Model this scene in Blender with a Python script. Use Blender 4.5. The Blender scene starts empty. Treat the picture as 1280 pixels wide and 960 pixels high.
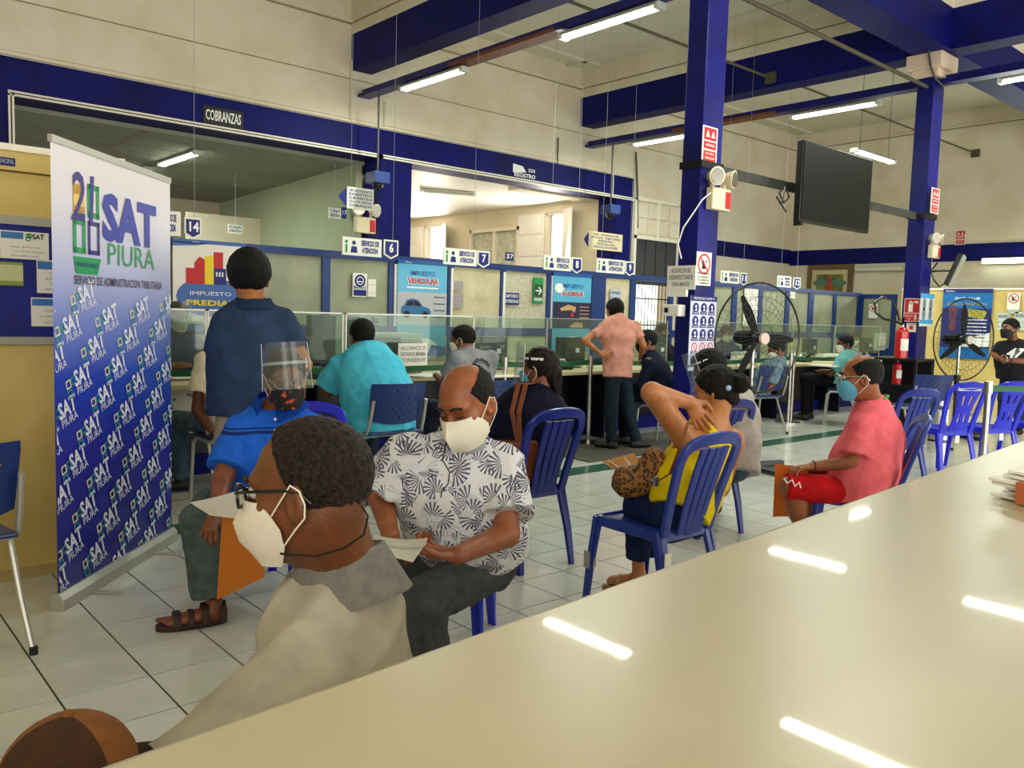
import bpy, bmesh, math, random
import numpy as np
from mathutils import Vector, Matrix
PI = math.pi
random.seed(7)
sc = bpy.context.scene
col = sc.collection

# ---------------------------------------------------------------- camera
YAW, PITCH, ROLL, FPX, CAMH = math.radians(48.676), math.radians(-4.834), math.radians(1.689), 1041.4, 1.345
_f = Vector((math.cos(YAW)*math.cos(PITCH), math.sin(YAW)*math.cos(PITCH), math.sin(PITCH)))
_r = Vector((math.sin(YAW), -math.cos(YAW), 0.0)); _u = _r.cross(_f)
_cr, _sr = math.cos(ROLL), math.sin(ROLL)
CR = _cr*_r + _sr*_u; CU = -_sr*_r + _cr*_u
cam_data = bpy.data.cameras.new('camera'); cam = bpy.data.objects.new('camera', cam_data); col.objects.link(cam)
cam.matrix_world = Matrix(((CR.x, CU.x, -_f.x, 0), (CR.y, CU.y, -_f.y, 0), (CR.z, CU.z, -_f.z, CAMH), (0, 0, 0, 1)))
cam_data.sensor_width = 36.0; cam_data.lens = FPX*36.0/1280.0; cam_data.clip_start = 0.02; cam_data.clip_end = 200
sc.camera = cam

# ---------------------------------------------------------------- world, light, exposure
sc.view_settings.view_transform = 'Standard'; sc.view_settings.look = 'None'
sc.view_settings.exposure = 0.66; sc.view_settings.gamma = 1.0; sc.view_settings.use_curve_mapping = False
w = bpy.data.worlds.new('world'); sc.world = w; w.use_nodes = True
bg = w.node_tree.nodes['Background']; bg.inputs[0].default_value = (1.0, 0.985, 0.93, 1); bg.inputs[1].default_value = 1.5

def area_light(name, loc, target, sx, sy, power, color):
    d = bpy.data.lights.new(name, 'AREA'); d.shape = 'RECTANGLE'; d.size = sx; d.size_y = sy; d.energy = power; d.color = color
    o = bpy.data.objects.new(name, d); col.objects.link(o); o.location = loc
    o.rotation_euler = (Vector(target)-Vector(loc)).to_track_quat('-Z', 'Y').to_euler()
    return o
# daylight through the street doors (behind and to the left of the camera)
area_light('street_door_daylight', (-2.6, -2.3, 1.9), (3, 4, 1.2), 3.0, 3.2, 105, (1.0, 0.95, 0.86))
area_light('street_door_daylight', (4.5, -2.6, 2.0), (5, 4, 1.0), 4.5, 3.0, 112, (1.0, 0.96, 0.88))
area_light('street_door_daylight', (11.0, -2.6, 2.0), (10, 4, 1.0), 4.0, 3.0, 84, (0.95, 1.0, 0.92))

# daylight through the side windows of the bright office
area_light('office_window_daylight', (11.3, 11.85, 2.6), (9, 12.0, 2.4), .5, 1.4, 60, (1.0, .93, .80))
area_light('office_window_daylight', (11.3, 15.9, 2.6), (9, 15.5, 2.4), .7, 1.4, 60, (1.0, .93, .80))
# ---------------------------------------------------------------- small helpers
def ray(x, y):
    return CR*((x-640)/FPX) - CU*((y-480)/FPX) + _f
CAM = Vector((0, 0, CAMH))
def on_z(x, y, z=0.0):
    d = ray(x, y); return CAM + d*((z-CAMH)/d.z)
def on_y(x, y, Y):
    d = ray(x, y); return CAM + d*(Y/d.y)
def on_x(x, y, X):
    d = ray(x, y); return CAM + d*(X/d.x)

def lin(h):
    h = h.lstrip('#'); c = [int(h[i:i+2], 16)/255 for i in (0, 2, 4)]
    return tuple((v/12.92 if v <= .04045 else ((v+.055)/1.055)**2.4) for v in c) + (1.0,)
MATS = {}
def mat(name, hexc='#888888', rough=.6, metal=0.0, spec=.5, noise=0.0, nscale=8.0, bump=0.0, bscale=40.0, emit=None, estr=1.0, alpha=None, coat=0.0, hex2=None):
    if name in MATS: return MATS[name]
    m = bpy.data.materials.new(name); m.use_nodes = True; nt = m.node_tree; b = nt.nodes['Principled BSDF']
    c = lin(hexc)
    b.inputs['Base Color'].default_value = c; b.inputs['Roughness'].default_value = rough; b.inputs['Metallic'].default_value = metal
    b.inputs['Specular IOR Level'].default_value = spec; b.inputs['Coat Weight'].default_value = coat
    if noise > 0 or bump > 0:
        tc = nt.nodes.new('ShaderNodeTexCoord')
    if noise > 0:
        n = nt.nodes.new('ShaderNodeTexNoise'); n.inputs['Scale'].default_value = nscale; n.inputs['Detail'].default_value = 6
        nt.links.new(tc.outputs['Object'], n.inputs['Vector'])
        r = nt.nodes.new('ShaderNodeMix'); r.data_type = 'RGBA'
        c2 = lin(hex2) if hex2 else tuple(v*(1-noise) for v in c[:3])+(1,)
        r.inputs[6].default_value = c2; r.inputs[7].default_value = c
        mr = nt.nodes.new('ShaderNodeMapRange'); mr.inputs[1].default_value = .35; mr.inputs[2].default_value = .62
        nt.links.new(n.outputs['Fac'], mr.inputs[0]); nt.links.new(mr.outputs[0], r.inputs[0]); nt.links.new(r.outputs[2], b.inputs['Base Color'])
    if bump > 0:
        n2 = nt.nodes.new('ShaderNodeTexNoise'); n2.inputs['Scale'].default_value = bscale; n2.inputs['Detail'].default_value = 4
        nt.links.new(tc.outputs['Object'], n2.inputs['Vector'])
        bp = nt.nodes.new('ShaderNodeBump'); bp.inputs['Strength'].default_value = bump; bp.inputs['Distance'].default_value = .02
        nt.links.new(n2.outputs['Fac'], bp.inputs['Height']); nt.links.new(bp.outputs[0], b.inputs['Normal'])
    if emit:
        b.inputs['Emission Color'].default_value = lin(emit); b.inputs['Emission Strength'].default_value = estr
    if alpha is not None:
        b.inputs['Alpha'].default_value = alpha
    MATS[name] = m; return m
def glass_mat(name, tint='#dfeee6', gloss=.10, haze=0.0):
    if name in MATS: return MATS[name]
    m = bpy.data.materials.new(name); m.use_nodes = True; nt = m.node_tree; nt.nodes.clear()
    out = nt.nodes.new('ShaderNodeOutputMaterial'); t = nt.nodes.new('ShaderNodeBsdfTransparent'); g = nt.nodes.new('ShaderNodeBsdfGlossy')
    t.inputs[0].default_value = lin(tint); g.inputs['Roughness'].default_value = .03
    lw = nt.nodes.new('ShaderNodeLayerWeight'); lw.inputs['Blend'].default_value = .5; pw_ = nt.nodes.new('ShaderNodeMath'); pw_.operation = 'POWER'; pw_.inputs[1].default_value = 4.0; nt.links.new(lw.outputs['Facing'], pw_.inputs[0]); f = nt.nodes.new('ShaderNodeMath'); f.operation = 'MULTIPLY_ADD'; f.inputs[1].default_value = .35; f.inputs[2].default_value = .025; nt.links.new(pw_.outputs[0], f.inputs[0])
    mx = nt.nodes.new('ShaderNodeMixShader'); nt.links.new(t.outputs[0], mx.inputs[1]); nt.links.new(g.outputs[0], mx.inputs[2])
    if haze > 0:
        d = nt.nodes.new('ShaderNodeBsdfDiffuse'); d.inputs[0].default_value = lin('#cfd8cf'); m2 = nt.nodes.new('ShaderNodeMixShader'); m2.inputs[0].default_value = haze
        nt.links.new(t.outputs[0], m2.inputs[1]); nt.links.new(d.outputs[0], m2.inputs[2]); nt.links.new(m2.outputs[0], mx.inputs[1])
    nt.links.new(f.outputs[0], mx.inputs[0]); nt.links.new(mx.outputs[0], out.inputs[0])
    MATS[name] = m; return m

def tag(o, label=None, cat=None, group=None, kind=None):
    if label: o['label'] = label
    if cat: o['category'] = cat
    if group: o['group'] = group
    if kind: o['kind'] = kind
    return o
def link(name, me, parent=None, m=None):
    o = bpy.data.objects.new(name, me); col.objects.link(o)
    if parent: o.parent = parent
    if m is not None:
        me.materials.clear(); me.materials.append(m)
    return o
def empty(name, loc, rz=0, label=None, cat=None, group=None):
    o = bpy.data.objects.new(name, None); col.objects.link(o); o.location = loc; o.rotation_euler = (0, 0, rz); o.empty_display_size = .1
    return tag(o, label, cat, group)

class MB:
    """collects shapes into one bmesh"""
    def __init__(s): s.bm = bmesh.new()
    def box(s, x0, x1, y0, y1, z0, z1, bevel=0.0, M=None):
        g = bmesh.ops.create_cube(s.bm, size=1.0); vs = g['verts']
        S = Matrix.Translation(((x0+x1)/2, (y0+y1)/2, (z0+z1)/2)) @ Matrix.Diagonal((abs(x1-x0), abs(y1-y0), abs(z1-z0), 1))
        if M is not None: S = M @ S
        bmesh.ops.transform(s.bm, matrix=S, verts=vs)
        if bevel > 0:
            es = list({e for v in vs for e in v.link_edges})
            bmesh.ops.bevel(s.bm, geom=es, offset=bevel, segments=2, affect='EDGES', profile=.6)
        return s
    def cyl(s, a, b, r, r2=None, n=12, caps=True):
        a, b = Vector(a), Vector(b); d = b-a; L = d.length
        g = bmesh.ops.create_cone(s.bm, cap_ends=caps, segments=n, radius1=r, radius2=r if r2 is None else r2, depth=L)
        M = Matrix.Translation((a+b)/2) @ d.to_track_quat('Z', 'Y').to_matrix().to_4x4()
        bmesh.ops.transform(s.bm, matrix=M, verts=g['verts']); return s
    def sph(s, c, rx, ry=None, rz=None, n=12):
        ry = rx if ry is None else ry; rz = rx if rz is None else rz
        g = bmesh.ops.create_uvsphere(s.bm, u_segments=n, v_segments=max(6, n*2//3), radius=1.0)
        bmesh.ops.transform(s.bm, matrix=Matrix.Translation(c) @ Matrix.Diagonal((rx, ry, rz, 1)), verts=g['verts']); return s
    def tube(s, pts, r, n=8, closed=False, radii=None, flat=None):
        """sweep a circle (or flat=(w,t) rectangle-like oval) along pts"""
        P = [Vector(p) for p in pts]; N = len(P); rings = []; prev = None
        for i in range(N):
            if closed: t = P[(i+1) % N]-P[i-1]
            else: t = P[min(i+1, N-1)]-P[max(i-1, 0)]
            t.normalize()
            if prev is None:
                a = Vector((0, 0, 1)) if abs(t.z) < .9 else Vector((1, 0, 0)); u = t.cross(a).normalized()
            else: u = (prev-t*prev.dot(t)).normalized()
            prev = u; v = t.cross(u); rr = radii[i] if radii else r
            rings.append([s.bm.verts.new(P[i]+u*math.cos(2*PI*k/n)*rr+v*math.sin(2*PI*k/n)*rr) for k in range(n)])
        m = N if closed else N-1
        for i in range(m):
            A, B = rings[i], rings[(i+1) % N]
            for k in range(n): s.bm.faces.new((A[k], A[(k+1) % n], B[(k+1) % n], B[k]))
        if not closed:
            s.bm.faces.new(rings[0][::-1]); s.bm.faces.new(rings[-1])
        return s
    def strip(s, pts, side, w, t, ws=None):
        """rectangular bar along pts; side = width direction"""
        P = [Vector(p) for p in pts]; S = Vector(side).normalized(); N = len(P); rings = []
        for i in range(N):
            d = (P[min(i+1, N-1)]-P[max(i-1, 0)]).normalized(); n_ = d.cross(S).normalized(); ww = (ws[i] if ws else w)/2
            c = min(t, 2*ww)*.25
            prof = [(-ww, -t/2+c), (-ww+c, -t/2), (ww-c, -t/2), (ww, -t/2+c), (ww, t/2-c), (ww-c, t/2), (-ww+c, t/2), (-ww, t/2-c)]
            rings.append([s.bm.verts.new(P[i]+S*a+n_*b) for a, b in prof])
        for i in range(N-1):
            for k in range(8): s.bm.faces.new((rings[i][k], rings[i][(k+1) % 8], rings[i+1][(k+1) % 8], rings[i+1][k]))
        s.bm.faces.new(rings[0][::-1]); s.bm.faces.new(rings[-1]); return s
    def quad(s, *ps):
        s.bm.faces.new([s.bm.verts.new(p) for p in ps]); return s
    def prism(s, poly, y0, y1, M=None):
        """polygon in x,z extruded along y"""
        A = [s.bm.verts.new((M @ Vector((x, y0, z))) if M else (x, y0, z)) for x, z in poly]
        B = [s.bm.verts.new((M @ Vector((x, y1, z))) if M else (x, y1, z)) for x, z in poly]
        n = len(poly); s.bm.faces.new(A); s.bm.faces.new(B[::-1])
        for k in range(n): s.bm.faces.new((A[k], B[k], B[(k+1) % n], A[(k+1) % n]))
        return s
    def mesh(s, name, m=None, smooth=False):
        bmesh.ops.recalc_face_normals(s.bm, faces=s.bm.faces)
        me = bpy.data.meshes.new(name); s.bm.to_mesh(me); s.bm.free()
        if m: me.materials.append(m)
        if smooth:
            me.polygons.foreach_set('use_smooth', [True]*len(me.polygons))
            me.set_sharp_from_angle(angle=math.radians(40))
        return me
    def obj(s, name, m, parent=None, smooth=False, loc=None, rot=None):
        o = link(name, s.mesh(name, m, smooth), parent)
        if loc is not None: o.location = loc
        if rot is not None: o.rotation_euler = rot
        return o
def copy_tree(o, parent=None):
    c = o.copy(); col.objects.link(c)
    if parent is not None: c.parent = parent
    for ch in list(o.children): copy_tree(ch, c)
    return c
def B(name, m, x0, x1, y0, y1, z0, z1, parent=None, bevel=0.0, kind=None):
    o = MB().box(x0, x1, y0, y1, z0, z1, bevel).obj(name, m, parent)
    if kind: o['kind'] = kind
    return o

# lettering: flat print made from Blender's built-in font
_tx = {}
def text_mesh(body, size=1.0, bold=0.0, align='CENTER', shear=0.0, ext=0.0, space=1.0):
    key = (body, bold, align, shear, ext, space)
    if key not in _tx:
        cu = bpy.data.curves.new('t', 'FONT'); cu.body = body; cu.size = 1.0; cu.offset = bold; cu.align_x = align; cu.align_y = 'CENTER'
        cu.shear = shear; cu.extrude = ext; cu.resolution_u = 2; cu.space_character = space; cu.space_line = .85
        o = bpy.data.objects.new('t', cu); me = bpy.data.meshes.new_from_object(o)
        n = len(me.vertices); co = np.empty(n*3, np.float32); me.vertices.foreach_get('co', co); co = co.reshape(-1, 3)
        fs = [tuple(p.vertices) for p in me.polygons]
        bpy.data.objects.remove(o); bpy.data.curves.remove(cu); bpy.data.meshes.remove(me)
        _tx[key] = (co, fs)
    return _tx[key]
class Print:
    """flat print gathered into one mesh in a board's own x (right), y (up) frame"""
    def __init__(s): s.v = []; s.f = []; s.n = 0
    def add(s, co, fs):
        co = np.asarray(co, float); s.v.append(co); s.f += [tuple(i+s.n for i in f) for f in fs]; s.n += len(co); return s
    def text(s, body, x, y, size, width=None, bold=.012, rot=0.0, align='CENTER', z=.002, shear=0.0, sy=1.0):
        co, fs = text_mesh(body, bold=bold, align=align, shear=shear)
        if len(co) == 0: return s
        co = co*size; co[:, 1] *= sy
        if width:
            wd = co[:, 0].max()-co[:, 0].min()
            if wd > 0: co[:, 0] *= width/wd
        c, q = math.cos(rot), math.sin(rot); o = co.copy()
        o[:, 0] = co[:, 0]*c-co[:, 1]*q+x; o[:, 1] = co[:, 0]*q+co[:, 1]*c+y; o[:, 2] = z
        return s.add(o, fs)
    def rect(s, x0, x1, y0, y1, z=.0015):
        return s.add([(x0, y0, z), (x1, y0, z), (x1, y1, z), (x0, y1, z)], [(0, 1, 2, 3)])
    def poly(s, pts, z=.0015):
        return s.add([(x, y, z) for x, y in pts], [tuple(range(len(pts)))])
    def disc(s, x, y, r, ry=None, z=.0018, n=20):
        return s.poly([(x+r*math.cos(2*PI*k/n), y+(ry or r)*math.sin(2*PI*k/n)) for k in range(n)], z)
    def ring(s, x, y, r0, r1, z=.0018, n=28, a0=0.0, a1=2*PI):
        v = []; f = []
        for k in range(n+1):
            a = a0+(a1-a0)*k/n; v += [(x+r0*math.cos(a), y+r0*math.sin(a), z), (x+r1*math.cos(a), y+r1*math.sin(a), z)]
        for k in range(n): f.append((2*k, 2*k+1, 2*k+3, 2*k+2))
        return s.add(v, f)
    def line(s, x0, y0, x1, y1, t, z=.002):
        d = math.hypot(x1-x0, y1-y0); nx, ny = -(y1-y0)/d*t/2, (x1-x0)/d*t/2
        return s.poly([(x0-nx, y0-ny), (x1-nx, y1-ny), (x1+nx, y1+ny), (x0+nx, y0+ny)], z)
    def obj(s, name, m, parent, M=None):
        if s.n == 0: return None
        me = bpy.data.meshes.new(name); v = np.concatenate(s.v)
        me.from_pydata([tuple(p) for p in v], [], s.f); me.materials.append(m)
        o = link(name, me, parent)
        if M is not None: o.matrix_local = M
        if not any(k in name for k in ('lettering', 'number', 'logo_text', 'badge')): o['kind'] = 'stuff'
        return o
def frame_of(center, right, up=(0, 0, 1)):
    r = Vector(right).normalized(); u = Vector(up).normalized(); n = r.cross(u)
    return Matrix(((r.x, u.x, n.x, center[0]), (r.y, u.y, n.y, center[1]), (r.z, u.z, n.z, center[2]), (0, 0, 0, 1)))
def board(name, label, cat, center, right, w_, h_, m, thick=.008, group=None, outline=None, parent=None):
    """flat sheet, its front face in its own z=0 plane"""
    mb = MB()
    if outline:
        A = [mb.bm.verts.new((x, y, 0)) for x, y in outline]; Bv = [mb.bm.verts.new((x, y, -thick)) for x, y in outline]; n = len(outline)
        mb.bm.faces.new(A); mb.bm.faces.new(Bv[::-1])
        for k in range(n): mb.bm.faces.new((A[k], Bv[k], Bv[(k+1) % n], A[(k+1) % n]))
    else: mb.box(-w_/2, w_/2, -h_/2, h_/2, -thick, 0)
    o = mb.obj(name, m, parent); o.matrix_world = frame_of(center, right)
    return tag(o, label, cat, group)
def px_rect_y(x0, y0, x1, y1, Y):
    """centre, width, height of a board on the plane y=Y from two opposite pixel corners (both measured at mid width)"""
    a = on_y(x0, (y0+y1)/2, Y); b = on_y(x1, (y0+y1)/2, Y); xm = (x0+x1)/2
    t = on_y(xm, y0, Y).z; q = on_y(xm, y1, Y).z
    return Vector(((a.x+b.x)/2, Y, (t+q)/2)), abs(b.x-a.x), abs(t-q)
def px_rect_x(x0, y0, x1, y1, X):
    a = on_x(x0, (y0+y1)/2, X); b = on_x(x1, (y0+y1)/2, X); xm = (x0+x1)/2
    t = on_x(xm, y0, X).z; q = on_x(xm, y1, X).z
    return Vector((X, (a.y+b.y)/2, (t+q)/2)), abs(b.y-a.y), abs(t-q)
RX = (1, 0, 0); RY = (0, -1, 0)

# ---------------------------------------------------------------- setting
M_wall = mat('wall_cream', '#e7decb', .75, noise=.09, nscale=1.6, hex2='#dacfb4', bump=.05, bscale=14)
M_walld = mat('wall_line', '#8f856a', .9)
M_ceil = mat('ceiling_cream', '#dfdac8', .8, noise=.08, nscale=1.0)
M_navy = mat('navy_paint', '#060a68', .6, spec=.2, noise=.25, nscale=2.5, hex2='#040750', bump=.04, bscale=20)
M_navyg = mat('navy_gloss_paint', '#0d1178', .38, spec=.35, noise=.2, nscale=3, hex2='#090c58', bump=.05, bscale=18)
M_yellow = mat('yellow_panel', '#dcc478', .55, noise=.16, nscale=3.0, hex2='#cdb166', bump=.02, bscale=30)
M_trim = mat('white_trim', '#efe9d8', .5)
M_aluframe = mat('grey_trim', '#a9a99c', .45)
M_blueframe = mat('blue_frame', '#0a3378', .4)
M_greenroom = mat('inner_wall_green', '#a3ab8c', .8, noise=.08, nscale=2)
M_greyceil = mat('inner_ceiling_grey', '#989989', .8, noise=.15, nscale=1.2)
M_white = mat('white_paint', '#f0eee6', .5)
M_roomwall = mat('inner_wall_white', '#e8dcc2', .8, noise=.07, nscale=2)
M_counter = mat('counter_cream', '#c3b998', .32, noise=.03, nscale=3, hex2='#bbb190', coat=.35)
M_dark = mat('dark_blue_laminate', '#030518', .4)
M_black = mat('black_plastic', '#0a0a0c', .35)
M_chrome = mat('brushed_steel', '#c9c7c2', .25, metal=1.0)
M_alu = mat('painted_aluminium', '#b9b8b0', .35, metal=.6)
M_cable = mat('cable_grey', '#4b4a44', .6)
M_conduit = mat('conduit_brown', '#544c3c', .7)
M_brown = mat('bare_wood', '#7a4326', .6, noise=.3, nscale=12)
M_print_navy = mat('print_navy', '#0d1c78', .6); M_print_black = mat('print_black', '#17171b', .6); M_print_white = mat('print_white', '#f4f4f2', .6)
M_print_red = mat('print_red', '#c81c22', .6); M_print_green = mat('print_green', '#11924a', .6); M_print_grey = mat('print_grey', '#7d8188', .6)
M_print_sky = mat('print_sky_blue', '#2f9fdb', .5); M_print_yellow = mat('print_yellow', '#f0d51c', .6); M_print_teal = mat('print_teal', '#3fae9b', .6)
M_paper = mat('paper_white', '#eceae0', .7); M_sign = mat('sign_white', '#eeeee4', .45)
M_glass = glass_mat('clear_glass', '#e6efe6')
M_acr = glass_mat('acrylic', '#dfeae2', haze=.06)
M_visor = glass_mat('visor_film', '#e2e8ea', haze=.10)

# floor: grout slab, tiles one by one near the camera, joined beyond
M_grout = mat('floor_grout', '#3f3b2e', .9)
M_tile = mat('floor_tile', '#d4d6cf', .16, noise=.10, nscale=3.5, hex2='#c6c9c1', coat=.1)
M_tileg = mat('floor_tile_green', '#436b5b', .18, noise=.2, nscale=3)
floor = B('floor', M_grout, -4.2, 18.2, -3.2, 18.2, -.15, -.004, kind='structure')
TX, TY, TS, GR = .964, 3.335, .30, .0075
S0, S1 = 4.86, 5.11
tile_me = MB().box(GR/2, TS-GR/2, GR/2, TS-GR/2, -.004, 0.0).mesh('tile', M_tile)
tmb_far = MB(); tiles = []
def prj(p):
    d = Vector(p)-CAM; z = d.dot(_f); return (640+FPX*d.dot(CR)/z, 480-FPX*d.dot(CU)/z, z) if z > .05 else (0, 0, -1)
ix = int((-4.0-TX)/TS)
rows = []
for j in range(-21, 25):
    y0 = TY+j*TS
    if y0 < S0: y1 = min(y0+TS, S0)
    else: continue
    rows.append((y0, y1))
y = S1
while y < 10.2: rows.append((y, min(y+TS, 10.29))); y += TS
for (y0, y1) in rows:
    for i in range(ix, 46):
        x0 = TX+i*TS
        if x0 < -3.9 or x0 > 17.1: continue
        ps = [prj((x0+a, y0+b, 0)) for a, b in ((0, 0), (TS, 0), (TS, y1-y0), (0, y1-y0))]
        if min(p[2] for p in ps) <= .3: vis = 0
        else:
            vis = abs(sum(ps[k][0]*ps[(k+1) % 4][1]-ps[(k+1) % 4][0]*ps[k][1] for k in range(4)))/2
            cx = sum(p[0] for p in ps)/4; cy = sum(p[1] for p in ps)/4
            edge = 772-.333*(cx-700)
            if not (-20 < cx < 1300 and cy < min(970, edge+25)): vis = 0
        tiles.append((vis, x0, y0, y1))
tiles.sort(reverse=True)
for n, (v, x0, y0, y1) in enumerate(tiles):
    if n < 300 and v > 60 and abs(y1-y0-TS) < .001:
        o = link('tile', tile_me, floor); o.location = (x0, y0, random.uniform(-.0004, .0004))
    else: tmb_far.box(x0+GR/2, x0+TS-GR/2, y0+GR/2, y1-GR/2, -.004, 0)
tag(tmb_far.obj('tile_field', M_tile, floor), kind='stuff')
for i in range(ix, 46):
    x0 = TX+i*TS
    if x0 > 1.0: B('green_tile', M_tileg, x0+GR/2, x0+TS-GR/2, S0, S1-GR, -.004, 0.0005, floor)

B('ceiling', M_ceil, -4.2, 17.7, -3.2, 10.5, 5.53, 5.7, kind='structure')
# main wall towards the counters
W = MB(); W.box(-4, 17.6, 10.3, 10.7, 3.87, 5.53); W.box(11.86, 11.97, 10.3, 10.7, 0, 3.87); W.box(13.2, 17.6, 10.3, 10.7, 0, 3.87)
W.box(11.97, 13.2, 10.3, 10.7, 2.8, 3.87); W.box(11.97, 13.2, 10.3, 10.7, 0, .35)
wall = tag(W.obj('wall_back', M_wall), kind='structure')
bandm = MB().box(-4, 11.86, 10.27, 10.7, 3.47, 3.87).box(-4, 1.93, 10.27, 10.7, 0, 3.47).box(6.44, 6.97, 10.27, 10.7, 0, 3.47).box(11.4, 11.86, 10.27, 10.7, 0, 3.47)
bandm.obj('blue_band', M_navy, wall); B('blue_band', M_navy, 13.5, 17.4, 10.28, 10.3, 2.66, 2.97, wall)
for z, t in ((3.90, .035), (3.95, .02)): B('moulding', M_wall, -4, 11.9, 10.3-t, 10.3, z-.012, z+.012, wall)
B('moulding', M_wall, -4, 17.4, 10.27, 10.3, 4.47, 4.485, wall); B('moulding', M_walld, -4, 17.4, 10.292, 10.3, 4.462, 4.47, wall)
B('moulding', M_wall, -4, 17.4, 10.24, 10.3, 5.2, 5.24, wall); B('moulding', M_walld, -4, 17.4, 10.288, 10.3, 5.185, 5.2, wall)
B('moulding', M_ceil, -4, 17.4, 9.85, 9.93, 5.49, 5.53, wall)
tr = MB()
for a, b in ((1.93, 6.47), (6.44, 11.86)):
    tr.box(a-.06, b, 10.24, 10.27, 3.47, 3.49).box(a-.06, b, 10.25, 10.27, 3.505, 3.525)
tr.box(1.87, 1.89, 10.24, 10.27, 2.9, 3.525).box(1.905, 1.925, 10.24, 10.27, 2.9, 3.49)
tag(tr.obj('trim_1', M_trim), kind='structure')
# right wall
wr = B('wall_right', M_wall, 17.4, 17.6, -3, 10.3, 0, 5.53, kind='structure')
B('blue_band', M_navy, 17.38, 17.4, -3, 10.3, 2.62, 2.95, wr)
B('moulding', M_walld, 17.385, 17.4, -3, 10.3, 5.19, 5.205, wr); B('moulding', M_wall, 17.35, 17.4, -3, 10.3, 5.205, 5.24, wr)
B('wall_far_left', M_wall, -4.2, -4, -3, 10.7, 0, 5.53, kind='structure')
wf = MB().box(-4, 17.6, -3.2, -3, 3.3, 5.53)
for a, b in ((-4, -3), (.6, 2.2), (6.2, 8.2), (12.2, 13.6), (16.6, 17.6)): wf.box(a, b, -3.2, -3, 0, 3.3)
tag(wf.obj('wall_front', M_wall), kind='structure')
# beams
for X0, X1 in ((5.96, 6.27), (10.43, 10.75)):
    bb = MB().box(X0, X1, -3, 10.27, 4.58, 5.05); o = tag(bb.obj('beam', M_navy), 'deep navy painted ceiling beam running to the back wall, ' + ('left one nearer the banner' if X0 < 8 else 'right one above the farther column'), 'beam', kind='structure')
    B('beam_top', M_wall, X0, X1, -3, 10.3, 5.05, 5.53, o)
    for sx in (-1, 1):
        xx = X0-.4 if sx < 0 else X1+.32
        B('moulding', M_ceil, xx, xx+.08, -3, 10.3, 5.49, 5.53, o); xx = X0-.012 if sx < 0 else X1
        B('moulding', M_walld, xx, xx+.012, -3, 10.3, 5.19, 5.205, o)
o = tag(MB().box(6.27, 10.43, 4.25, 4.65, 4.58, 5.05).box(10.75, 17.4, 4.25, 4.65, 4.58, 5.05).obj('beam', M_navy), 'cross beam over the two columns, parallel to the back wall', 'beam', kind='structure')
B('beam_top', M_wall, 6.27, 17.4, 4.25, 4.65, 5.05, 5.53, o)
# columns
def column(X0, X1, label):
    c = tag(MB().box(X0, X1, 4.416, 4.62, 0, 4.33, bevel=.012).obj('column', M_navyg), label, 'column', kind='structure')
    cp = MB().box(X0-.05, X1+.05, 4.36, 4.68, 4.31, 4.40, bevel=.01).box(X0-.10, X1+.10, 4.31, 4.73, 4.40, 4.58, bevel=.02)
    cp.obj('capital', mat('capital_pink', '#e3cdb6', .7), c)
    return c
col1 = column(5.96, 6.25, 'tall blue square column left of the television, covid notice on it')
col2 = column(10.45, 10.74, 'blue square column with cream capital behind the fire extinguisher')
# timber battens carrying the tubes
for n, X0 in enumerate((6.06, 10.55)):
    o = empty('lighting_batten', (X0+.09, 4.5, 4.24), 0, ('blue wooden batten along the left beam, brown unpainted middle' if n == 0 else 'blue wooden batten crossing the tops of both right-hand bays'), 'batten')
    for a, b, m in (((-3, 4.4, M_navyg), (4.62, 6.4, M_navyg), (6.4, 8.2, M_brown), (8.2, 10.27, M_navyg)) if n == 0 else ((-3, 4.4, M_navyg), (4.62, 6.6, M_navyg), (6.6, 8.4, M_brown), (8.4, 10.27, M_navyg))):
        B('batten_length', m, -.09, .09, a-4.5, b-4.5, 0, .04, o); B('batten_web', M_navyg, -.02, .04, a-4.5, b-4.5, .04, .11, o)

# left yellow partition with a fascia
wl = B('wall_left', M_yellow, -4, 1.28, 4.5, 4.62, 0, 1.93, kind='structure')
B('fascia', M_yellow, -4, 1.29, 4.46, 4.64, 1.935, 2.02, wl); B('ledge', M_trim, -4, 1.31, 4.44, 4.68, 2.02, 2.05, wl)
B('baseboard_left', mat('skirting_dirty', '#b3a063', .7), -4, 1.28, 4.488, 4.5, 0, .05, kind='structure')
# right yellow partition
wp = B('wall_partition_right', M_yellow, 14.0, 14.12, -3, 6.2, 0, 1.92, kind='structure')
B('ledge', M_trim, 13.98, 14.14, -3, 6.2, 1.92, 1.95, wp)

# inner offices
r1 = MB().box(-4, 6.9, 17, 17.2, 0, 3.6)
tag(r1.obj('wall_inner_back', M_roomwall), kind='structure')
sw = MB(); A_, B_ = Vector((6.30, 10.7, 0)), Vector((6.84, 17, 0))
for p, q in ((A_, B_),):
    v = [(p.x, p.y, 0), (q.x, q.y, 0), (q.x+.1, q.y, 0), (p.x+.1, p.y, 0)]
    lo = [sw.bm.verts.new(c) for c in v]; hi = [sw.bm.verts.new((c[0], c[1], 3.5)) for c in v]
    sw.bm.faces.new(lo); sw.bm.faces.new(hi[::-1])
    for k in range(4): sw.bm.faces.new((lo[k], hi[k], hi[(k+1) % 4], lo[(k+1) % 4]))
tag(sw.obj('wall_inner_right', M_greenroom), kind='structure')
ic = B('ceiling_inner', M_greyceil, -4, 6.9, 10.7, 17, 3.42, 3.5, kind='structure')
for k in range(9): B('ceiling_joint', mat('joint_grey', '#85867a', .8), -4, 6.5, 11.2+k*.62, 11.22+k*.62, 3.412, 3.42, ic)
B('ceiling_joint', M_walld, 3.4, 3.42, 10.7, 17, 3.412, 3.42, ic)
B('wall_inner_panel', M_roomwall, 5.3, 6.7, 14.6, 14.66, 1.0, 2.92, kind='structure')
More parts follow.
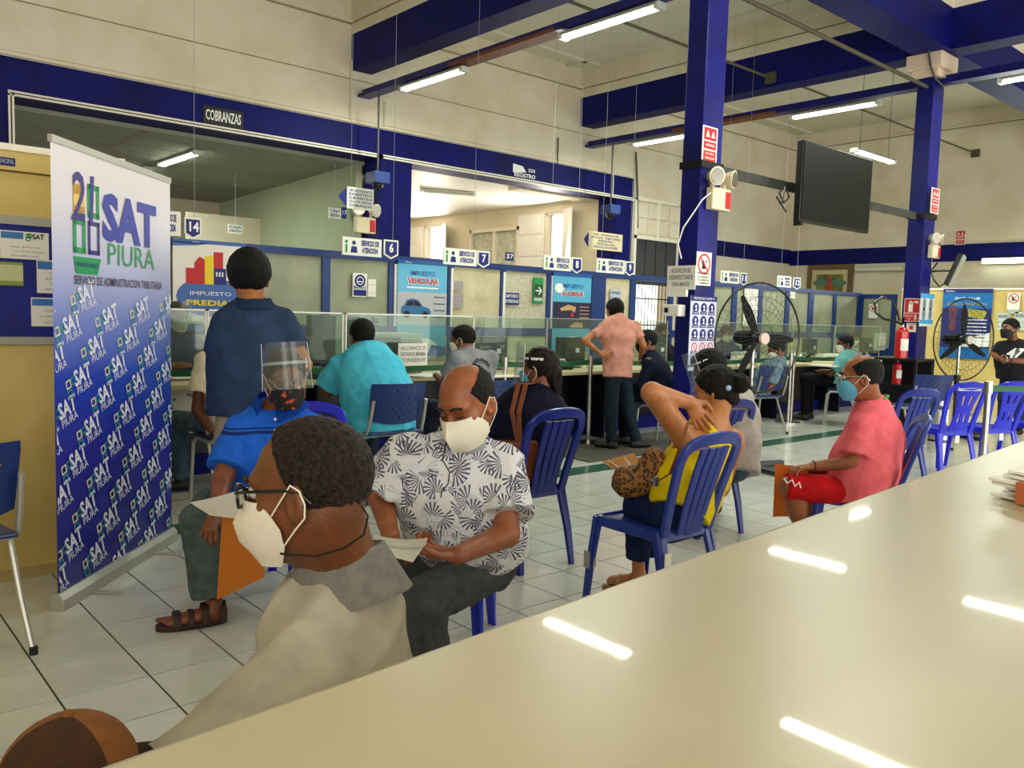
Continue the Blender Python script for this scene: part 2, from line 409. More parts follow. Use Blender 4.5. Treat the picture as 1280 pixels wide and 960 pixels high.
# room 2
B('ceiling_room', M_white, 6.97, 11.5, 10.7, 18, 3.5, 3.58, kind='structure')
B('wall_room_back', M_roomwall, 6.9, 11.6, 18, 18.2, 0, 3.5, kind='structure')
B('wall_room_left', M_roomwall, 6.95, 7.05, 10.7, 18, 0, 3.5, kind='structure')
ww = MB(); X0, X1 = 11.4, 11.6
ww.box(X0, X1, 10.7, 18, 3.33, 3.5).box(X0, X1, 10.7, 18, 0, 1.6)
for a, b in ((10.7, 11.58), (12.12, 12.9), (14.38, 15.5), (16.25, 18)): ww.box(X0, X1, a, b, 1.6, 3.33)
ww.box(X0, X1, 12.9, 14.38, 3.05, 3.33).box(X0, X1, 12.9, 14.38, 1.6, 2.3)
tag(ww.obj('wall_room_windows', M_roomwall), kind='structure')
B('trim_2', M_roomwall, 9.45, 11.4, 10.7, 11.0, 3.44, 3.5, kind='structure')
def shutter(y0, y1, z0, z1, ang, name, label):
    o = MB(); wd = y1-y0
    o.box(0, .03, 0, wd, z0, z1)
    for k in range(4):
        h = (z1-z0)/4; o.box(-.012, 0, .05, wd-.05, z0+k*h+.04, z0+(k+1)*h-.04)
    ob = o.obj(name, M_white); ob.location = (11.38, y0, 0); ob.rotation_euler = (0, 0, ang)
    return tag(ob, label, 'shutter')
shutter(12.13, 12.87, 1.6, 3.33, .04, 'window_shutter', 'white panelled shutter left of the bright window, behind sign 8')
shutter(11.56, 12.0, 1.6, 3.36, math.radians(155), 'window_shutter', 'cream shutter folded open right of the bright window behind sign 8')
shutter(16.27, 17.2, 1.6, 3.3, .04, 'window_shutter', 'pale shutter left of the bright window beside the blue pier')
shutter(15.48, 16.05, 1.6, 3.3, math.radians(152), 'window_shutter', 'shutter folded open right of the window beside the blue pier')
wi = MB()
for a, b, c, d in ((12.84, 12.90, 2.24, 3.12), (14.38, 14.44, 2.24, 3.12), (12.84, 14.44, 3.05, 3.12), (12.84, 14.44, 2.24, 2.3), (13.60, 13.66, 2.3, 3.05)): wi.box(11.34, 11.5, a, b, c, d)
w1 = tag(wi.obj('window_1', M_trim), kind='structure')
M_frost = mat('frosted_pane', '#d8d6c2', .5, noise=.5, nscale=9, hex2='#b9bda4')
for a, b in ((12.9, 13.6), (13.66, 14.38)): B('pane', M_frost, 11.43, 11.45, a, b, 2.3, 3.05, w1)
wb = MB()
for a, b in ((11.58, 12.12), (15.5, 16.25)): wb.box(11.42, 11.5, a, a+.04, 1.6, 3.33).box(11.42, 11.5, b-.04, b, 1.6, 3.33).box(11.42, 11.5, a, b, 3.29, 3.33)
tag(wb.obj('window_2', M_trim), kind='structure')
B('window_sill', mat('sill_brown', '#9a6a3a', .5), 11.28, 11.42, 12.84, 14.44, 2.18, 2.26, w1)

# navy shutter door and the barred opening in the back wall
d1 = MB().box(11.97, 13.2, 10.28, 10.34, 1.96, 2.8)
for k in range(1, 4): d1.box(11.97+k*.3075-.006, 11.97+k*.3075+.006, 10.272, 10.28, 1.98, 2.78)
d1 = tag(d1.obj('door_1', M_dark), kind='structure')
tf = MB().box(11.9, 11.97, 10.24, 10.34, .3, 3.55).box(13.2, 13.27, 10.24, 10.34, .3, 3.55).box(11.9, 13.27, 10.24, 10.34, 2.8, 2.86).box(11.9, 13.27, 10.24, 10.34, 3.5, 3.56).box(12.55, 12.62, 10.24, 10.3, 2.86, 3.5)
tag(tf.obj('trim_3', M_trim), kind='structure')
sp = MB()
for a in (12.0, 12.32, 12.65, 12.95):
    for z0 in (2.9, 3.2): sp.box(a, a+.25, 10.265, 10.3, z0, z0+.25)
sp.obj('raised_panel', M_wall, wall)
wb = empty('window_3', (12.58, 10.32, 1.1)); wb['kind'] = 'structure'
for k in range(13): MB().cyl((-.6+k*.1, 0, -.75), (-.6+k*.1, 0, .86), .008, n=6).obj('bar', M_black, wb)
for z in (-.4, .1, .6): B('crossbar', M_black, -.61, .61, -.015, .015, z-.012, z+.012, wb)

# ---------------------------------------------------------------- tube lights
M_tube = mat('tube_glow', '#ffffff', .4, emit='#f4ffe4', estr=16.0)
M_tubeoff = mat('tube_off', '#cfcfc4', .3)
M_cap = mat('clear_cap', '#cfd4cc', .3)
def tube_light(a, b, label, group=None, lit=True, w_=.12, drop=.0):
    a, b = Vector(a), Vector(b); c = (a+b)/2; d = b-a; L = d.length
    o = empty('tube_light', c, math.atan2(d.y, d.x), label, 'lamp', group)
    B('housing', M_alu, -L/2, L/2, -w_/2, w_/2, .0, .035, o, bevel=.008)
    t = MB()
    for s in (-1, 1): t.cyl((-L/2+.04, s*.025, -.012), (L/2-.04, s*.025, -.012), .017, n=10)
    t.obj('tube', M_tube if lit else M_tubeoff, o)
    for s in (-1, 1): B('end_cap', M_cap, s*L/2-.03, s*L/2+.03, -w_/2, w_/2, -.032, .03, o, bevel=.006)
    if lit:
        ld = bpy.data.lights.new('tube_lamp', 'AREA'); ld.shape = 'RECTANGLE'; ld.size = L-.1; ld.size_y = .1; ld.energy = 29; ld.color = (.93, 1.0, .88)
        lo = bpy.data.objects.new('tube_lamp', ld); col.objects.link(lo); lo.parent = o; lo.location = (0, 0, -.036)
    return o
tube_light((6.15, 9.29, 4.19), (6.15, 8.01, 4.19), 'lit tube light on the left batten, nearest the back wall')
tube_light((6.15, 6.35, 4.19), (6.15, 5.10, 4.19), 'largest lit tube light in view, top centre of the photo')
tube_light((6.15, 3.5, 4.19), (6.15, 2.25, 4.19), 'lit tube light overhead outside the view, left batten', None)
tube_light((10.65, 9.25, 4.17), (10.65, 8.0, 4.17), 'lit tube light just left of the tall blue column with the red sign')
tube_light((10.65, 6.39, 4.17), (10.65, 5.18, 4.17), 'lit tube light on the batten above the television')
tube_light((10.65, 3.75, 4.17), (10.65, 2.5, 4.17), 'lit tube light cut by the right edge of the photo')
hl = tube_light((11.7, 6.0, 3.83), (12.9, 6.0, 3.83), 'lit tube light hanging on two cords beside the television')
for s in (-.45, .45): MB().cyl((s, 0, .03), (s, 0, 1.69), .004, n=5).obj('cord', M_cable, hl)
tube_light((4.3, 11.45, 3.38), (4.3, 12.85, 3.38), 'brighter lit tube light on the grey ceiling of the left office')
tube_light((4.28, 13.4, 3.38), (4.28, 14.3, 3.38), 'second lit tube light deeper in the left office')
a_ = on_z(527, 238, 3.46); b_ = on_z(592, 243, 3.46)
tube_light(a_, b_, 'unlit tube light on the white ceiling of the bright office', lit=False)
# wall tubes on the right wall
def wall_tube(y0, y1, z, lit, label):
    c = Vector((17.3, (y0+y1)/2, z)); o = empty('wall_tube_light', c, 0, label, 'lamp'); L = abs(y1-y0)
    B('housing', M_alu, .0, .08, -L/2, L/2, -.05, .06, o); B('diffuser', mat('diffuser_glow', '#ffffff', .4, emit='#f4ffe4', estr=7.0) if lit else M_tubeoff, -.05, 0, -L/2+.02, L/2-.02, -.045, .045, o, bevel=.01)
    if lit:
        ld = bpy.data.lights.new('tube_lamp', 'AREA'); ld.shape = 'RECTANGLE'; ld.size = .08; ld.size_y = L; ld.energy = 26; ld.color = (.93, 1.0, .88)
        lo = bpy.data.objects.new('tube_lamp', ld); col.objects.link(lo); lo.parent = o; lo.location = (-.06, 0, 0); lo.rotation_euler = (0, PI/2, 0)
wall_tube(5.0, 6.2, 2.6, True, 'lit wall tube light at the right edge above the yellow partition')
wall_tube(7.65, 8.7, 2.5, False, 'dark unlit wall tube beside the framed painting')

# ---------------------------------------------------------------- conduits and cables
def conduit(pts, r, label, m=M_conduit, name='conduit', box=None):
    mb = MB().tube(pts, r, 6); o = mb.obj(name, m)
    tag(o, label, 'cable' if name == 'cable' else 'pipe')
    if box: B('junction_box', M_conduit, box[0]-.06, box[0]+.01, box[1]-.07, box[1]+.07, box[2]-.07, box[2]+.07, o)
    return o
conduit([(6.27, 4.5, 4.22), (10.45, 4.5, 4.2)], .022, 'thin brown conduit from the tall column to the top of the far column')
conduit([(6.3, 6.61, 4.69), (10.43, 6.61, 4.69)], .018, 'brown conduit ending in a box on the right blue beam', box=(10.43, 6.61, 4.69))
conduit([(10.75, 6.48, 4.67), (17.4, 6.48, 4.67)], .016, 'brown conduit ending in a box high on the right wall', box=(17.4, 6.48, 4.67))
conduit([(10.43, 4.58, 4.85), (10.36, 4.44, 4.78), (10.3, 4.45, 4.6), (10.32, 4.42, 4.4), (10.42, 4.4, 4.28), (10.6, 4.38, 4.22), (10.8, 4.2, 4.28), (11.2, 3.6, 4.3)], .014, 'black cable looping from the beam around the column capital', M_cable, 'cable')
conduit([(9.9, 10.27, 3.87), (9.9, 10.27, 4.3)], .012, 'short vertical conduit above the blue band')
for x, z0, z1, lb in ((5.96, 3.9, 4.7, 'left thin conduit under the end of the left batten'), (6.5, 3.9, 4.25, 'right thin conduit under the end of the left batten'), (11.3, 3.47, 4.0, 'thin white conduit bent over the end of the blue band')):
    tag(MB().tube([(x, 10.27, z0), (x, 10.27, z1)], .012, 6).obj('conduit', M_wall), lb, 'pipe')
p = on_y(795, 190, 10.25); q = on_y(797, 285, 10.25)
tag(MB().tube([p, (p+q)/2+Vector((.02, 0, 0)), q], .018, 6).obj('cable', M_cable), 'dark cable hanging down the cream wall left of the tall column', 'cable')

# nylon strings carrying the hanging signs
M_string = mat('nylon_string', '#9ea3a8', .5)
SN = iter(['thin thread on the number 14 sign', 'left thread of the number 6 sign', 'right thread of the number 6 sign', 'single thread holding sign 7', 'left thread of the number 8 sign', 'right thread of the number 8 sign', 'left thread of the number 9 sign', 'right thread of the number 9 sign', 'left thread of the number 11 sign', 'right thread of the number 11 sign', 'left thread of the number 12 sign', 'right thread of the number 12 sign'])
def string(px, py, Y, z1=5.5):
    p = on_y(px, py, Y); return tag(MB().tube([p, (p.x, Y, z1)], .002, 4).obj('string', M_string), next(SN)+', nylon', 'string', 'threads holding the hanging signs')
for px, py in ((243, 272), (438, 297), (491, 299), (592, 313), (688, 322), (721, 322), (752, 326), (787, 327), (904, 340), (929, 342), (976, 346), (996, 348)): string(px, py, 6.9)

# ---------------------------------------------------------------- hanging service signs
M_badge = M_print_navy
def pictogram(pr, x, y, s):
    pr.disc(x-.38*s, y+.30*s, .12*s); pr.rect(x-.46*s, x-.30*s, y-.45*s, y+.12*s)
def counter_sign(x0, y0, x1, y1, bx0, by0, bx1, by1, Y, num, lines, label):
    c, w_, h = px_rect_y(x0, y0, x1, y1, Y); o = board('hanging_sign', label, 'sign', c, RX, w_, h, M_sign, .012, 'hanging counter signs')
    g = Print(); pictogram(g, -w_/2+h*.55, 0, h*.8); g.obj('pictogram', M_print_green, o)
    n = Print(); n.disc(-w_/2+h*.72, h*.2, h*.12); n.poly([(-w_/2+h*.5, -h*.35), (-w_/2+h*.95, -h*.35), (-w_/2+h*.9, 0), (-w_/2+h*.58, 0)])
    for k, t in enumerate(lines): n.text(t, h*.5, h*(.5-(k+.5)/len(lines))*.8, h*.8/len(lines), width=(w_-h*1.35)*(.98 if k == 0 else .88), bold=.045)
    n.obj('lettering', M_print_navy, o)
    c2, w2, h2 = px_rect_y(bx0, by0, bx1, by1, Y); c2.y -= .012
    def shield(s): return [(-w2/2*s, h2/2*s), (w2/2*s, h2/2*s), (w2/2*s, -h2*.28*s), (0, -h2/2*s), (-w2/2*s, -h2*.28*s)]
    bo = board('number_badge', None, None, c2, RX, 0, 0, M_sign, .01, outline=shield(1.0)); mw = bo.matrix_world.copy(); bo.parent = o; bo.matrix_parent_inverse = o.matrix_world.inverted()
    b2 = Print(); b2.poly(shield(.82)); b2.obj('badge_field', M_badge, bo)
    b3 = Print(); b3.text(num, 0, h2*.05, h2*.62, width=w2*(.30 if len(num) == 1 else .58), bold=.03, z=.004); b3.obj('number', M_print_white, bo)
    return o
SV = ['SERVICIO DE', 'ATENCION']
counter_sign(165, 262, 226, 293, 230, 272, 251, 299, 6.9, '14', SV, 'hanging sign with number 14, beside the banner top')
counter_sign(428, 297.5, 477, 320, 479, 300, 497, 324, 6.9, '6', SV, 'hanging sign with number 6, in front of the blue pier')
counter_sign(554.5, 311, 596, 331.5, 596, 314, 611, 335, 6.9, '7', SV, 'hanging sign with number 7, above the car poster edge')
counter_sign(680, 320, 714, 338, 714, 322, 726.5, 342, 6.9, '8', SV, 'hanging sign with number 8, left of number 9')
counter_sign(746, 324, 781, 341.5, 781, 327, 792, 345, 6.9, '9', SV, 'hanging sign with number 9, above the woman in pink')
counter_sign(901, 339, 924, 354, 925, 341, 933, 357, 6.9, '11', SV, 'hanging sign with number 11, right of the tall column')
counter_sign(972, 345, 989, 359, 991, 347, 1000, 362, 6.9, '12', ['REGISTRO', 'NACIONAL DE', 'SANCIONES'], 'hanging sign with number 12, left of the painting')

def simple_sign(name, x0, y0, x1, y1, Y, lines, label, m=None, tm=None, X=None, bold=.02, thick=.01, sizes=None):
    c, w_, h = px_rect_y(x0, y0, x1, y1, Y) if X is None else px_rect_x(x0, y0, x1, y1, X)
    o = board(name, label, 'sign', c, RX if X is None else RY, w_, h, m or M_sign, thick)
    pr = Print(); n = len(lines)
    for k, t in enumerate(lines):
        if t: pr.text(t, 0, h*(.5-(k+.5)/n)*.86, h*.78/n, width=w_*.88*(sizes[k] if sizes else 1), bold=bold)
    pr.obj('lettering', tm or M_print_navy, o); return o, w_, h
simple_sign('department_sign', 254, 135.5, 304, 158.5, 10.26, ['COBRANZAS'], 'dark sign with white word on the blue band, left opening', m=M_print_black, tm=M_print_white)
o, w_, h = simple_sign('department_sign', 641, 207, 671, 225, 10.26, ['', 'REGISTRO'], 'half-peeled sign on the blue band over the bright office', m=M_navy, tm=M_print_white)
pr = Print(); pr.poly([(-w_/2, -h*.1), (-w_/2, h*.5), (-w_*.1, h*.42), (w_*.05, h*.05), (-w_*.25, -.05*h)]); pr.text('ION', w_*.28, h*.2, h*.35, bold=.02); pr.obj('torn_paper', M_print_white, o)
o, w_, h = simple_sign('arrow_sign', 434, 235, 467, 262, 10.1, ['UBICACION EXACTA', 'REGISTRO', 'SUB PARTIDA', 'CTA. CTE. PARTIDA', 'COBRANZAS'], 'pale green arrow sign on the left of the blue pier')
pr = Print(); pr.poly([(-w_/2-.14, 0), (-w_/2-.01, h*.45), (-w_/2-.01, -h*.45)]); pr.obj('arrow_head', M_print_navy, o)
o, w_, h = simple_sign('counter_sign', 411, 260, 426, 273, 10.9, ['CAJA', 'TRIBUTARIA'], 'small sign with number 17 on the green office wall')
MB().cyl((0, h/2, 0), (0, 3.42-o.matrix_world[2][3], 0), .004, n=5).obj('hanging_wire', M_string, o)
c, w_, h = px_rect_y(427, 259, 433, 273, 10.9); o = board('number_badge', 'small blue badge 17 on the green office wall', 'sign', c, RX, w_, h, M_print_navy)
pr = Print(); pr.text('17', 0, 0, h*.5); pr.obj('number', M_print_white, o)
o, w_, h = simple_sign('counter_sign', 285, 281, 303, 292, 13.0, ['CAJA', 'ATENCION'], 'faint white sign deep in the left office')
MB().cyl((0, h/2, 0), (0, 3.42-o.matrix_world[2][3], 0), .004, n=5).obj('hanging_wire', M_string, o)
o, w_, h = simple_sign('arrow_sign', 736, 291, 778, 313, 10.2, ['SAT. DIVISION DE', 'ACTUAL. TRIBUTARIA', 'REGISTRO', 'FISCALIZACION', 'RESOLUCIONES'], 'cream arrow sign on the right post of the bright office', m=mat('cream_sign', '#e9dcb4', .5), sizes=[.85, 1, .5, .6, .8])
pr = Print(); pr.poly([(-w_/2-.13, 0), (-w_/2-.01, h*.45), (-w_/2-.01, -h*.45)]); pr.obj('arrow_head', M_print_navy, o)
simple_sign('counter_sign', 632, 315.5, 642, 326, 8.4, ['37'], 'tiny blue number plate above the glazing near sign 7', m=M_print_navy, tm=M_print_white)
simple_sign('wall_sign', -6, 196.5, 19, 206.5, 4.455, ['PRINCIPAL'], 'small blue sign on the fascia at the left edge', m=M_print_navy, tm=mat('print_steel', '#9fb0cc', .5))

# ---------------------------------------------------------------- dome cameras
for i, (px, py, X, lb) in enumerate(((472, 225, 6.1, 'left blue dome camera box hanging on a pole'), (763, 264, 10.6, 'right blue dome camera box hanging on a pole'))):
    p = on_x(px, py, X); o = empty('dome_camera', p, 0, lb, 'camera')
    B('mount_box', mat('blue_box', '#27407c', .4), -.12, .12, -.12, .12, -.05, .1, o, bevel=.01)
    MB().sph((0, 0, -.06), .075, n=14).obj('dome', M_black, o, smooth=True); MB().cyl((0, 0, .1), (0, 0, 4.24-p.z), .014, n=8).obj('pole', M_cable, o)

# ---------------------------------------------------------------- television on its bar
o = empty('television', (8.0, 4.28, 2.66), 0, 'large dark flat television hung between the two blue columns', 'television')
tv = MB().box(-.70, .70, -.03, .035, -.36, .40, bevel=.008).obj('casing', M_black, o); B('screen', mat('tv_screen', '#07100c', .45, spec=.2), -.675, .675, -.035, -.03, -.33, .385, o)
B('mount_bracket', M_black, -.12, .12, .035, .225, -.06, .06, o); B('stand_foot', M_black, -.70, -.66, -.05, .03, -.40, -.36, o)
MB().tube([(-.72, .05, 0), (-.85, .05, -.03), (-.92, .06, -.12), (-.85, .05, -.2), (-.76, .05, -.14), (-.82, .06, -.05), (-.9, .05, -.22), (-.98, .05, -.16), (-.8, .05, -.28)], .009, 6).obj('cable', M_black, o)
o = empty('mounting_bar', (8.3, 4.52, 2.67), 0, 'flat steel bar spanning the two columns behind the television', 'bar')
B('bar', mat('bar_steel', '#4c4d49', .5, metal=.3, noise=.4, nscale=5), -2.05, 2.15, -.012, .012, -.045, .045, o)
for x0 in (5.96, 10.45): MB().box(x0-.015-8.3, x0+.305-8.3, 4.40-4.52, 4.635-4.52, -.03, .03).obj('clamp', M_black, o)

# ---------------------------------------------------------------- emergency lights
M_ivory = mat('ivory_plastic', '#e6d9b8', .45)
def emergency(p, s, rz, label):
    o = empty('emergency_light', p, rz, label, 'lamp')
    B('body', M_ivory, -.14*s, .14*s, -.08*s, 0, -.2*s, .0, o, bevel=.015*s)
    for q in (-1, 1):
        hd = MB().cyl((q*.10*s, -.02*s, .10*s), (q*.13*s, -.11*s, .09*s), .05*s, .085*s, n=14).obj('lamp_head', M_ivory, o, smooth=True)
        MB().cyl((q*.131*s, -.112*s, .09*s), (q*.1325*s, -.117*s, .09*s), .072*s, n=14).obj('reflector', M_chrome, hd)
        MB().cyl((q*.09*s, -.03*s, 0), (q*.10*s, -.03*s, .06*s), .02*s, n=8).obj('bracket', M_ivory, hd)
    pr = Print(); pr.rect(.05*s, .13*s, -.18*s, -.03*s); x = pr.obj('red_label', M_print_red, o); x.matrix_local = Matrix.Translation((0, -.081*s, 0)) @ Matrix.Rotation(PI/2, 4, 'X')
    return o
e = emergency((6.17, 4.41, 2.48), .95, 0, 'twin-head emergency light on the tall column, below the red sign')
MB().tube([(-.13, -.05, -.05), (-.22, -.03, -.12), (-.32, .08, -.36), (-.33, .12, -.50), (-.30, .1, -.62)], .006, 6).obj('cable', M_white, e)
emergency((10.66, 4.40, 2.33), .8, 0, 'twin-head emergency light on the far column, above the monitor')
pe = on_y(454, 272, 10.25); emergency(pe, 1.1, 0, 'old emergency light on the pale wall left of the blue pier')

# ---------------------------------------------------------------- notices on the columns and walls
def red_sign(name, x0, y0, x1, y1, Y, label, X=None):
    c, w_, h = px_rect_y(x0, y0, x1, y1, Y) if X is None else px_rect_x(x0, y0, x1, y1, X)
    o = board(name, label, 'sign', c, RX if X is None else RY, w_, h, M_sign, .006)
    pr = Print(); pr.rect(-w_*.42, w_*.42, h*.12, h*.46); pr.rect(-w_*.42, w_*.42, -h*.12, h*.08); pr.rect(-w_*.42, w_*.42, -h*.46, -h*.17); pr.obj('red_field', M_print_red, o)
    p2 = Print(); p2.text('AFORO', 0, -h*.02, h*.10, width=w_*.6, z=.004); p2.text('NO USE EL', 0, -h*.25, h*.07, width=w_*.6, z=.004); p2.text('CELULAR', 0, -h*.37, h*.08, width=w_*.65, z=.004)
    for s in (-1, 1): p2.poly([(s*w_*.18-w_*.13, h*.2), (s*w_*.18+w_*.13, h*.2), (s*w_*.18, h*.40)], z=.004)
    p2.obj('lettering', M_print_white, o); return o
red_sign('warning_sign', 878, 158, 896.5, 204, 4.405, 'red and white notice high on the tall column')
red_sign('warning_sign', 1164, 235, 1174, 267, 4.355, 'red and white notice high on the far column')
red_sign('warning_sign', 1194, 288, 1207, 306, 0, 'red notice on the cream wall right of the far column', X=17.37)
def prohibition(x0, y0, x1, y1, Y, label, X=None, below='PROHIBIDO'):
    c, w_, h = px_rect_y(x0, y0, x1, y1, Y) if X is None else px_rect_x(x0, y0, x1, y1, X)
    o = board('prohibition_sign', label, 'sign', c, RX if X is None else RY, w_, h, M_sign, .006)
    r = w_*.42; cy = h*.5-r*1.15
    pr = Print(); pr.ring(0, cy, r*.82, r); pr.line(-r*.62, cy+r*.62, r*.62, cy-r*.62, r*.16); pr.obj('red_ring', M_print_red, o)
    p2 = Print(); p2.disc(-r*.2, cy+r*.15, r*.22); p2.poly([(-r*.35, cy-r*.5), (r*.3, cy-r*.45), (r*.1, cy+.1*r), (-r*.3, cy)]); p2.disc(r*.35, cy+r*.25, r*.12)
    if below:
        p2.text(below, 0, -h*.14, h*.1, width=w_*.8)
        for k, t in enumerate(('EL INGRESO', 'DE ALIMENTOS', 'Y BEBIDAS')): p2.text(t, 0, -h*(.25+.09*k), h*.075, width=w_*.75)
    p2.obj('lettering', M_print_black, o); return o
prohibition(870.5, 315, 889, 357, 4.40, 'white no-food prohibition sign on the tall column')
prohibition(1259, 366, 1275, 387, 0, 'round prohibition sign on the yellow partition above the standing man', X=13.97, below=None)
# covid protocol poster
c, w_, h = px_rect_y(862, 370, 894, 463, 4.39); c.x = (on_y(862, 415, 4.39).x+on_y(894, 415, 4.39).x)/2
o = board('protocol_poster', 'tall white poster of blue round safety pictograms on the column', 'poster', c, RX, w_, h, mat('poster_lilac', '#dcdcf0', .4), .006)
pb = Print(); pb.rect(-w_/2, w_/2, h*.43, h*.5)
pw = Print(); pw.text('PROTOCOLO COVID-19', 0, h*.465, h*.04, width=w_*.8, z=.004); prd = Print()
for r_ in range(5):
    for q in range(3):
        x = (q-1)*w_*.31; y = h*(.34-.175*r_)
        if r_ == 3 or (r_ == 2 and False):
            prd.ring(x, y, w_*.085, w_*.11); prd.line(x-w_*.07, y+w_*.07, x+w_*.07, y-w_*.07, w_*.02)
            if q < 2: pass
        else:
            pb.disc(x, y, w_*.12); pw.disc(x, y+w_*.03, w_*.035, z=.004); pw.poly([(x-w_*.045, y-w_*.07), (x+w_*.045, y-w_*.07), (x+w_*.02, y)], z=.004)
        pb.rect(x-w_*.13, x+w_*.13, y-h*.09, y-h*.052)
        pw.rect(x-w_*.11, x+w_*.11, y-h*.066, y-h*.062, z=.004); pw.rect(x-w_*.09, x+w_*.09, y-h*.078, y-h*.074, z=.004)
pb.obj('blue_print', M_print_navy, o); pw.obj('white_print', M_print_white, o); prd.obj('red_print', M_print_red, o)
# alcohol notice and dispenser at the left side of the column
o, w_, h = simple_sign('paper_notice', 834, 332, 869, 362, 0, ['ALCOHOL EN GEL', 'DESINFECTANTE', 'PARA MANOS'], 'taped white paper notice above the gel dispenser', m=M_paper, tm=M_print_grey, X=5.93, sizes=[.8, .95, .7])
p = on_x(842, 388, 5.86); o = empty('gel_dispenser', p, 0, 'white gel dispenser fixed to the tall column', 'dispenser')
B('body', M_white, -.05, .05, -.09, .09, -.05, .05, o, bevel=.01); B('backplate', M_white, .03, .06, -.1, .1, .12, .18, o); B('arm', M_alu, .035, .045, -.005, .005, .04, .13, o); B('lens', M_black, -.055, -.05, .02, .06, -.02, .02, o)
# signs on the far column
c, w_, h = px_rect_x(1130, 373, 1150, 402, 10.43)
o = board('extinguisher_sign', 'red extinguisher sign with white cylinder and arrow', 'sign', c, RY, w_, h, M_sign, .006)
pr = Print(); pr.rect(-w_*.46, w_*.46, -h*.12, h*.47); pr.rect(-w_*.46, w_*.46, -h*.47, -h*.15); pr.obj('red_field', M_print_red, o)
p2 = Print(); p2.rect(-w_*.22, w_*.05, -h*.08, h*.30, z=.004); p2.disc(-w_*.085, h*.32, w_*.1, z=.004); p2.poly([(0, h*.34), (w_*.36, h*.40), (w_*.36, h*.28)], z=.004); p2.rect(w_*.2, w_*.3, -h*.38, -h*.2, z=.004); p2.poly([(w_*.12, -h*.34), (w_*.38, -h*.34), (w_*.25, -h*.45)], z=.004)
p2.text('EXTINTOR', -w_*.15, -h*.26, h*.1, width=w_*.5, z=.004); p2.text('PQS', -w_*.15, -h*.38, h*.08, z=.004); p2.obj('white_print', M_print_white, o)
c, w_, h = px_rect_y(1150.5, 367, 1167, 408, 4.35); o = board('mask_poster', 'pale poster with four masked faces on the far column', 'poster', c, RX, w_, h, mat('poster_pale', '#cfdde6', .4), .006)
pr = Print(); pr.rect(-w_/2, w_/2, h*.36, h*.5); pr.rect(-w_/2, w_/2, -h*.42, -h*.3); pr.obj('blue_print', M_print_sky, o); pr = Print()
for a in (-1, 1):
    for b in (.18, -.12): pr.disc(a*w_*.24, h*b, w_*.13, w_*.2)
pr.obj('faces', M_print_grey, o)
c, w_, h = px_rect_x(1133, 404, 1145, 415, 10.43); o = board('small_notice', 'small white notice under the extinguisher sign', 'sign', c, RY, w_, h, M_sign, .004); pr = Print(); pr.rect(-w_*.2, w_*.2, -h*.2, h*.2); pr.rect(-w_*.4, w_*.4, h*.32, h*.4); pr.obj('red_print', M_print_red, o)
# side-on monitor on a bracket
p = on_y(1193, 338, 4.2); o = empty('bracket_monitor', p, math.radians(-72), 'silver-edged monitor on a wall bracket right of the far column', 'monitor')
t = MB().box(-.03, .03, -.25, .25, -.20, .20, bevel=.01, M=Matrix.Rotation(math.radians(20), 4, 'Y')).obj('casing', M_black, o)
MB().box(.03, .045, -.25, .25, -.20, .20, M=Matrix.Rotation(math.radians(20), 4, 'Y')).obj('front_bezel', mat('silver_bezel', '#9aa39a', .3), o)
MB().tube([(-.03, 0, 0), (-.2, .1, 0), (-.3, .3, 0)], .015, 6).obj('bracket', M_black, o); MB().tube([(-.03, 0, -.1), (-.15, .05, -.2), (-.22, .1, -.12), (-.28, .2, 0), (-.2, .1, .1)], .01, 6).obj('cable', M_black, o)

# ---------------------------------------------------------------- painting
c, w_, h = px_rect_x(1008.5, 331, 1065, 401.5, 17.36)
o = empty('painting', c, 0, 'large framed green and yellow painting on the right wall', 'painting')
M_fr = mat('frame_bronze', '#6e5a38', .4); M_mat = mat('frame_liner', '#cfc199', .6)
f = MB(); a, b, t = w_/2, h/2, .11
f.bm.free()
for q_ in ((-a, a, b-t, b), (-a, a, -b, -b+t), (-a, -a+t, -b+t, b-t), (a-t, a, -b+t, b-t)): B('frame_side', M_fr, -.03, .03, *q_, o)
f = MB(); a2, b2, t = a-.11, b-.11, .10
f.bm.free()
for q_ in ((-a2, a2, b2-t, b2), (-a2, a2, -b2, -b2+t), (-a2, -a2+t, -b2+t, b2-t), (a2-t, a2, -b2+t, b2-t)): B('liner_side', M_mat, -.01, .03, *q_, o)
B('canvas', mat('painting_canvas', '#8c8a2a', .6, noise=.5, nscale=5, hex2='#3f5a3a'), .0, .03, -a2+.1, a2-.1, -b2+.1, b2-.1, o)
fig = MB()
fig.sph((-.01, 0, .02), .02, .11, .24, 12).sph((-.01, 0, .30), .02, .06, .07, 10); fig.obj('painted_figure', mat('painted_figure', '#a5482c', .6), o)
wg = MB(); wg.sph((-.008, .2, .22), .012, .2, .08, 12).sph((-.008, -.2, .22), .012, .2, .08, 12); wg.obj('painted_wings', mat('painted_wings', '#5a7f6a', .6), o)

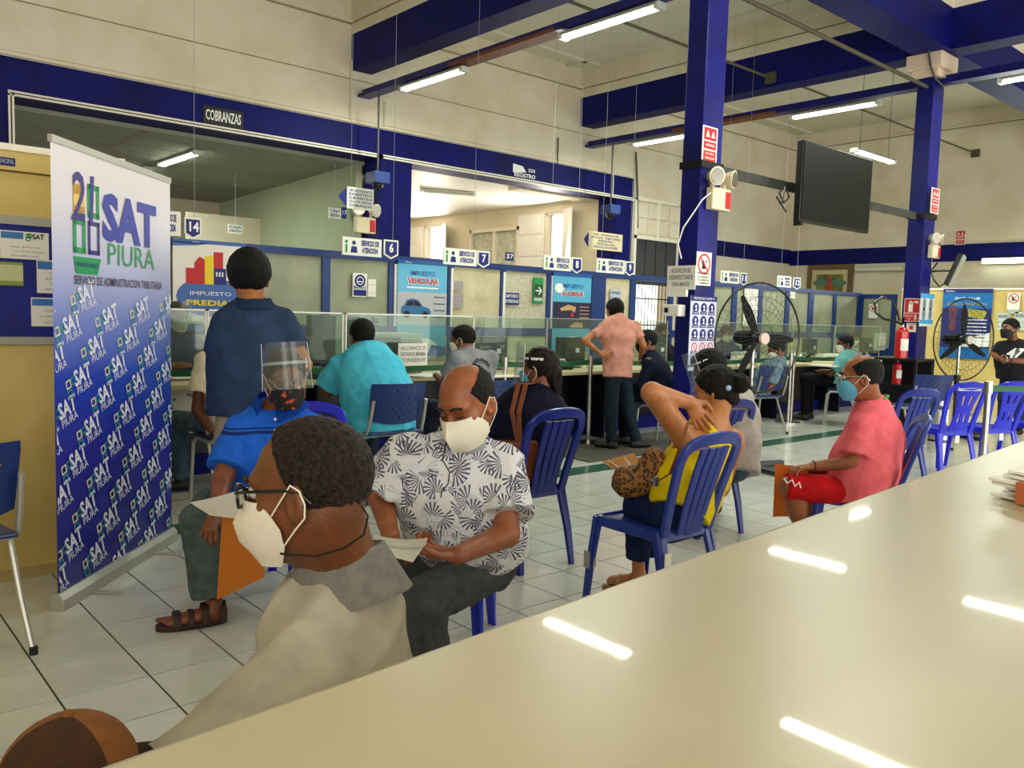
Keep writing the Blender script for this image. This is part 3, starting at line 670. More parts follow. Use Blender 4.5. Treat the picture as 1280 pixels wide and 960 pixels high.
# ---------------------------------------------------------------- posters on the right partition
c, w_, h = px_rect_x(1176.5, 361, 1238.5, 448, 13.97)
o = board('tax_poster', 'blue advertising poster behind the right fan', 'poster', c, RY, w_, h, mat('poster_blue', '#1d6fb5', .35), .006)
pr = Print(); pr.rect(-w_/2, w_/2, -h*.35, h*.22); pr.rect(-w_/2, w_/2, h*.44, h*.5); pr.obj('navy_field', mat('poster_indigo', '#232a72', .4), o)
pr = Print(); pr.text('EN EL CLUB', 0, h*.36, h*.05, width=w_*.5, z=.003); pr.text('SAT-Piura', -w_*.35, h*.465, h*.03, z=.004)
for k in range(6): pr.rect(w_*.02, w_*.42, h*(.05-.05*k), h*(.063-.05*k), z=.004)
pr.poly([(w_*.1, -h*.2), (w_*.5, -h*.12), (w_*.5, -h*.32), (-w_*.1, -h*.34)], z=.004); pr.obj('white_print', M_print_white, o)
pr = Print(); pr.text('GANA PREMIOS', 0, h*.28, h*.05, width=w_*.8, z=.003); pr.poly([(w_*.05, h*.1), (w_*.35, h*.06), (w_*.42, h*.18), (w_*.02, h*.22)], z=.004); pr.obj('gold_print', mat('print_gold', '#a8a244', .5), o)
pr = Print(); pr.disc(-w_*.27, h*.19, w_*.09, z=.004); pr.rect(-w_*.34, -w_*.2, -h*.1, h*.14, z=.004); pr.obj('figure_print', mat('print_maroon', '#6b3a4a', .5), o)
for k, (x0, y0, x1, y1, lb) in enumerate(((1247, 391, 1262, 413, 'left paper taped on the yellow partition behind the man'), (1268, 390, 1284, 413, 'right paper taped on the yellow partition behind the man'), (1260, 387, 1273, 392, 'narrow strip under the round prohibition sign'))):
    simple_sign('paper_notice', x0, y0, x1, y1, 0, ['AVISO', '- - - -', '- - -'], lb, m=mat('paper_green', '#c5d3c3', .6), tm=M_print_navy, X=13.965)

# ---------------------------------------------------------------- notice board at the left
c, w_, h = px_rect_y(-60, 281, 104, 421, 4.47)
o = board('notice_board', 'blue notice board with grey frame on the yellow partition', 'notice board', c, RX, w_, h, mat('board_blue', '#141f86', .7, noise=.3, nscale=6), .03)
B('frame_side', M_aluframe, -w_/2, w_/2, h/2, h/2+.04, -.03, .012, o); B('frame_side', M_aluframe, -w_/2, w_/2, -h/2-.035, -h/2, -.03, .012, o)
def sheet(x0, y0, x1, y1, lines, label, m=M_paper, head=None, green=False, Y=4.462):
    c, w_, h = px_rect_y(x0, y0, x1, y1, Y); o = board('notice_sheet', label, 'paper', c, RX, w_, h, m, .002)
    pr = Print()
    for k, t in enumerate(lines):
        if t: pr.text(t, .1*w_*(k % 2), h*(.5-(k+.5)/len(lines))*.8-h*.06, h*.09, width=w_*.6, bold=.0)
    pr.obj('lettering', M_print_grey, o)
    if head: pr = Print(); pr.rect(-w_*.48, head*w_-.48*w_, h*.22, h*.46); pr.obj('heading', mat('print_steel_blue', '#3b78b8', .5), o)
    if green: pr = Print(); pr.rect(-w_/2, w_/2, -h/2, -h*.3); pr.rect(-w_/2, w_/2, h*.38, h*.5); pr.obj('green_print', mat('print_olive', '#8a9a42', .5), o)
    return o, w_, h
o, w_, h = sheet(0, 289.5, 61, 324, ['', '', 'sat piura', 'consultas', 'facebook'], 'top white sheet with blue heading on the notice board', head=.45)
pr = Print(); pr.text('SAT', w_*.28, h*.33, h*.26, width=w_*.24, bold=.03); pr.obj('logo_text', M_print_black, o); pr = Print(); pr.ring(w_*.07, h*.36, .006, .011); pr.ring(w_*.07, h*.24, .006, .011); pr.ring(w_*.11, h*.36, .006, .011); pr.obj('logo_mark', M_print_green, o)
sheet(-22, 327, 29, 356.5, ['- - - -', '- - - -', '- - - -', '- - -'], 'greenish sheet on the notice board at the left edge', m=mat('paper_cream', '#c9cf9f', .6), green=True)
sheet(46, 326, 98, 367, ['', 'COMPE, S.A.', 'SUSPENSION', 'ORDENANZA', 'SIN A. 2021'], 'middle white sheet with blue strip, partly behind the banner', head=.6)
sheet(39, 372.5, 92, 408, ['', 'COMPE, S.A.', 'SUSPENSION', 'SIN A. 30 T.'], 'lowest white sheet with blue strip, beside the banner edge', head=.5)

# ---------------------------------------------------------------- roll-up banner
A_ = Vector((.865, 3.925, 0)); B_ = Vector((1.635, 4.755, 0)); rt = (B_-A_); BW = rt.length; rt.normalize(); BH = 1.93
M_ban = bpy.data.materials.new('banner_film'); M_ban.use_nodes = True; nt = M_ban.node_tree; b = nt.nodes['Principled BSDF']; b.inputs['Roughness'].default_value = .28
tc = nt.nodes.new('ShaderNodeTexCoord'); sx = nt.nodes.new('ShaderNodeSeparateXYZ'); cr = nt.nodes.new('ShaderNodeValToRGB'); mr = nt.nodes.new('ShaderNodeMapRange')
nt.links.new(tc.outputs['Object'], sx.inputs[0]); nt.links.new(sx.outputs['Y'], mr.inputs[0]); mr.inputs[1].default_value = -BH/2; mr.inputs[2].default_value = BH/2
nt.links.new(mr.outputs[0], cr.inputs[0]); nt.links.new(cr.outputs[0], b.inputs['Base Color'])
el = cr.color_ramp.elements; el[0].position = 0; el[0].color = lin('#0b1080'); el[1].position = 1; el[1].color = lin('#ece6ea')
for p_, c_ in ((.30, '#0e16a0'), (.48, '#2c46bd'), (.62, '#7f8fd6'), (.75, '#c3c6ea'), (.88, '#e6e2ee')): e = el.new(p_); e.color = lin(c_)
ctr = (A_+B_)/2+Vector((0, 0, .075+BH/2))
root = empty('rollup_banner', (A_+B_)/2, 0, 'tall roll-up banner fading from white to blue, covered in small white logos', 'banner')
bm_ = MB(); N = 24
for i in range(N):
    def zz(i): x = i/N; return .0008*math.sin(x*9)+.0025*math.exp(-((x-.28)/.03)**2)+.0022*math.exp(-((x-.45)/.02)**2)-.003*math.exp(-((x-.8)/.025)**2)
    x0, x1 = -BW/2+BW*i/N, -BW/2+BW*(i+1)/N
    bm_.quad((x0, -BH/2, zz(i)), (x1, -BH/2, zz(i+1)), (x1, BH/2, zz(i+1)), (x0, BH/2, zz(i)))
bmesh.ops.remove_doubles(bm_.bm, verts=bm_.bm.verts, dist=1e-4)
sheet_o = bm_.obj('banner_sheet', M_ban, None, smooth=True)
def FM(c): m = frame_of(c, rt); return Matrix.Translation(-((A_+B_)/2)) @ m
sheet_o.parent = root; sheet_o.matrix_local = FM(ctr)
rot = math.radians(17); cz, sz = math.cos(rot), math.sin(rot)
def sq(pr, x, y, s, t, z=.0045):
    P = [(-s/2, -s/2), (s/2, -s/2), (s/2, s/2), (-s/2, s/2)]; Q = [(a*(1-2*t/s), b*(1-2*t/s)) for a, b in P]
    v = [(x+a*cz-b*sz, y+a*sz+b*cz, z) for a, b in P+Q]; pr.add(v, [(k, (k+1) % 4, 4+(k+1) % 4, 4+k) for k in range(4)])
LM = [mat('print_banner_white', '#e9ecfa', .4), mat('print_banner_cream', '#e3e0b8', .4), mat('print_banner_teal', '#2f9aa8', .4)]
def lp(a, b_): return (a*cz-b_*sz, a*sz+b_*cz)
def logo_mesh(x, y, cut):
    bmx = bmesh.new(); mi = 0
    for k in range(3):
        pr = Print()
        if k == 0:
            p = lp(.062, .024); pr.text('SAT', x+p[0], y+p[1], .100, width=.140, bold=.035, rot=rot, z=.0045)
            p = lp(.064, -.034); pr.text('PIURA', x+p[0], y+p[1], .050, width=.128, bold=.0, rot=rot, z=.0045)
        elif k == 1: p = lp(-.056, .024); sq(pr, x+p[0], y+p[1], .040, .0075)
        else:
            p = lp(-.014, .028); sq(pr, x+p[0], y+p[1], .036, .007); p = lp(-.054, -.022); sq(pr, x+p[0], y+p[1], .040, .0075)
        vs = [bmx.verts.new(tuple(p)) for p in np.concatenate(pr.v)]
        for f in pr.f:
            try: bmx.faces.new([vs[i] for i in f]).material_index = k
            except ValueError: pass
    if cut:
        for co, no in (((-BW/2+.004, 0, 0), (-1, 0, 0)), ((BW/2-.004, 0, 0), (1, 0, 0)), ((0, -BH/2+.004, 0), (0, -1, 0))):
            bmesh.ops.bisect_plane(bmx, geom=bmx.verts[:]+bmx.edges[:]+bmx.faces[:], plane_co=co, plane_no=no, clear_outer=True)
    me = bpy.data.meshes.new('printed_logo'); bmx.to_mesh(me); bmx.free()
    for m_ in LM: me.materials.append(m_)
    return me
whole = logo_mesh(0, 0, False)
for i in range(-14, 16):
    for j in range(-4, 22):
        x = -.36+i*.205-j*.125; y = .30-i*.098-j*.135
        if abs(x) > BW/2+.15 or y > .30 or y < -BH/2-.07: continue
        if abs(x) < BW/2-.15 and y > -BH/2+.11: o = link('printed_logo', whole, sheet_o); o.location = (x, y, 0)
        else:
            me = logo_mesh(x, y, True)
            if len(me.polygons): link('printed_logo', me, sheet_o)
# large logo
L1 = Print(); L1.text('SAT', .11, .69, .36, width=.55, sy=.80, bold=.045, z=.005); L1.obj('large_lettering', mat('logo_blue', '#1a2fa8', .4), sheet_o)
L2 = Print(); L2.text('PIURA', .12, .525, .15, width=.48, bold=-.005, z=.005)
gx, gy = -.30, .60
def rsq(pr, x, y, w2, h2, t, z): 
    pr.rect(x-w2, x+w2, y+h2-t, y+h2, z); pr.rect(x-w2, x+w2, y-h2, y-h2+t, z); pr.rect(x-w2, x-w2+t, y-h2, y+h2, z); pr.rect(x+w2-t, x+w2, y-h2, y+h2, z)
rsq(L2, gx+.06, gy+.155, .05, .075, .025, .005); rsq(L2, gx-.06, gy-.01, .05, .075, .025, .005); L2.poly([(gx-.11, gy-.10), (gx+.12, gy-.10), (gx+.09, gy-.175), (gx-.09, gy-.175)], .005); L2.obj('green_logo_print', mat('logo_green', '#159a58', .4), sheet_o)
L3 = Print(); rsq(L3, gx+.06, gy-.01, .05, .075, .02, .0052); L3.text('2', gx-.07, gy+.15, .30, width=.11, bold=.01, shear=.1, z=.006); L3.text('1', gx+.035, gy+.15, .30, width=.045, bold=.012, shear=.1, z=.006); L3.text('ANIVERSARIO', gx, gy-.135, .03, z=.006); L3.obj('violet_logo_print', mat('logo_violet', '#2c2484', .4), sheet_o)
L4 = Print(); rsq(L4, gx-.06, gy+.145, .045, .07, .045, .0046); L4.obj('yellow_logo_print', mat('logo_yellow', '#f0c66a', .4), sheet_o)
L5 = Print(); L5.text('SERVICIO DE ADMINISTRACION TRIBUTARIA', .02, .395, .062, width=.86, bold=.01, z=.005, sy=.9); L5.obj('small_lettering', mat('print_maroon_dark', '#4a3544', .5), sheet_o)
ob = MB(); ob.prism([(-.032, 0), (.032, 0), (.030, .05), (.012, .078), (-.012, .078), (-.030, .05)], -BW/2-.01, BW/2+.01)
bo = ob.obj('base', M_alu, root); bo.matrix_local = Matrix.Rotation(math.atan2(rt.y, rt.x)-PI/2, 4, 'Z')
r2 = Matrix.Rotation(math.atan2(rt.y, rt.x), 4, 'Z')
o = MB().box(-BW/2, BW/2, -.008, .012, BH+.07, BH+.10).obj('top_rail', M_alu, root); o.matrix_local = r2
o = MB().cyl((0, .02, .05), (.06, .02, BH+.09), .01, n=8).obj('support_pole', M_alu, root); o.matrix_local = r2
for s in (-.33, .3):
    o = MB().box(s-.012, s+.012, -.17, .15, 0, .012, bevel=.004).obj('foot', M_alu, root); o.matrix_local = r2

# ---------------------------------------------------------------- glazed partition behind the counter
YG = 7.7
gl = empty('glazed_partition', (8.8, YG, 0), 0, 'long blue-framed partition with frosted panes behind the service counter', 'partition')
def gp(name, m, x0, x1, z0, z1, d0=-.03, d1=.03): return B(name, m, x0-8.8, x1-8.8, d0, d1, z0, z1, gl)
def gx(px, py=370): return on_y(px, py, YG).x
XL, XR = 1.9, gx(1073, 400)
gp('top_rail', M_blueframe, XL, XR, 1.86, 1.93, -.04, .04)
gp('lower_rail', M_blueframe, XL, XR, 1.07, 1.17, -.035, .035)
gp('low_panel', mat('low_panel_beige', '#cdc79e', .6), XL, XR, 0.0, 1.07, -.02, .02)
posts = [(XL, XL+.08), (gx(305), gx(309)), (gx(401), gx(411)), (gx(484), gx(495)), (gx(558), gx(565)), (gx(624), gx(630)), (gx(682), gx(690)), (gx(738), gx(755)), (gx(786), gx(793)), (gx(836), gx(840)), (gx(888), gx(891)), (gx(914), gx(920)), (gx(947), gx(952)), (gx(981), gx(986)), (gx(1010), gx(1016)), (gx(1041), gx(1045)), (XR-.12, XR)]
M_fr1 = mat('frosted_warm', '#d9cfae', .55, noise=.12, nscale=5, hex2='#c4b994'); M_fr2 = mat('frosted_green', '#a2a68c', .5, noise=.12, nscale=3, hex2='#8f947c')
M_fr3 = mat('obscure_glass', '#cfcbb4', .35, noise=.2, nscale=30, hex2='#b5b096', bump=.3, bscale=60)
for k, (a, b) in enumerate(posts):
    gp('post', M_blueframe, a, b, 0, 1.86)
    if k+1 < len(posts) and k not in (8, 9):
        c = posts[k+1][0]; m = M_fr2 if k in (0, 1, 2, 10, 11, 12, 13, 14, 15) else (M_fr3 if k == 5 else M_fr1)
        gp('pane', m, b, c, 1.17, 1.86, -.005, .005)
for k in (3, 4, 5, 6): gp('white_strip', M_white, posts[k][1]-.05, posts[k][1]-.015, 1.17, 1.84, -.045, -.03)
xs = gx(755); gp('door_leaf', M_blueframe, xs, gx(786), 0.0, .95, -.012, .012)
# blue door at the far end
d2 = empty('door_2', (XR+.02, 7.35, 0)); d2['kind'] = 'structure'
B('door_frame', M_blueframe, -.03, .03, -.35, .35, 1.83, 1.91, d2)
for y0 in (-.35, .27): B('door_post', M_blueframe, -.03, .03, y0, y0+.08, 0, 1.83, d2)
B('pane', M_fr2, -.006, .006, -.27, .27, .9, 1.83, d2); B('lower_panel', M_blueframe, -.02, .02, -.27, .27, 0, .9, d2)
prohibition(1086, 380, 1097, 398, 0, 'prohibition sign on the blue-framed door', X=XR-.03, below=None)
B('side_cabinet', mat('cabinet_green', '#a9ab84', .5), 15.7, 16.2, 6.3, 6.75, 0, 2.08); tag(bpy.data.objects['side_cabinet'], 'tall pale green cabinet left of the far column', 'cabinet')

# posters and notices on the glazing
def poster_base(x0, y0, x1, y1, m, label, Y=YG-.06):
    c, w_, h = px_rect_y(x0, y0, x1, y1, Y); return board('poster', label, 'poster', c, RX, w_, h, m, .006), w_, h
M_pw = mat('poster_white', '#e9e4dc', .35); M_pb = mat('poster_royal', '#1257a8', .4); M_ps = mat('poster_sky', '#58b4dc', .35)
o, w_, h = poster_base(216, 301, 308, 414, M_pw, 'white and blue poster with red and yellow tower blocks')
pr = Print(); pr.rect(-w_/2, w_/2, h*.46, h*.5); pr.poly([(-w_/2, h*.47), (0, h*.47), (-w_*.18, h*.44), (-w_*.5, h*.42)]); pr.disc(0, -h*.12, w_*.46, h*.22); pr.rect(-w_/2, w_/2, -h*.5, -h*.42); pr.obj('blue_print', M_pb, o)
pr = Print(); pr.poly([(-w_*.22, h*.02), (-w_*.08, h*.02), (-w_*.08, h*.29), (-w_*.15, h*.32), (-w_*.22, h*.25)], .003); pr.rect(w_*.04, w_*.17, h*.2, h*.38, .003); pr.rect(-w_*.33, -w_*.22, h*.02, h*.19, .003); pr.obj('red_print', M_print_red, o)
pr = Print(); pr.rect(-w_*.08, w_*.04, h*.02, h*.33, .0032); pr.text('PREDIAL', 0, -h*.19, h*.085, width=w_*.66, bold=.03, z=.005); pr.obj('yellow_print', M_print_yellow, o)
pr = Print(); pr.rect(w_*.04, w_*.21, h*.02, h*.2, .0034); pr.obj('navy_print', M_print_navy, o)
pr = Print(); pr.text('IMPUESTO', 0, -h*.085, h*.06, width=w_*.56, bold=.0, z=.005); pr.text('SAT-Piura', -w_*.2, h*.475, h*.02, z=.005)
for k in range(3): pr.rect(w_*(.07+.04*k), w_*(.09+.04*k), h*.11, h*.16, .005)
pr.obj('white_print', M_print_white, o)
o, w_, h = poster_base(496.5, 326, 558, 445, M_ps, 'sky blue poster with a small blue car')
pr = Print(); pr.rect(-w_/2, w_/2, -h*.17, h*.17, .002); pr.obj('grey_band', mat('poster_grey', '#b9bcc4', .4), o)
pr = Print(); pr.disc(0, -h*.42, w_*.33, h*.11, .003); pr.text('VEHICULAR', .003, h*.283, h*.09, width=w_*.66, bold=.06, z=.003); pr.rect(-w_*.32, w_*.32, h*.21, h*.225, .003); pr.text('SAT-Piura', -w_*.3, h*.475, h*.02, z=.005); pr.obj('white_print', M_print_white, o)
pr = Print(); pr.text('IMPUESTO', 0, h*.365, h*.065, width=w_*.5, bold=.02, z=.004); pr.rect(-w_/2, w_/2, h*.46, h*.5, .003); pr.poly([(w_*.1, -h*.5), (w_*.5, -h*.5), (w_*.5, -h*.41), (w_*.2, -h*.38)], .0035); pr.obj('blue_print', M_pb, o)
pr = Print(); pr.text('VEHICULAR', 0, h*.285, h*.08, width=w_*.62, bold=.03, z=.006)
pr.obj('red_print', M_print_red, o)
cx_, cy_, s_ = -w_*.13, -.01, w_*.30
pr = Print(); pr.poly([(cx_+a*s_, cy_+b*s_) for a, b in ((-1, -.22), (-.98, .12), (-.8, .22), (-.62, .52), (-.2, .6), (.15, .5), (.45, .18), (.85, .08), (1.0, -.1), (.98, -.25), (.7, -.32), (-.7, -.32))], .004); pr.obj('car_body_print', mat('print_car_blue', '#1c6aa0', .4), o)
pr = Print(); pr.poly([(cx_+a*s_, cy_+b*s_) for a, b in ((-.7, .2), (-.52, .46), (-.2, .5), (-.2, .2))], .006); pr.poly([(cx_+a*s_, cy_+b*s_) for a, b in ((-.14, .2), (-.14, .5), (.12, .44), (.36, .2))], .006)
for q in (-.62, .62): pr.disc(cx_+q*s_, cy_-.28*s_, .2*s_, z=.005)
for k in range(4): pr.rect(w_*.22, w_*.46, h*(.12-.07*k), h*(.13-.07*k), .004)
pr.obj('dark_print', M_print_black, o)
pr = Print(); pr.text('SAT', .0, -h*.40, h*.05, width=w_*.3, bold=.03, z=.006); pr.obj('logo_lettering', M_print_navy, o)
o, w_, h = poster_base(691, 341, 738, 440, M_ps, 'blue poster with two hands passing a key')
pr = Print(); pr.rect(-w_/2, w_/2, -h*.20, h*.13, .002); pr.obj('dark_band', mat('poster_dark_indigo', '#1a1c44', .4), o)
pr = Print(); pr.disc(-w_*.35, h*.30, w_*.12, h*.06, .003); pr.disc(0, -h*.40, w_*.3, h*.1, .003); pr.text('ALCABALA', .002, h*.235, h*.085, width=w_*.62, bold=.06, z=.003); pr.obj('white_print', M_print_white, o)
pr = Print(); pr.text('IMPUESTO', 0, h*.33, h*.07, width=w_*.55, bold=.02, z=.004); pr.rect(-w_/2, w_/2, h*.45, h*.5, .003); pr.obj('blue_print', M_pb, o)
pr = Print(); pr.text('ALCABALA', 0, h*.235, h*.075, width=w_*.58, bold=.03, z=.006); pr.disc(0, -h*.03, w_*.04, h*.03, .004); pr.obj('red_print', M_print_red, o)
pr = Print(); pr.poly([(-w_*.32, h*.05), (-w_*.1, h*.10), (w_*.1, h*.07), (w_*.07, 0), (-w_*.02, h*.03), (-w_*.3, h*.02)], .004); pr.poly([(-w_*.05, -h*.17), (w_*.1, -h*.12), (w_*.28, -h*.13), (w_*.3, -h*.19), (-w_*.05, -h*.19)], .004)
for k in range(4): pr.rect(w_*.2, w_*.45, h*(.07-.045*k), h*(.08-.045*k), .004)
pr.obj('hand_print', mat('print_skin', '#c9a072', .5), o)
pr = Print(); pr.text('SAT', 0, -h*.40, h*.05, width=w_*.3, bold=.03, z=.006); pr.obj('logo_lettering', M_print_navy, o)
o, w_, h = simple_sign('distance_sign', 441, 341.5, 459, 371, YG-.05, ['', '', 'MANTENGA SU', 'DISTANCIA'], 'white notice with round blue symbol on the glazing under sign 6')
pr = Print(); pr.disc(0, h*.18, w_*.38); pr.rect(-w_*.45, w_*.45, -h*.46, -h*.2, .001); pr.obj('blue_print', M_print_navy, o); pr = Print(); pr.ring(0, h*.18, w_*.2, w_*.25, .004); pr.line(-w_*.2, h*.14, w_*.2, h*.14, .01, .004); pr.obj('white_print', M_print_white, o)
simple_sign('paper_notice', 460, 349, 470, 371, YG-.04, ['- - -', '- - -'], 'plain paper beside the round blue symbol notice', m=M_paper, tm=M_fr1)
for k, (a, b) in enumerate(((351, 363), (366, 385))): simple_sign('paper_notice', 567, a, 579, b, YG-.04, ['- - - -', '- - - -', '- - -'], ('upper' if k == 0 else 'lower') + ' grey printed sheet on the bright pane under sign 7', m=mat('paper_mauve', '#a8a0a2', .6), tm=M_print_grey)
o, w_, h = simple_sign('capacity_sign', 631, 366, 649, 381, YG-.04, ['AFORO', '10 PERSONAS'], 'small blue sign with white word on the frosted pane', m=M_print_navy, tm=M_print_white)
o, w_, h = simple_sign('exit_sign', 667, 347, 679, 380, YG-.04, ['', '', '', 'SALIDA'], 'green exit arrow sign on the frosted pane', m=M_print_green, tm=M_print_white)
pr = Print(); pr.rect(-w_*.42, w_*.42, -h*.3, h*.24, .001); pr.obj('dark_green_print', mat('print_dark_green', '#0c4a2c', .5), o)
pr = Print(); pr.line(-w_*.3, 0, w_*.25, 0, h*.05, .004); pr.line(0, h*.14, w_*.3, 0, h*.05, .004); pr.line(0, -h*.14, w_*.3, 0, h*.05, .004); pr.rect(-w_*.4, w_*.4, -h*.33, -h*.31, .004); pr.obj('white_print', M_print_white, o)
simple_sign('paper_notice', 763, 362, 776, 386, YG-.04, ['AVISO', '- - -', '- - -', '- -'], 'small printed notice on the blue-framed pane left of the barred window', m=mat('paper_blue', '#b9c6d0', .6))
simple_sign('paper_notice', 930, 361, 947, 408, YG-.04, ['- - - -']*6, 'long white sheet on the glazing behind the left fan', m=M_paper, tm=M_print_grey)
simple_sign('paper_notice', 988, 364, 994, 373, YG-.04, ['- -'], 'tiny white note on the glazing below sign 12', m=M_paper, tm=M_print_grey)

# ---------------------------------------------------------------- service counter
ct = empty('service_counter', (8.5, 6.4, 0), 0, 'long cream-topped service counter with dark blue front', 'counter')
M_ctop = mat('counter_top_cream', '#c9bf92', .4, noise=.06, nscale=20)
for k in range(7):
    a = 1.55+k*1.75; b = a+1.745
    B('top_panel', M_ctop, a-8.5, b-8.5, -.35, .40, .725, .76, ct, bevel=.006)
    B('front_panel', M_dark, a-8.5, b-8.5, .16, .18, .03, .725, ct)
    B('side_panel', M_dark, a-8.5, a-8.48, -.22, .36, 0, .725, ct)
B('kick_strip', M_navy, -6.95, 5.3, .12, .16, 0, .16, ct)
pp = board('leaflet_rack', 'white sheets with scribbled print on the counter front near the banner', 'paper', on_y(226, 515, 6.5), RX, .62, .34, M_paper, .01)
pr = Print(); random.seed(3)
for k in range(46): x, y = random.uniform(-.29, .29), random.uniform(-.15, .15); pr.rect(x, x+random.uniform(.01, .04), y, y+random.uniform(.006, .02))
tag(pr.obj('print', M_print_grey, pp), kind='stuff')

# sneeze screens
def screen(x0, x1, framed, label, Y=6.3, z1=1.31):
    a, b = on_y(x0, 420, Y).x, on_y(x1, 420, Y).x; o = empty('sneeze_screen', ((a+b)/2, Y, .76), 0, label, 'screen', 'acrylic screens on the service counter'); w_ = (b-a)/2; h = z1-.76
    B('pane', M_acr, -w_, w_, -.002, .002, .12, h, o)
    m = M_white if framed else M_cap; t = .012 if framed else .005
    for q in (-w_, w_-t): B('frame_post', m, q, q+t, -t/2, t/2, 0, h, o)
    B('frame_top', m, -w_, w_, -t/2, t/2, h-t, h, o)
for x0, x1, fr, lb in ((206, 258, 1, 'white-framed acrylic screen beside the banner, in front of the first clerk'), (259, 429, 1, 'wide white-framed acrylic screen behind the standing man'), (431.5, 592, 1, 'acrylic screen in front of the clerk by the turquoise shirt'), (593, 683, 0, 'clear acrylic screen between the grey shirt man and the woman in navy'), (684, 834, 0, 'clear acrylic screen behind the standing woman in pink'), (892, 990, 0, 'clear acrylic screen seen through the left fan'), (991, 1043, 0, 'clear acrylic screen right of the left fan'), (1044, 1100, 0, 'last acrylic screen before the extinguisher')):
    screen(x0, x1, fr, lb)

# ---------------------------------------------------------------- monitors and desk things
def monitor(px, py, Y, w_, h, label, rz=0.0, m=None):
    p = on_y(px, py, Y); o = empty('monitor', (p.x, Y, .76), rz, label, 'monitor'); z = max(p.z-.76, h/2+.06)
    B('casing', m or M_black, -w_/2, w_/2, -.02, .02, z-h/2, z+h/2, o, bevel=.006); B('back_bulge', m or M_black, -w_*.3, w_*.3, -.05, -.02, z-h*.25, z+h*.25, o, bevel=.01)
    B('stand_neck', M_black, -.03, .03, 0, .03, 0, z-h/2+.02, o); B('stand_base', M_black, -.11, .11, -.08, .08, 0, .015, o, bevel=.004)
    pr = Print(); pr.rect(.03, .09, z-.03, z+.02); x = pr.obj('label_sticker', M_print_white, o); x.matrix_local = Matrix.Translation((0, -.052, 0)) @ Matrix.Rotation(PI/2, 4, 'X')
    return o
monitor(470, 443, 6.45, .50, .28, 'black monitor behind the white notice, right of the turquoise shirt')
monitor(614, 438, 6.6, .44, .28, 'black monitor back right of the man in the grey shirt', .1)
monitor(713, 440, 6.6, .44, .28, 'black monitor back right of the woman in navy')
monitor(820, 440, 6.6, .42, .28, 'dark monitor between the standing woman and the tall column')
monitor(1012, 434, 6.7, .40, .26, 'small dark monitor right of the left fan')
monitor(1082, 431, 6.7, .36, .24, 'dark monitor left of the extinguisher', m=M_dark)
monitor(1100, 427, 6.75, .36, .30, 'monitor with a white sheet taped on it beside the extinguisher', m=M_cap)
o = empty('printer', (on_y(497, 424, 6.55).x, 6.72, .76), 0, 'grey office printer top beside the car poster', 'printer')
B('body', mat('printer_grey', '#8d9688', .5), -.28, .28, -.2, .2, .0, .30, o, bevel=.02); B('lid', mat('printer_lid', '#b2b8a8', .4), -.27, .27, -.19, .19, .30, .37, o, bevel=.015); B('paper_tray', M_dark, -.2, .2, -.24, -.2, .08, .14, o)
o, w_, h = simple_sign('counter_notice', 498, 429, 534, 464, 6.2, ['ALCANCE O', 'DISTANCIA MINIMA', 'CONSERVE', ''], 'white notice standing on the counter beside the turquoise shirt', m=M_paper, tm=M_print_grey)
o = empty('binder_row', (on_y(424, 415, 6.6).x, 6.6, .76), 0, 'row of grey box files standing behind the acrylic screen', 'box file')
for k in range(4): B('box_file', mat('file_grey%d' % (k % 2), ('#3f4a4a', '#a9ada0')[k % 2], .5), -.24+.12*k, -.13+.12*k, -.15, .15, .14, .52, o)
B('stand', M_dark, -.28, .28, -.18, .18, 0, .14, o)
def item(name, px, py, Y, label, cat, build):
    p = on_y(px, py, Y); o = empty(name, (p.x, Y, .76), 0, label, cat); build(o); return o
item('desk_tray', 385, 440, 6.75, 'cream desk box behind the standing man', 'box', lambda o: (B('box', mat('box_cream', '#b3a986', .6), -.22, .22, -.12, .12, 0, .3, o), B('lid', mat('box_lid', '#8f8764', .6), -.23, .23, -.13, .13, .3, .33, o)))
item('desk_phone', 395, 470, 6.25, 'dark telephone behind the face shield of the man in the blue polo', 'telephone', lambda o: (B('base', M_black, -.09, .09, -.1, .1, 0, .05, o, bevel=.01), MB().tube([(-.08, 0, .07), (-.03, 0, .09), (.03, 0, .09), (.08, 0, .07)], .02).obj('handset', M_black, o)))
item('mug', 647, 458, 6.25, 'small pale mug beside the woman in navy', 'mug', lambda o: (MB().cyl((0, 0, 0), (0, 0, .09), .035, .04, 16).obj('cup', M_sign, o, smooth=True), MB().tube([(.038, 0, .07), (.065, 0, .06), (.065, 0, .03), (.038, 0, .02)], .006).obj('handle', M_sign, o)))
item('glass_bowl', 738, 455, 6.3, 'clear plastic cup on the counter left of the standing woman', 'cup', lambda o: (MB().cyl((0, 0, 0), (0, 0, .12), .04, .055, 16, caps=False).obj('cup', M_glass, o), MB().cyl((0, 0, 0), (0, 0, .004), .04, n=16).obj('cup_base', M_cap, o)))
item('telephone', 702, 457, 6.4, 'small black telephone beside the monitor right of the woman in navy', 'telephone', lambda o: (B('base', M_black, -.08, .08, -.1, .1, 0, .04, o, bevel=.01), MB().tube([(-.07, 0, .06), (-.03, 0, .10), (.03, 0, .10), (.07, 0, .06)], .015).obj('handset', M_alu, o)))
item('telephone', 1003, 458, 6.4, 'black telephone on the counter right of the left fan', 'telephone', lambda o: (B('base', M_black, -.10, .10, -.1, .1, 0, .05, o, bevel=.01), MB().tube([(-.09, 0, .07), (-.03, 0, .12), (.04, 0, .13), (.09, 0, .10)], .018).obj('handset', M_alu, o)))
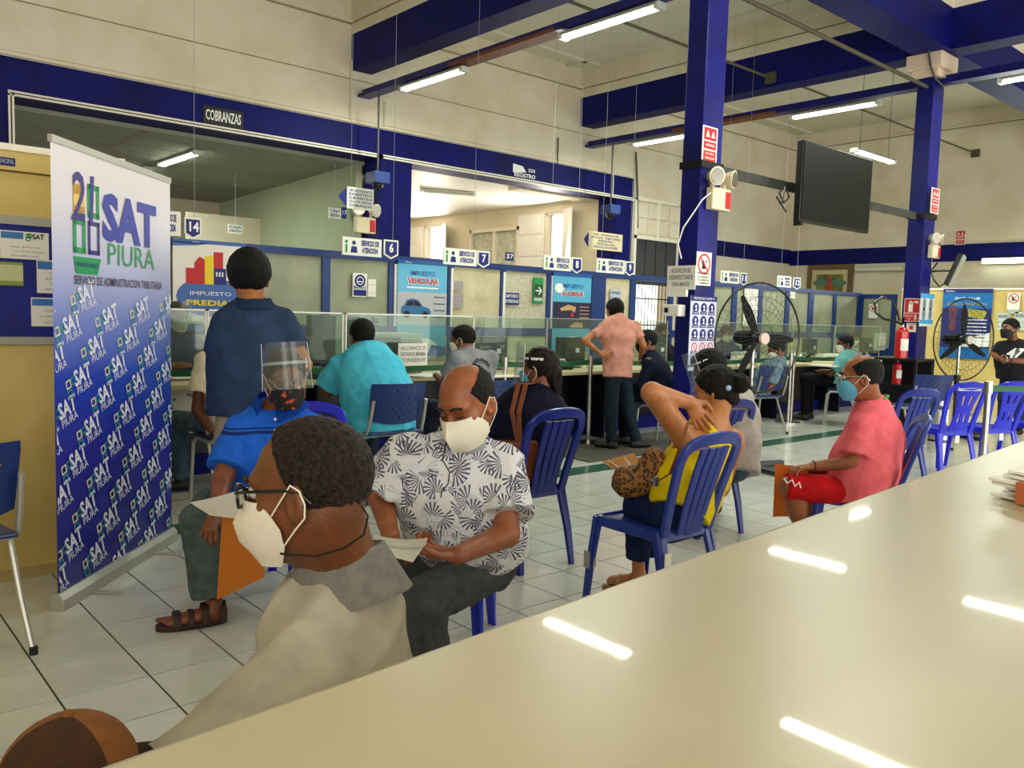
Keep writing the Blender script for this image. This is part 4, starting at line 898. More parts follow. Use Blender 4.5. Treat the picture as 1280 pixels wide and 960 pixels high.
def papers(name, px, py, z, n, w_, h, rz, label, m=None, x=None):
    p = on_z(px, py, z); o = empty(name, (p.x, p.y, z), rz, label, 'paper'); rnd = random.Random(int(px))
    for k in range(n):
        q = B('sheet', m or M_paper, -w_/2, w_/2, -h/2, h/2, k*.004, k*.004+.003, o); q.rotation_euler = (0, 0, rnd.uniform(-.2, .2)); q.location = (rnd.uniform(-.03, .03), rnd.uniform(-.03, .03), 0)
    return o
papers('paper_stack', 228, 474, .762, 6, .34, .25, .1, 'stack of papers under the hand of the first clerk')
papers('paper_stack', 530, 470, .762, 3, .36, .26, .3, 'loose white sheets on the counter left of the grey shirt')
papers('paper_stack', 625, 470, .762, 2, .36, .26, -.2, 'flat sheets on the counter behind the bald man in the floral shirt')
papers('paper_stack', 1035, 458, .762, 5, .40, .30, .1, 'pile of papers on the counter left of the masked clerk')
item('file_box', 1035, 448, 6.6, 'pale file box lying on the counter beyond the left fan', 'box', lambda o: (B('box', M_paper, -.26, .26, -.1, .1, 0, .1, o), B('band', M_print_grey, -.262, .262, -.102, -.1, .04, .06, o)))
item('file_box', 930, 438, 6.7, 'white box in front of the masked clerk in blue', 'box', lambda o: (B('box', M_paper, -.2, .2, -.08, .08, 0, .14, o), B('band', M_print_grey, -.202, .202, -.082, -.08, .04, .06, o)))

# ---------------------------------------------------------------- queue posts and belts
M_belt = mat('belt_green', '#0f5a34', .6); M_weight = mat('post_base_black', '#151515', .4)
def stanchion(x, y, label, h=.93):
    o = empty('queue_post', (x, y, 0), 0, label, 'queue post', 'steel queue posts')
    MB().cyl((0, 0, 0), (0, 0, .02), .165, n=28).cyl((0, 0, .02), (0, 0, .03), .155, .05, n=28).obj('base', M_chrome, o, smooth=True)
    MB().cyl((0, 0, .02), (0, 0, h-.06), .024 if h < .9 or True else .03, n=16).obj('pole', M_chrome, o, smooth=True)
    MB().cyl((0, 0, h-.10), (0, 0, h), .034, n=18).obj('belt_head', M_chrome, o, smooth=True); return o
SP = [(1.75, 6.0, 'steel queue post hidden partly by the banner'), (5.16, 5.98, 'steel queue post beside the man in the grey shirt'), (6.36, 6.0, 'steel queue post left of the standing woman in pink'), (10.05, 5.85, 'steel queue post right of the chair of the man in pale blue'), (13.2, 5.75, 'steel queue post behind the right fan')]
for x, y, l in SP: stanchion(x, y, l)
stanchion(10.35, 5.98, 'thin steel queue post just right of its neighbour, beyond the left fan')
def belt(a, b, z, label, sag=.02):
    A, Bq = Vector((a[0], a[1], z)), Vector((b[0], b[1], z)); n = 8
    pts = [A.lerp(Bq, i/n)-Vector((0, 0, sag*4*(i/n)*(1-i/n))) for i in range(n+1)]
    tag(MB().strip(pts, (0, 0, 1), .05, .004).obj('belt', M_belt), label, 'belt', 'green queue belts')
belt(SP[0], SP[1], .86, 'green belt behind the turquoise shirt'); belt(SP[1], SP[2], .865, 'green belt behind the head of the woman in navy'); belt(SP[2], SP[3], .865, 'green belt behind the standing woman and the left fan', .04); belt(SP[3], SP[4], .865, 'green belt running behind the extinguisher', .03)
fg = stanchion(7.47, 2.55, 'large steel queue post near the right edge of the foreground counter', .90)
stanchion(11.2, 1.0, 'steel queue post beyond the right edge of the photo')
belt((7.5, 2.53), (11.17, 1.02), .845, 'green belt at the right edge in front of the standing man')
tag(B('floor_mat', mat('mat_grey', '#55544a', .9, noise=.3, nscale=30), 5.55, 7.9, 5.2, 6.15, .001, .012), 'dark grey mat under the feet of the standing woman', 'mat')

# ---------------------------------------------------------------- chairs
M_cb = mat('chair_blue', '#082082', .28, noise=.12, nscale=4); M_cb2 = mat('chair_bright_blue', '#1b22c8', .28); M_cb3 = mat('chair_royal_blue', '#2a3ccf', .3)
M_tape = mat('silver_tape', '#a9aaa8', .35, metal=.4)
def mono_chair(name, label, x, y, head, m, splat=False, group='blue plastic chairs', sticker=True, s=1.0):
    o = empty(name, (x, y, 0), -math.radians(head), label, 'chair', group); o.scale = (.87, 1, 1)
    sm = MB(); n = 8
    for i in range(n):
        for j in range(n):
            def P(u, v):
                uu = (u/n-.5)*2; vv = (v/n-.5)*2; wd = .195*(1.0+.08*vv); rr = (abs(uu)**4+abs(vv)**4)
                return (uu*wd*(1-.03*rr), vv*.20*(1-.02*rr), .425-.018*(1-uu*uu)*(1-vv*vv*.6)-.02*max(0, vv-.6))
            sm.quad(P(i, j), P(i+1, j), P(i+1, j+1), P(i, j+1))
    bmesh.ops.remove_doubles(sm.bm, verts=sm.bm.verts, dist=1e-4)
    ex = bmesh.ops.extrude_face_region(sm.bm, geom=sm.bm.faces[:]); bmesh.ops.translate(sm.bm, verts=[v for v in ex['geom'] if isinstance(v, bmesh.types.BMVert)], vec=(0, 0, -.02))
    sm.obj('seat', m, o, smooth=True)
    ap = MB()
    ap.strip([(-.2, .195, .40), (.2, .195, .40)], (0, 0, 1), .045, .012); ap.strip([(-.19, -.19, .395), (.19, -.19, .395)], (0, 0, 1), .045, .012)
    for q in (-1, 1): ap.strip([(q*.205, .19, .40), (q*.19, -.19, .395)], (0, 0, 1), .045, .012)
    ap.obj('seat_rim', m, o)
    for q in (-1, 1):
        l = MB(); l.strip([(q*.195, .185, .42), (q*.215, .205, .2), (q*.225, .22, 0)], (1, 0, 0), .05, .022, ws=[.065, .05, .036]).strip([(q*.207, .175, .41), (q*.227, .20, .2), (q*.237, .215, 0)], (0, 1, 0), .05, .014, ws=[.06, .045, .034]); l.obj('leg', m, o, smooth=True)
        l = MB(); l.strip([(q*.18, -.18, .42), (q*.195, -.235, .2), (q*.205, -.27, 0)], (1, 0, 0), .05, .022, ws=[.07, .055, .04]).strip([(q*.192, -.17, .41), (q*.21, -.225, .2), (q*.22, -.26, 0)], (0, 1, 0), .05, .014, ws=[.06, .045, .034]); l.obj('leg', m, o, smooth=True)
    # back: arch leaning backwards
    def bp(x_, z_): t = (z_-.40)/.44; return (x_, -.19-.11*t-.03*t*t+.05*(1-(x_/.2)**2)*0-.02*(1-(x_/.2)**2), z_)
    half = [(.172, .40), (.182, .50), (.194, .60), (.205, .69), (.210, .745), (.203, .785), (.180, .815), (.140, .832), (.07, .842)]
    arch = [bp(-a, b) for a, b in half]+[bp(0, .845)]+[bp(a, b) for a, b in half[::-1]]
    f = MB(); nn = len(arch); rings = []
    for i, p in enumerate(arch):
        a = Vector(arch[max(i-1, 0)]); b = Vector(arch[min(i+1, nn-1)]); d = (b-a).normalized(); nrm = Vector((0, 1, .3)).normalized(); sd = d.cross(nrm).normalized(); wv = .027; t = .012
        P = Vector(p); rings.append([f.bm.verts.new(P+sd*a_*wv+nrm*b_*t) for a_, b_ in ((-1, -.5), (-.8, -1), (.8, -1), (1, -.5), (1, .6), (.8, 1), (-.8, 1), (-1, .6))])
    for i in range(nn-1):
        for k in range(8): f.bm.faces.new((rings[i][k], rings[i][(k+1) % 8], rings[i+1][(k+1) % 8], rings[i+1][k]))
    f.bm.faces.new(rings[0][::-1]); f.bm.faces.new(rings[-1]); f.obj('back_frame', m, o, smooth=True)
    if splat:
        sp_ = MB(); cols = 9; zs = [.42, .5, .58, .66, .74, .81]; ws = [.12, .095, .09, .10, .125, .15]
        vv = [[sp_.bm.verts.new(bp((c/(cols-1)*2-1)*ws[r], zs[r])) for c in range(cols)] for r in range(len(zs))]
        for r in range(len(zs)-1):
            for c in range(cols-1):
                if c in (2, 5) and r in (1, 3): continue
                sp_.bm.faces.new((vv[r][c], vv[r][c+1], vv[r+1][c+1], vv[r+1][c]))
        ex = bmesh.ops.extrude_face_region(sp_.bm, geom=sp_.bm.faces[:]); bmesh.ops.translate(sp_.bm, verts=[v for v in ex['geom'] if isinstance(v, bmesh.types.BMVert)], vec=(0, -.012, 0)); sp_.obj('splat', m, o, smooth=True)
    else:
        for xs_, w0, w1 in ((-.085, .036, .048), (-.028, .036, .048), (.028, .036, .048), (.085, .036, .048)):
            MB().strip([bp(xs_*.8, .40), bp(xs_*.95, .55), bp(xs_, .70), bp(xs_, .80)], (1, 0, 0), .05, .012, ws=[w0*1.4, w0*1.2, w1, w1]).obj('slat', m, o, smooth=True)
    if sticker:
        B('sticker', M_paper, .0, .05, -.2025, -.2015, .31, .375, o) if sticker is True else None
        B('sticker', M_paper, -.21, -.165, -.238, -.232, .24, .34, o) if sticker == 'leg' else None
    return o
mono_chair('plastic_chair', 'blue slatted plastic chair under the woman in the yellow top', 3.00, 2.40, 2, mat('chair_slate_blue', '#20358f', .3), sticker='leg')
ch = bpy.data.objects['plastic_chair']
for q, z in ((-1, .22),): B('tape', M_tape, -.243, -.19, .192, .228, .17, .25, ch)
mono_chair('plastic_chair', 'dark blue slatted plastic chair under the woman in navy', 3.02, 3.37, 2, M_cb, sticker='leg')
mono_chair('plastic_chair', 'bright blue plastic chair under the man in the floral shirt', 1.96, 2.64, 228, M_cb3); bpy.data.objects['plastic_chair.002'].scale = (.9, 1, .92)
mono_chair('plastic_chair', 'bright blue plastic chair under the man in the blue polo', 1.74, 3.62, 235, M_cb2)
mono_chair('plastic_chair', 'blue plastic chair under the man in the grey hoodie', 4.42, 3.22, 12, M_cb)
mono_chair('plastic_chair', 'blue plastic chair under the man in the pink shirt and red shorts', 4.42, 2.16, -32, mat('chair_slate_blue', '#20358f', .3))
mono_chair('plastic_chair', 'empty dark blue plastic chair with arched back behind the pink shirt man', 6.62, 2.98, 22, M_cb)
mono_chair('plastic_chair', 'bright blue chair with a wide centre splat beside the front queue post', 7.95, 3.10, 28, M_cb2, splat=True)
mono_chair('plastic_chair', 'bright blue chair right behind the splat-backed one', 8.52, 2.93, 28, M_cb2, splat=True)
mono_chair('plastic_chair', 'bright blue chair cut by the right edge of the photo', 9.25, 2.72, 20, M_cb2)
mono_chair('plastic_chair', 'blue plastic chair of the elderly man in the foreground', .62, 1.25, -36, M_cb); bpy.data.objects['plastic_chair.010'].scale = (.9, .9, .76)
sticker_c = [o for o in bpy.data.objects if o.get('label', '').startswith('bright blue chair with a wide')][0]
B('paper_tape', M_tape, -.15, .12, -.345, -.325, .79, .845, sticker_c)

M_pb2 = mat('perforated_blue', '#122a66', .35)
def metal_chair(label, x, y, head, group='metal-legged office chairs'):
    o = empty('office_chair', (x, y, 0), -math.radians(head), label, 'chair', group)
    bk = MB(); nx, nz = 15, 9; V = [[None]*(nx+1) for _ in range(nz+1)]
    for r in range(nz+1):
        for c in range(nx+1):
            u = c/nx*2-1; v = r/nz; cut = max(0, abs(u)-.75)/.25; w_ = .225*(1-.06*(1-v)); zz = .52+.30*v
            if v == 0: zz += .03*u*u
            V[r][c] = bk.bm.verts.new((u*w_*(1-.02*(v > .95)), -.2-.06*v+.05*u*u, zz))
    holes = set()
    for r in range(nz):
        for c in range(nx):
            if not (1 < c < nx-2 and 0 < r < nz-1 and (r+c) % 2 == 0): 
                bk.bm.faces.new((V[r][c], V[r][c+1], V[r+1][c+1], V[r+1][c])); continue
            q = [V[r][c], V[r][c+1], V[r+1][c+1], V[r+1][c]]; cc = sum((p.co for p in q), Vector())/4
            inn = [bk.bm.verts.new(cc+(p.co-cc)*.34) for p in q]
            for k in range(4): bk.bm.faces.new((q[k], q[(k+1) % 4], inn[(k+1) % 4], inn[k]))
    ex = bmesh.ops.extrude_face_region(bk.bm, geom=bk.bm.faces[:]); bmesh.ops.translate(bk.bm, verts=[v for v in ex['geom'] if isinstance(v, bmesh.types.BMVert)], vec=(0, -.008, 0))
    bk.obj('backrest', M_pb2, o, smooth=False)
    MB().box(-.22, .22, -.19, .21, .445, .465, bevel=.012).obj('seat', M_pb2, o)
    for q in (-1, 1):
        MB().tube([(q*.215, -.235, .70), (q*.22, -.20, .56), (q*.225, -.16, .46), (q*.225, -.08, .435), (q*.225, .15, .435), (q*.23, .20, .40), (q*.24, .23, .0)], .0125, 8).obj('side_tube', M_alu, o, smooth=True)
        MB().tube([(q*.225, -.06, .435), (q*.23, -.16, .2), (q*.24, -.25, 0)], .0125, 8).obj('leg', M_alu, o, smooth=True)
        MB().cyl((q*.24, -.25, 0), (q*.24, -.25, .03), .016, n=8).obj('foot_cap', M_black, o)
    MB().tube([(-.225, -.1, .43), (.225, -.1, .43)], .011, 6).obj('crossbar', M_alu, o)
    return o
metal_chair('perforated blue office chair cut by the left edge, against the yellow wall', .41, 3.70, -8)
metal_chair('perforated blue office chair under the man in turquoise', 3.36, 5.25, 4)
metal_chair('blue office chair under the man in the grey shirt', 4.22, 5.22, 2)
metal_chair('blue office chair under the man in pale blue, beyond the left fan', 8.85, 5.55, 12)
metal_chair('office chair with pale tube legs under the man in the navy jacket', 6.95, 5.45, -10)
metal_chair('office chair under the woman in the cream blouse near the banner', 2.34, 5.50, 0)
metal_chair('office chair under the leaning man in pale turquoise', 10.75, 5.45, -25)
metal_chair('empty dark office chair beside the steel bin under the far column', 9.5, 3.92, 35)

# ---------------------------------------------------------------- fans
def fan(label, x, y, hub_z, R, head, spoke_m, blade_rot, hub_m, base_h=.08):
    o = empty('pedestal_fan', (x, y, 0), -math.radians(head), label, 'fan')
    MB().strip([(-.42, 0, .035), (.42, 0, .035)], (0, 1, 0), .07, .05).strip([(0, -.42, .035), (0, .42, .035)], (1, 0, 0), .07, .05).obj('cross_base', M_black, o)
    MB().cyl((0, 0, .04), (0, 0, hub_z*.6), .03, n=12).obj('lower_pole', M_black, o, smooth=True); MB().cyl((0, 0, hub_z*.6), (0, 0, hub_z-.08), .018, n=12).obj('upper_pole', M_chrome, o, smooth=True); MB().cyl((0, 0, hub_z*.58), (0, 0, hub_z*.64), .04, n=12).obj('collar', M_black, o, smooth=True)
    MB().cyl((0, .0, hub_z), (0, .20, hub_z), .075, .06, n=16).cyl((0, .1, hub_z-.12), (0, .1, hub_z), .03, n=8).obj('motor', M_fanb, o, smooth=True)
    g = MB()
    def circ(r, yy): return [(r*math.cos(2*PI*k/48), yy, hub_z+r*math.sin(2*PI*k/48)) for k in range(48)]
    g.tube(circ(R, -.06), .009, 6, closed=True).obj('guard_rim', M_black, o)
    for yy, sg in ((-.12, -1), (.02, 1)):
        w_ = MB()
        for r in (R*.25, R*.5, R*.75): w_.tube(circ(r, yy if r < R*.7 else yy*.7-.02), .0022, 4, closed=True)
        for k in range(36):
            a = 2*PI*k/36; w_.tube([(.07*math.cos(a), yy, hub_z+.07*math.sin(a)), (R*.7*math.cos(a+.12), yy, hub_z+R*.7*math.sin(a+.12)), (R*math.cos(a+.16), -.06, hub_z+R*math.sin(a+.16))], .0015, 3)
        tag(w_.obj('guard_wires', spoke_m, o), kind='stuff')
    for k in range(3):
        a = blade_rot+k*2*PI/3; b = MB(); n = 7; rows = []
        for i in range(n):
            r = .06+(R*.86-.06)*i/(n-1); wd = .020+.030*math.sin(PI*min(1, i/(n-1)*1.05)); tw = .35-.2*i/(n-1); row = []
            for q in (-1, 0, 1):
                t = q*wd/r if r > .12 else q*.45
                row.append(b.bm.verts.new((r*math.cos(a+t*.9), -.05+q*wd*math.tan(tw)*.6, hub_z+r*math.sin(a+t*.9))))
            rows.append(row)
        for i in range(n-1):
            for q in range(2): b.bm.faces.new((rows[i][q], rows[i][q+1], rows[i+1][q+1], rows[i+1][q]))
        ex = bmesh.ops.extrude_face_region(b.bm, geom=b.bm.faces[:]); bmesh.ops.translate(b.bm, verts=[v for v in ex['geom'] if isinstance(v, bmesh.types.BMVert)], vec=(0, -.005, 0)); b.obj('blade', M_fanb, o, smooth=True)
    MB().cyl((0, -.15, hub_z), (0, -.12, hub_z), .05, n=20).obj('hub_badge', hub_m, o); MB().cyl((0, -.12, hub_z), (0, -.02, hub_z), .05, n=16).obj('hub', M_black, o, smooth=True)
    return o
M_fanb = mat('fan_blade_black', '#050506', .6, spec=.2)
M_wire = mat('wire_dark', '#1b1b1d', .4, metal=.3)
fan('large black pedestal fan in front of the counter, beside the tall column', 6.56, 4.20, 1.19, .49, 15, M_wire, PI*.5+.5, mat('badge_pink', '#d9b6ae', .4))
fan('large black pedestal fan in front of the blue poster, right of the far column', 10.72, 4.02, 1.19, .49, 20, M_wire, PI/2+.05, M_alu)

# ---------------------------------------------------------------- extinguisher, stand and bin
M_red = mat('extinguisher_red', '#c3141a', .25, coat=.4)
def extinguisher(x, y, z, s, label, hose=True):
    o = empty('fire_extinguisher', (x, y, z), 0, label, 'extinguisher')
    MB().cyl((0, 0, 0), (0, 0, .34*s), .085*s, n=20).sph((0, 0, .34*s), .085*s, n=18).obj('cylinder', M_red, o, smooth=True)
    MB().cyl((0, 0, .40*s), (0, 0, .46*s), .02*s, n=10).obj('valve', M_chrome, o); MB().strip([(0, 0, .47*s), (-.1*s, -.05*s, .55*s)], (0, 1, 0), .03*s, .01).strip([(0, 0, .45*s), (-.12*s, -.06*s, .47*s)], (0, 1, 0), .03*s, .01).obj('lever', M_black, o)
    if hose: MB().tube([(0, 0, .45*s), (-.08, .06, .50*s), (-.24, .12, .52*s), (-.34, .18, .60*s), (-.34, .2, .74*s), (-.24, .16, .82*s), (-.1, .1, .78*s), (-.06, .06, .66*s), (-.04, .02, .50*s)], .014, 8).obj('hose', M_black, o, smooth=True)
    lb = MB(); 
    for k in range(8):
        a0, a1 = PI+.3+k*.2, PI+.5+k*.2; r = .0865*s; lb.quad((r*math.cos(a0), r*math.sin(a0), .1*s), (r*math.cos(a1), r*math.sin(a1), .1*s), (r*math.cos(a1), r*math.sin(a1), .26*s), (r*math.cos(a0), r*math.sin(a0), .26*s))
    lb.obj('label', M_paper, o); return o
p = on_x(1127, 446, 10.2)
o = empty('extinguisher_stand', (10.2, p.y, 0), 0, 'black open stand holding the red extinguisher against the far column', 'stand')
B('shelf', M_black, -.28, .22, -.3, .3, .92, .95, o); B('lower_shelf', M_black, -.28, .22, -.3, .3, .62, .64, o); B('back_panel', M_dark, .14, .17, -.3, .3, 0, .92, o)
for a in (-.28, .19):
    for b in (-.3, .27): B('leg', M_black, a, a+.03, b, b+.03, 0, .92, o)
extinguisher(10.15, p.y-.01, .951, .88, 'red fire extinguisher with looped hose on top of the black stand')
extinguisher(10.15, p.y+.02, .641, .62, 'small dark red extinguisher on the lower shelf of the black stand', False)
o = empty('waste_bin', (10.25, 4.02, 0), 0, 'cylindrical steel waste bin behind the splat-backed chair', 'bin')
MB().cyl((0, 0, .02), (0, 0, .50), .15, n=28).obj('body', M_chrome, o, smooth=True); MB().cyl((0, 0, .50), (0, 0, .54), .155, n=28).obj('lid', M_black, o, smooth=True); MB().cyl((0, 0, 0), (0, 0, .02), .152, n=28).obj('base_ring', M_black, o)

# ---------------------------------------------------------------- foreground counter
fc = empty('foreground_counter', (.315, .475, 0), math.atan2(.116, 1.36), 'glossy cream counter top filling the lower right foreground', 'counter')
MB().box(-3.2, 4.2, -1.3, .0, 1.06, 1.10, bevel=.006).obj('counter_top', M_counter, fc)
B('front_panel', M_yellow, -3.1, 4.1, -.08, -.05, 0, 1.06, fc)

# ---------------------------------------------------------------- implicit surfaces for bodies and clothes
f32 = np.float32
class Field:
    def __init__(s, lo, hi, h):
        s.lo = np.array(lo, float); s.h = h; s.n = np.maximum(4, np.ceil((np.array(hi, float)-s.lo)/h).astype(int)+1); s.F = np.full(s.n, .3, f32)
    def box(s, lo, hi):
        a = np.clip(np.floor((np.array(lo)-s.lo)/s.h).astype(int), 0, s.n); b = np.clip(np.ceil((np.array(hi)-s.lo)/s.h).astype(int)+1, 0, s.n)
        return a, b
    def pts(s, a, b):
        g = np.empty((b[0]-a[0], b[1]-a[1], b[2]-a[2], 3), f32)
        g[..., 0] = (s.lo[0]+s.h*np.arange(a[0], b[0]))[:, None, None]; g[..., 1] = (s.lo[1]+s.h*np.arange(a[1], b[1]))[None, :, None]; g[..., 2] = (s.lo[2]+s.h*np.arange(a[2], b[2]))[None, None, :]
        return g
    def op(s, prim, k=.02, mode='add'):
        fn, lo, hi = prim; pad = k+3*s.h; a, b = s.box(np.array(lo)-pad, np.array(hi)+pad)
        if (b-a).min() <= 0: return s
        d = fn(s.pts(a, b)).astype(f32); sl = tuple(slice(x, y) for x, y in zip(a, b)); F = s.F[sl]
        if mode == 'add':
            h = np.clip(.5+.5*(F-d)/k, 0, 1); s.F[sl] = F*(1-h)+d*h-k*h*(1-h)
        elif mode == 'sub':
            h = np.clip(.5-.5*(F+d)/k, 0, 1); s.F[sl] = F*(1-h)-d*h+k*h*(1-h)
        return s
    def near(s, tol): return np.argwhere(np.abs(s.F) < tol)
    def displace(s, fn, tol=None):
        idx = s.near(tol or 4*s.h); P = s.lo+idx*s.h; s.F[idx[:, 0], idx[:, 1], idx[:, 2]] += fn(P).astype(f32); return s
    def mesh(s):
        F = s.F; n = s.n; S = F < 0
        cs = np.zeros(n-1, np.int8)
        for i in (0, 1):
            for j in (0, 1):
                for k in (0, 1): cs += S[i:n[0]-1+i, j:n[1]-1+j, k:n[2]-1+k]
        act = np.argwhere((cs > 0) & (cs < 8)); 
        if len(act) == 0: return np.zeros((0, 3)), np.zeros((0, 4), int)
        vid = np.full(n-1, -1, np.int32); vid[act[:, 0], act[:, 1], act[:, 2]] = np.arange(len(act))
        acc = np.zeros((len(act), 3)); cnt = np.zeros(len(act))
        cor = np.array([(i, j, k) for i in (0, 1) for j in (0, 1) for k in (0, 1)]); V = np.stack([F[act[:, 0]+c[0], act[:, 1]+c[1], act[:, 2]+c[2]] for c in cor], 1)
        for p in range(8):
            for q in range(p+1, 8):
                if np.abs(cor[p]-cor[q]).sum() != 1: continue
                a, b = V[:, p], V[:, q]; m = (a < 0) != (b < 0); t = np.where(m, a/np.where(m, a-b, 1), 0)
                acc += np.where(m[:, None], cor[p]+(cor[q]-cor[p])*t[:, None], 0); cnt += m
        verts = s.lo+(act+acc/cnt[:, None])*s.h; quads = []
        for ax in range(3):
            o1, o2 = [x for x in range(3) if x != ax]
            d = [slice(None)]*3; e = [slice(None)]*3; d[ax] = slice(0, n[ax]-1); e[ax] = slice(1, n[ax])
            for o in (o1, o2): d[o] = slice(1, n[o]-1); e[o] = slice(1, n[o]-1)
            A, Bq = S[tuple(d)], S[tuple(e)]; idx = np.argwhere(A != Bq)
            if len(idx) == 0: continue
            fl = A[idx[:, 0], idx[:, 1], idx[:, 2]]; idx = idx.copy(); idx[:, o1] += 1; idx[:, o2] += 1
            def at(u, v): c = idx.copy(); c[:, o1] -= u; c[:, o2] -= v; return vid[c[:, 0], c[:, 1], c[:, 2]]
            q = np.stack([at(1, 1), at(0, 1), at(0, 0), at(1, 0)], 1)
            flip = fl if ax != 1 else ~fl
            q[~flip] = q[~flip][:, ::-1]; quads.append(q)
        return verts, np.concatenate(quads)
def np_mesh(name, parts, m):
    vs = []; qs = []; o = 0
    for v, q in parts:
        if len(v): vs.append(v); qs.append(q+o); o += len(v)
    v = np.concatenate(vs).astype(f32); q = np.concatenate(qs).astype(np.int32); me = bpy.data.meshes.new(name)
    me.vertices.add(len(v)); me.vertices.foreach_set('co', v.ravel()); me.loops.add(q.size); me.loops.foreach_set('vertex_index', q.ravel())
    me.polygons.add(len(q)); me.polygons.foreach_set('loop_start', np.arange(0, q.size, 4, dtype=np.int32)); me.polygons.foreach_set('loop_total', np.full(len(q), 4, np.int32))
    me.polygons.foreach_set('use_smooth', np.ones(len(q), bool)); me.update(calc_edges=True); me.materials.append(m); return me
V3 = lambda p: np.array(p, float)
def cone(a, b, r1, r2=None, cut=None):
    a, b = V3(a), V3(b); r2 = r1 if r2 is None else r2; ba = b-a; L2 = max((ba**2).sum(), 1e-9); R = max(r1, r2); L = math.sqrt(L2)
    def fn(P):
        q = P-a; t0 = (q@ba)/L2; t = np.clip(t0, 0, 1); d = np.sqrt(((q-t[..., None]*ba)**2).sum(-1))-(r1+(r2-r1)*t)
        if cut is not None: d = np.maximum(d, (t0-cut)*L)
        return d
    return fn, np.minimum(a, b)-R, np.maximum(a, b)+R
def ell(c, r, M=None):
    c, r = V3(c), V3(r)
    if M is not None:
        Mi = np.array(M.inverted()); Mr = np.array(M); cc = Mr[:3, :3]@c+Mr[:3, 3]
    def fn(P):
        q = P-c if M is None else (P@Mi[:3, :3].T+Mi[:3, 3]-c)
        k0 = np.sqrt(((q/r)**2).sum(-1)); k1 = np.sqrt(((q/(r*r))**2).sum(-1))+1e-9
        return k0*(k0-1)/k1
    R = r.max(); c0 = c if M is None else cc
    return fn, c0-(r if M is None else R), c0+(r if M is None else R)
def hcone(M, a, b, r1, r2=None):
    A = np.array(M); return cone(A[:3, :3]@V3(a)+A[:3, 3], A[:3, :3]@V3(b)+A[:3, 3], r1, r2)
def ecap(a, b, ra, rb, side, cut=None):
    a, b, s_ = V3(a), V3(b), V3(side); ba = b-a; L = np.linalg.norm(ba); z = ba/L; x = s_-z*(s_@z); x /= np.linalg.norm(x); y = np.cross(z, x); R = max(*ra, *rb)
    def fn(P):
        q = P-a; t0 = (q@z)/L; t = np.clip(t0, 0, 1); u = q@x; v = q@y; w_ = (t0-t)*L; rx = ra[0]+(rb[0]-ra[0])*t; ry = ra[1]+(rb[1]-ra[1])*t; mn = np.minimum(rx, ry)
        d = (np.sqrt((u/rx)**2+(v/ry)**2+(w_/mn)**2)-1)*mn
        if cut is not None: d = np.maximum(d, (t0-cut)*L)
        return d
    return fn, np.minimum(a, b)-R, np.maximum(a, b)+R
_rs = np.random.RandomState(5); _K = _rs.normal(size=(24, 3)); _K /= np.linalg.norm(_K, axis=1)[:, None]; _ph = _rs.uniform(0, 6.28, 24)
def folds(amp, freq, seed=0, stretch=(1, 1, 1)):
    fq = freq*3.6
    def fn(P):
        P = P*np.array(stretch)+seed*1.37; o = np.zeros(len(P)); wv = np.sin(P@(_K[0]*fq*.3)+_ph[0])*1.1+np.sin(P@(_K[1]*fq*.22)+_ph[1])
        for i in range(2, 8): o += (1-np.abs(np.sin(P@(_K[i]*fq*(.5+.2*i))/2+_ph[i]+wv)))**2.2
        return amp*(.25-o/6)*2.6
    return fn
def fuzz(amp, freq):
    def fn(P):
        o = np.zeros(len(P))
        for i in range(8, 16): o += np.sin(P@(_K[i]*freq*(.7+.09*i))+_ph[i])
        return amp*o/3
    return fn

def hand_prims(w_, d, n, side, s=1.0, curl=.35, spread=1.0, thumb=.6, curls=None):
    """w_: wrist, d: direction of the fingers, n: direction the palm faces, side: direction of the thumb side"""
    w_, d, n = V3(w_), V3(d), V3(n); d /= np.linalg.norm(d); n -= d*(n@d); n /= np.linalg.norm(n); x = np.cross(d, n); x = x if x@V3(side) > 0 else -x
    P = []; P.append((ecap(w_-d*.01*s, w_+d*.07*s, (.026*s, .018*s), (.037*s, .0135*s), x), .012))
    for k in range(4):
        off = (.029-.0195*k)*s; L = (.072, .082, .076, .060)[k]*s; r = (.0088, .0092, .0088, .0078)[k]*s
        c = curls[k] if curls else curl*(1+.12*k); a = w_+d*(.078-.004*abs(k-1.2))*s+x*off; dd = d+x*(.10*(1.5-k)*spread); dd /= np.linalg.norm(dd); ang = c*.5
        for seg, fr in enumerate((.46, .30, .24)):
            v = dd*math.cos(ang)+n*math.sin(ang); b = a+v*L*fr; P.append((cone(a, b, r*(1-.06*seg), r*(.95-.08*seg)), .004)); a = b; ang += c*(.9 if seg == 0 else .7)
    a = w_+d*.02*s+x*.026*s+n*.006*s; b = a+(d*.62+x*.75+n*.35*thumb)*.040*s; c2 = b+(d*.9+x*.25*spread+n*.5*thumb)*.030*s; c3 = c2+(d*1.0+x*.0+n*.55*thumb)*.022*s
    P += [(cone(a, b, .0145*s, .011*s), .010), (cone(b, c2, .0108*s, .0098*s), .004), (cone(c2, c3, .0098*s, .0085*s), .004)]
    return P

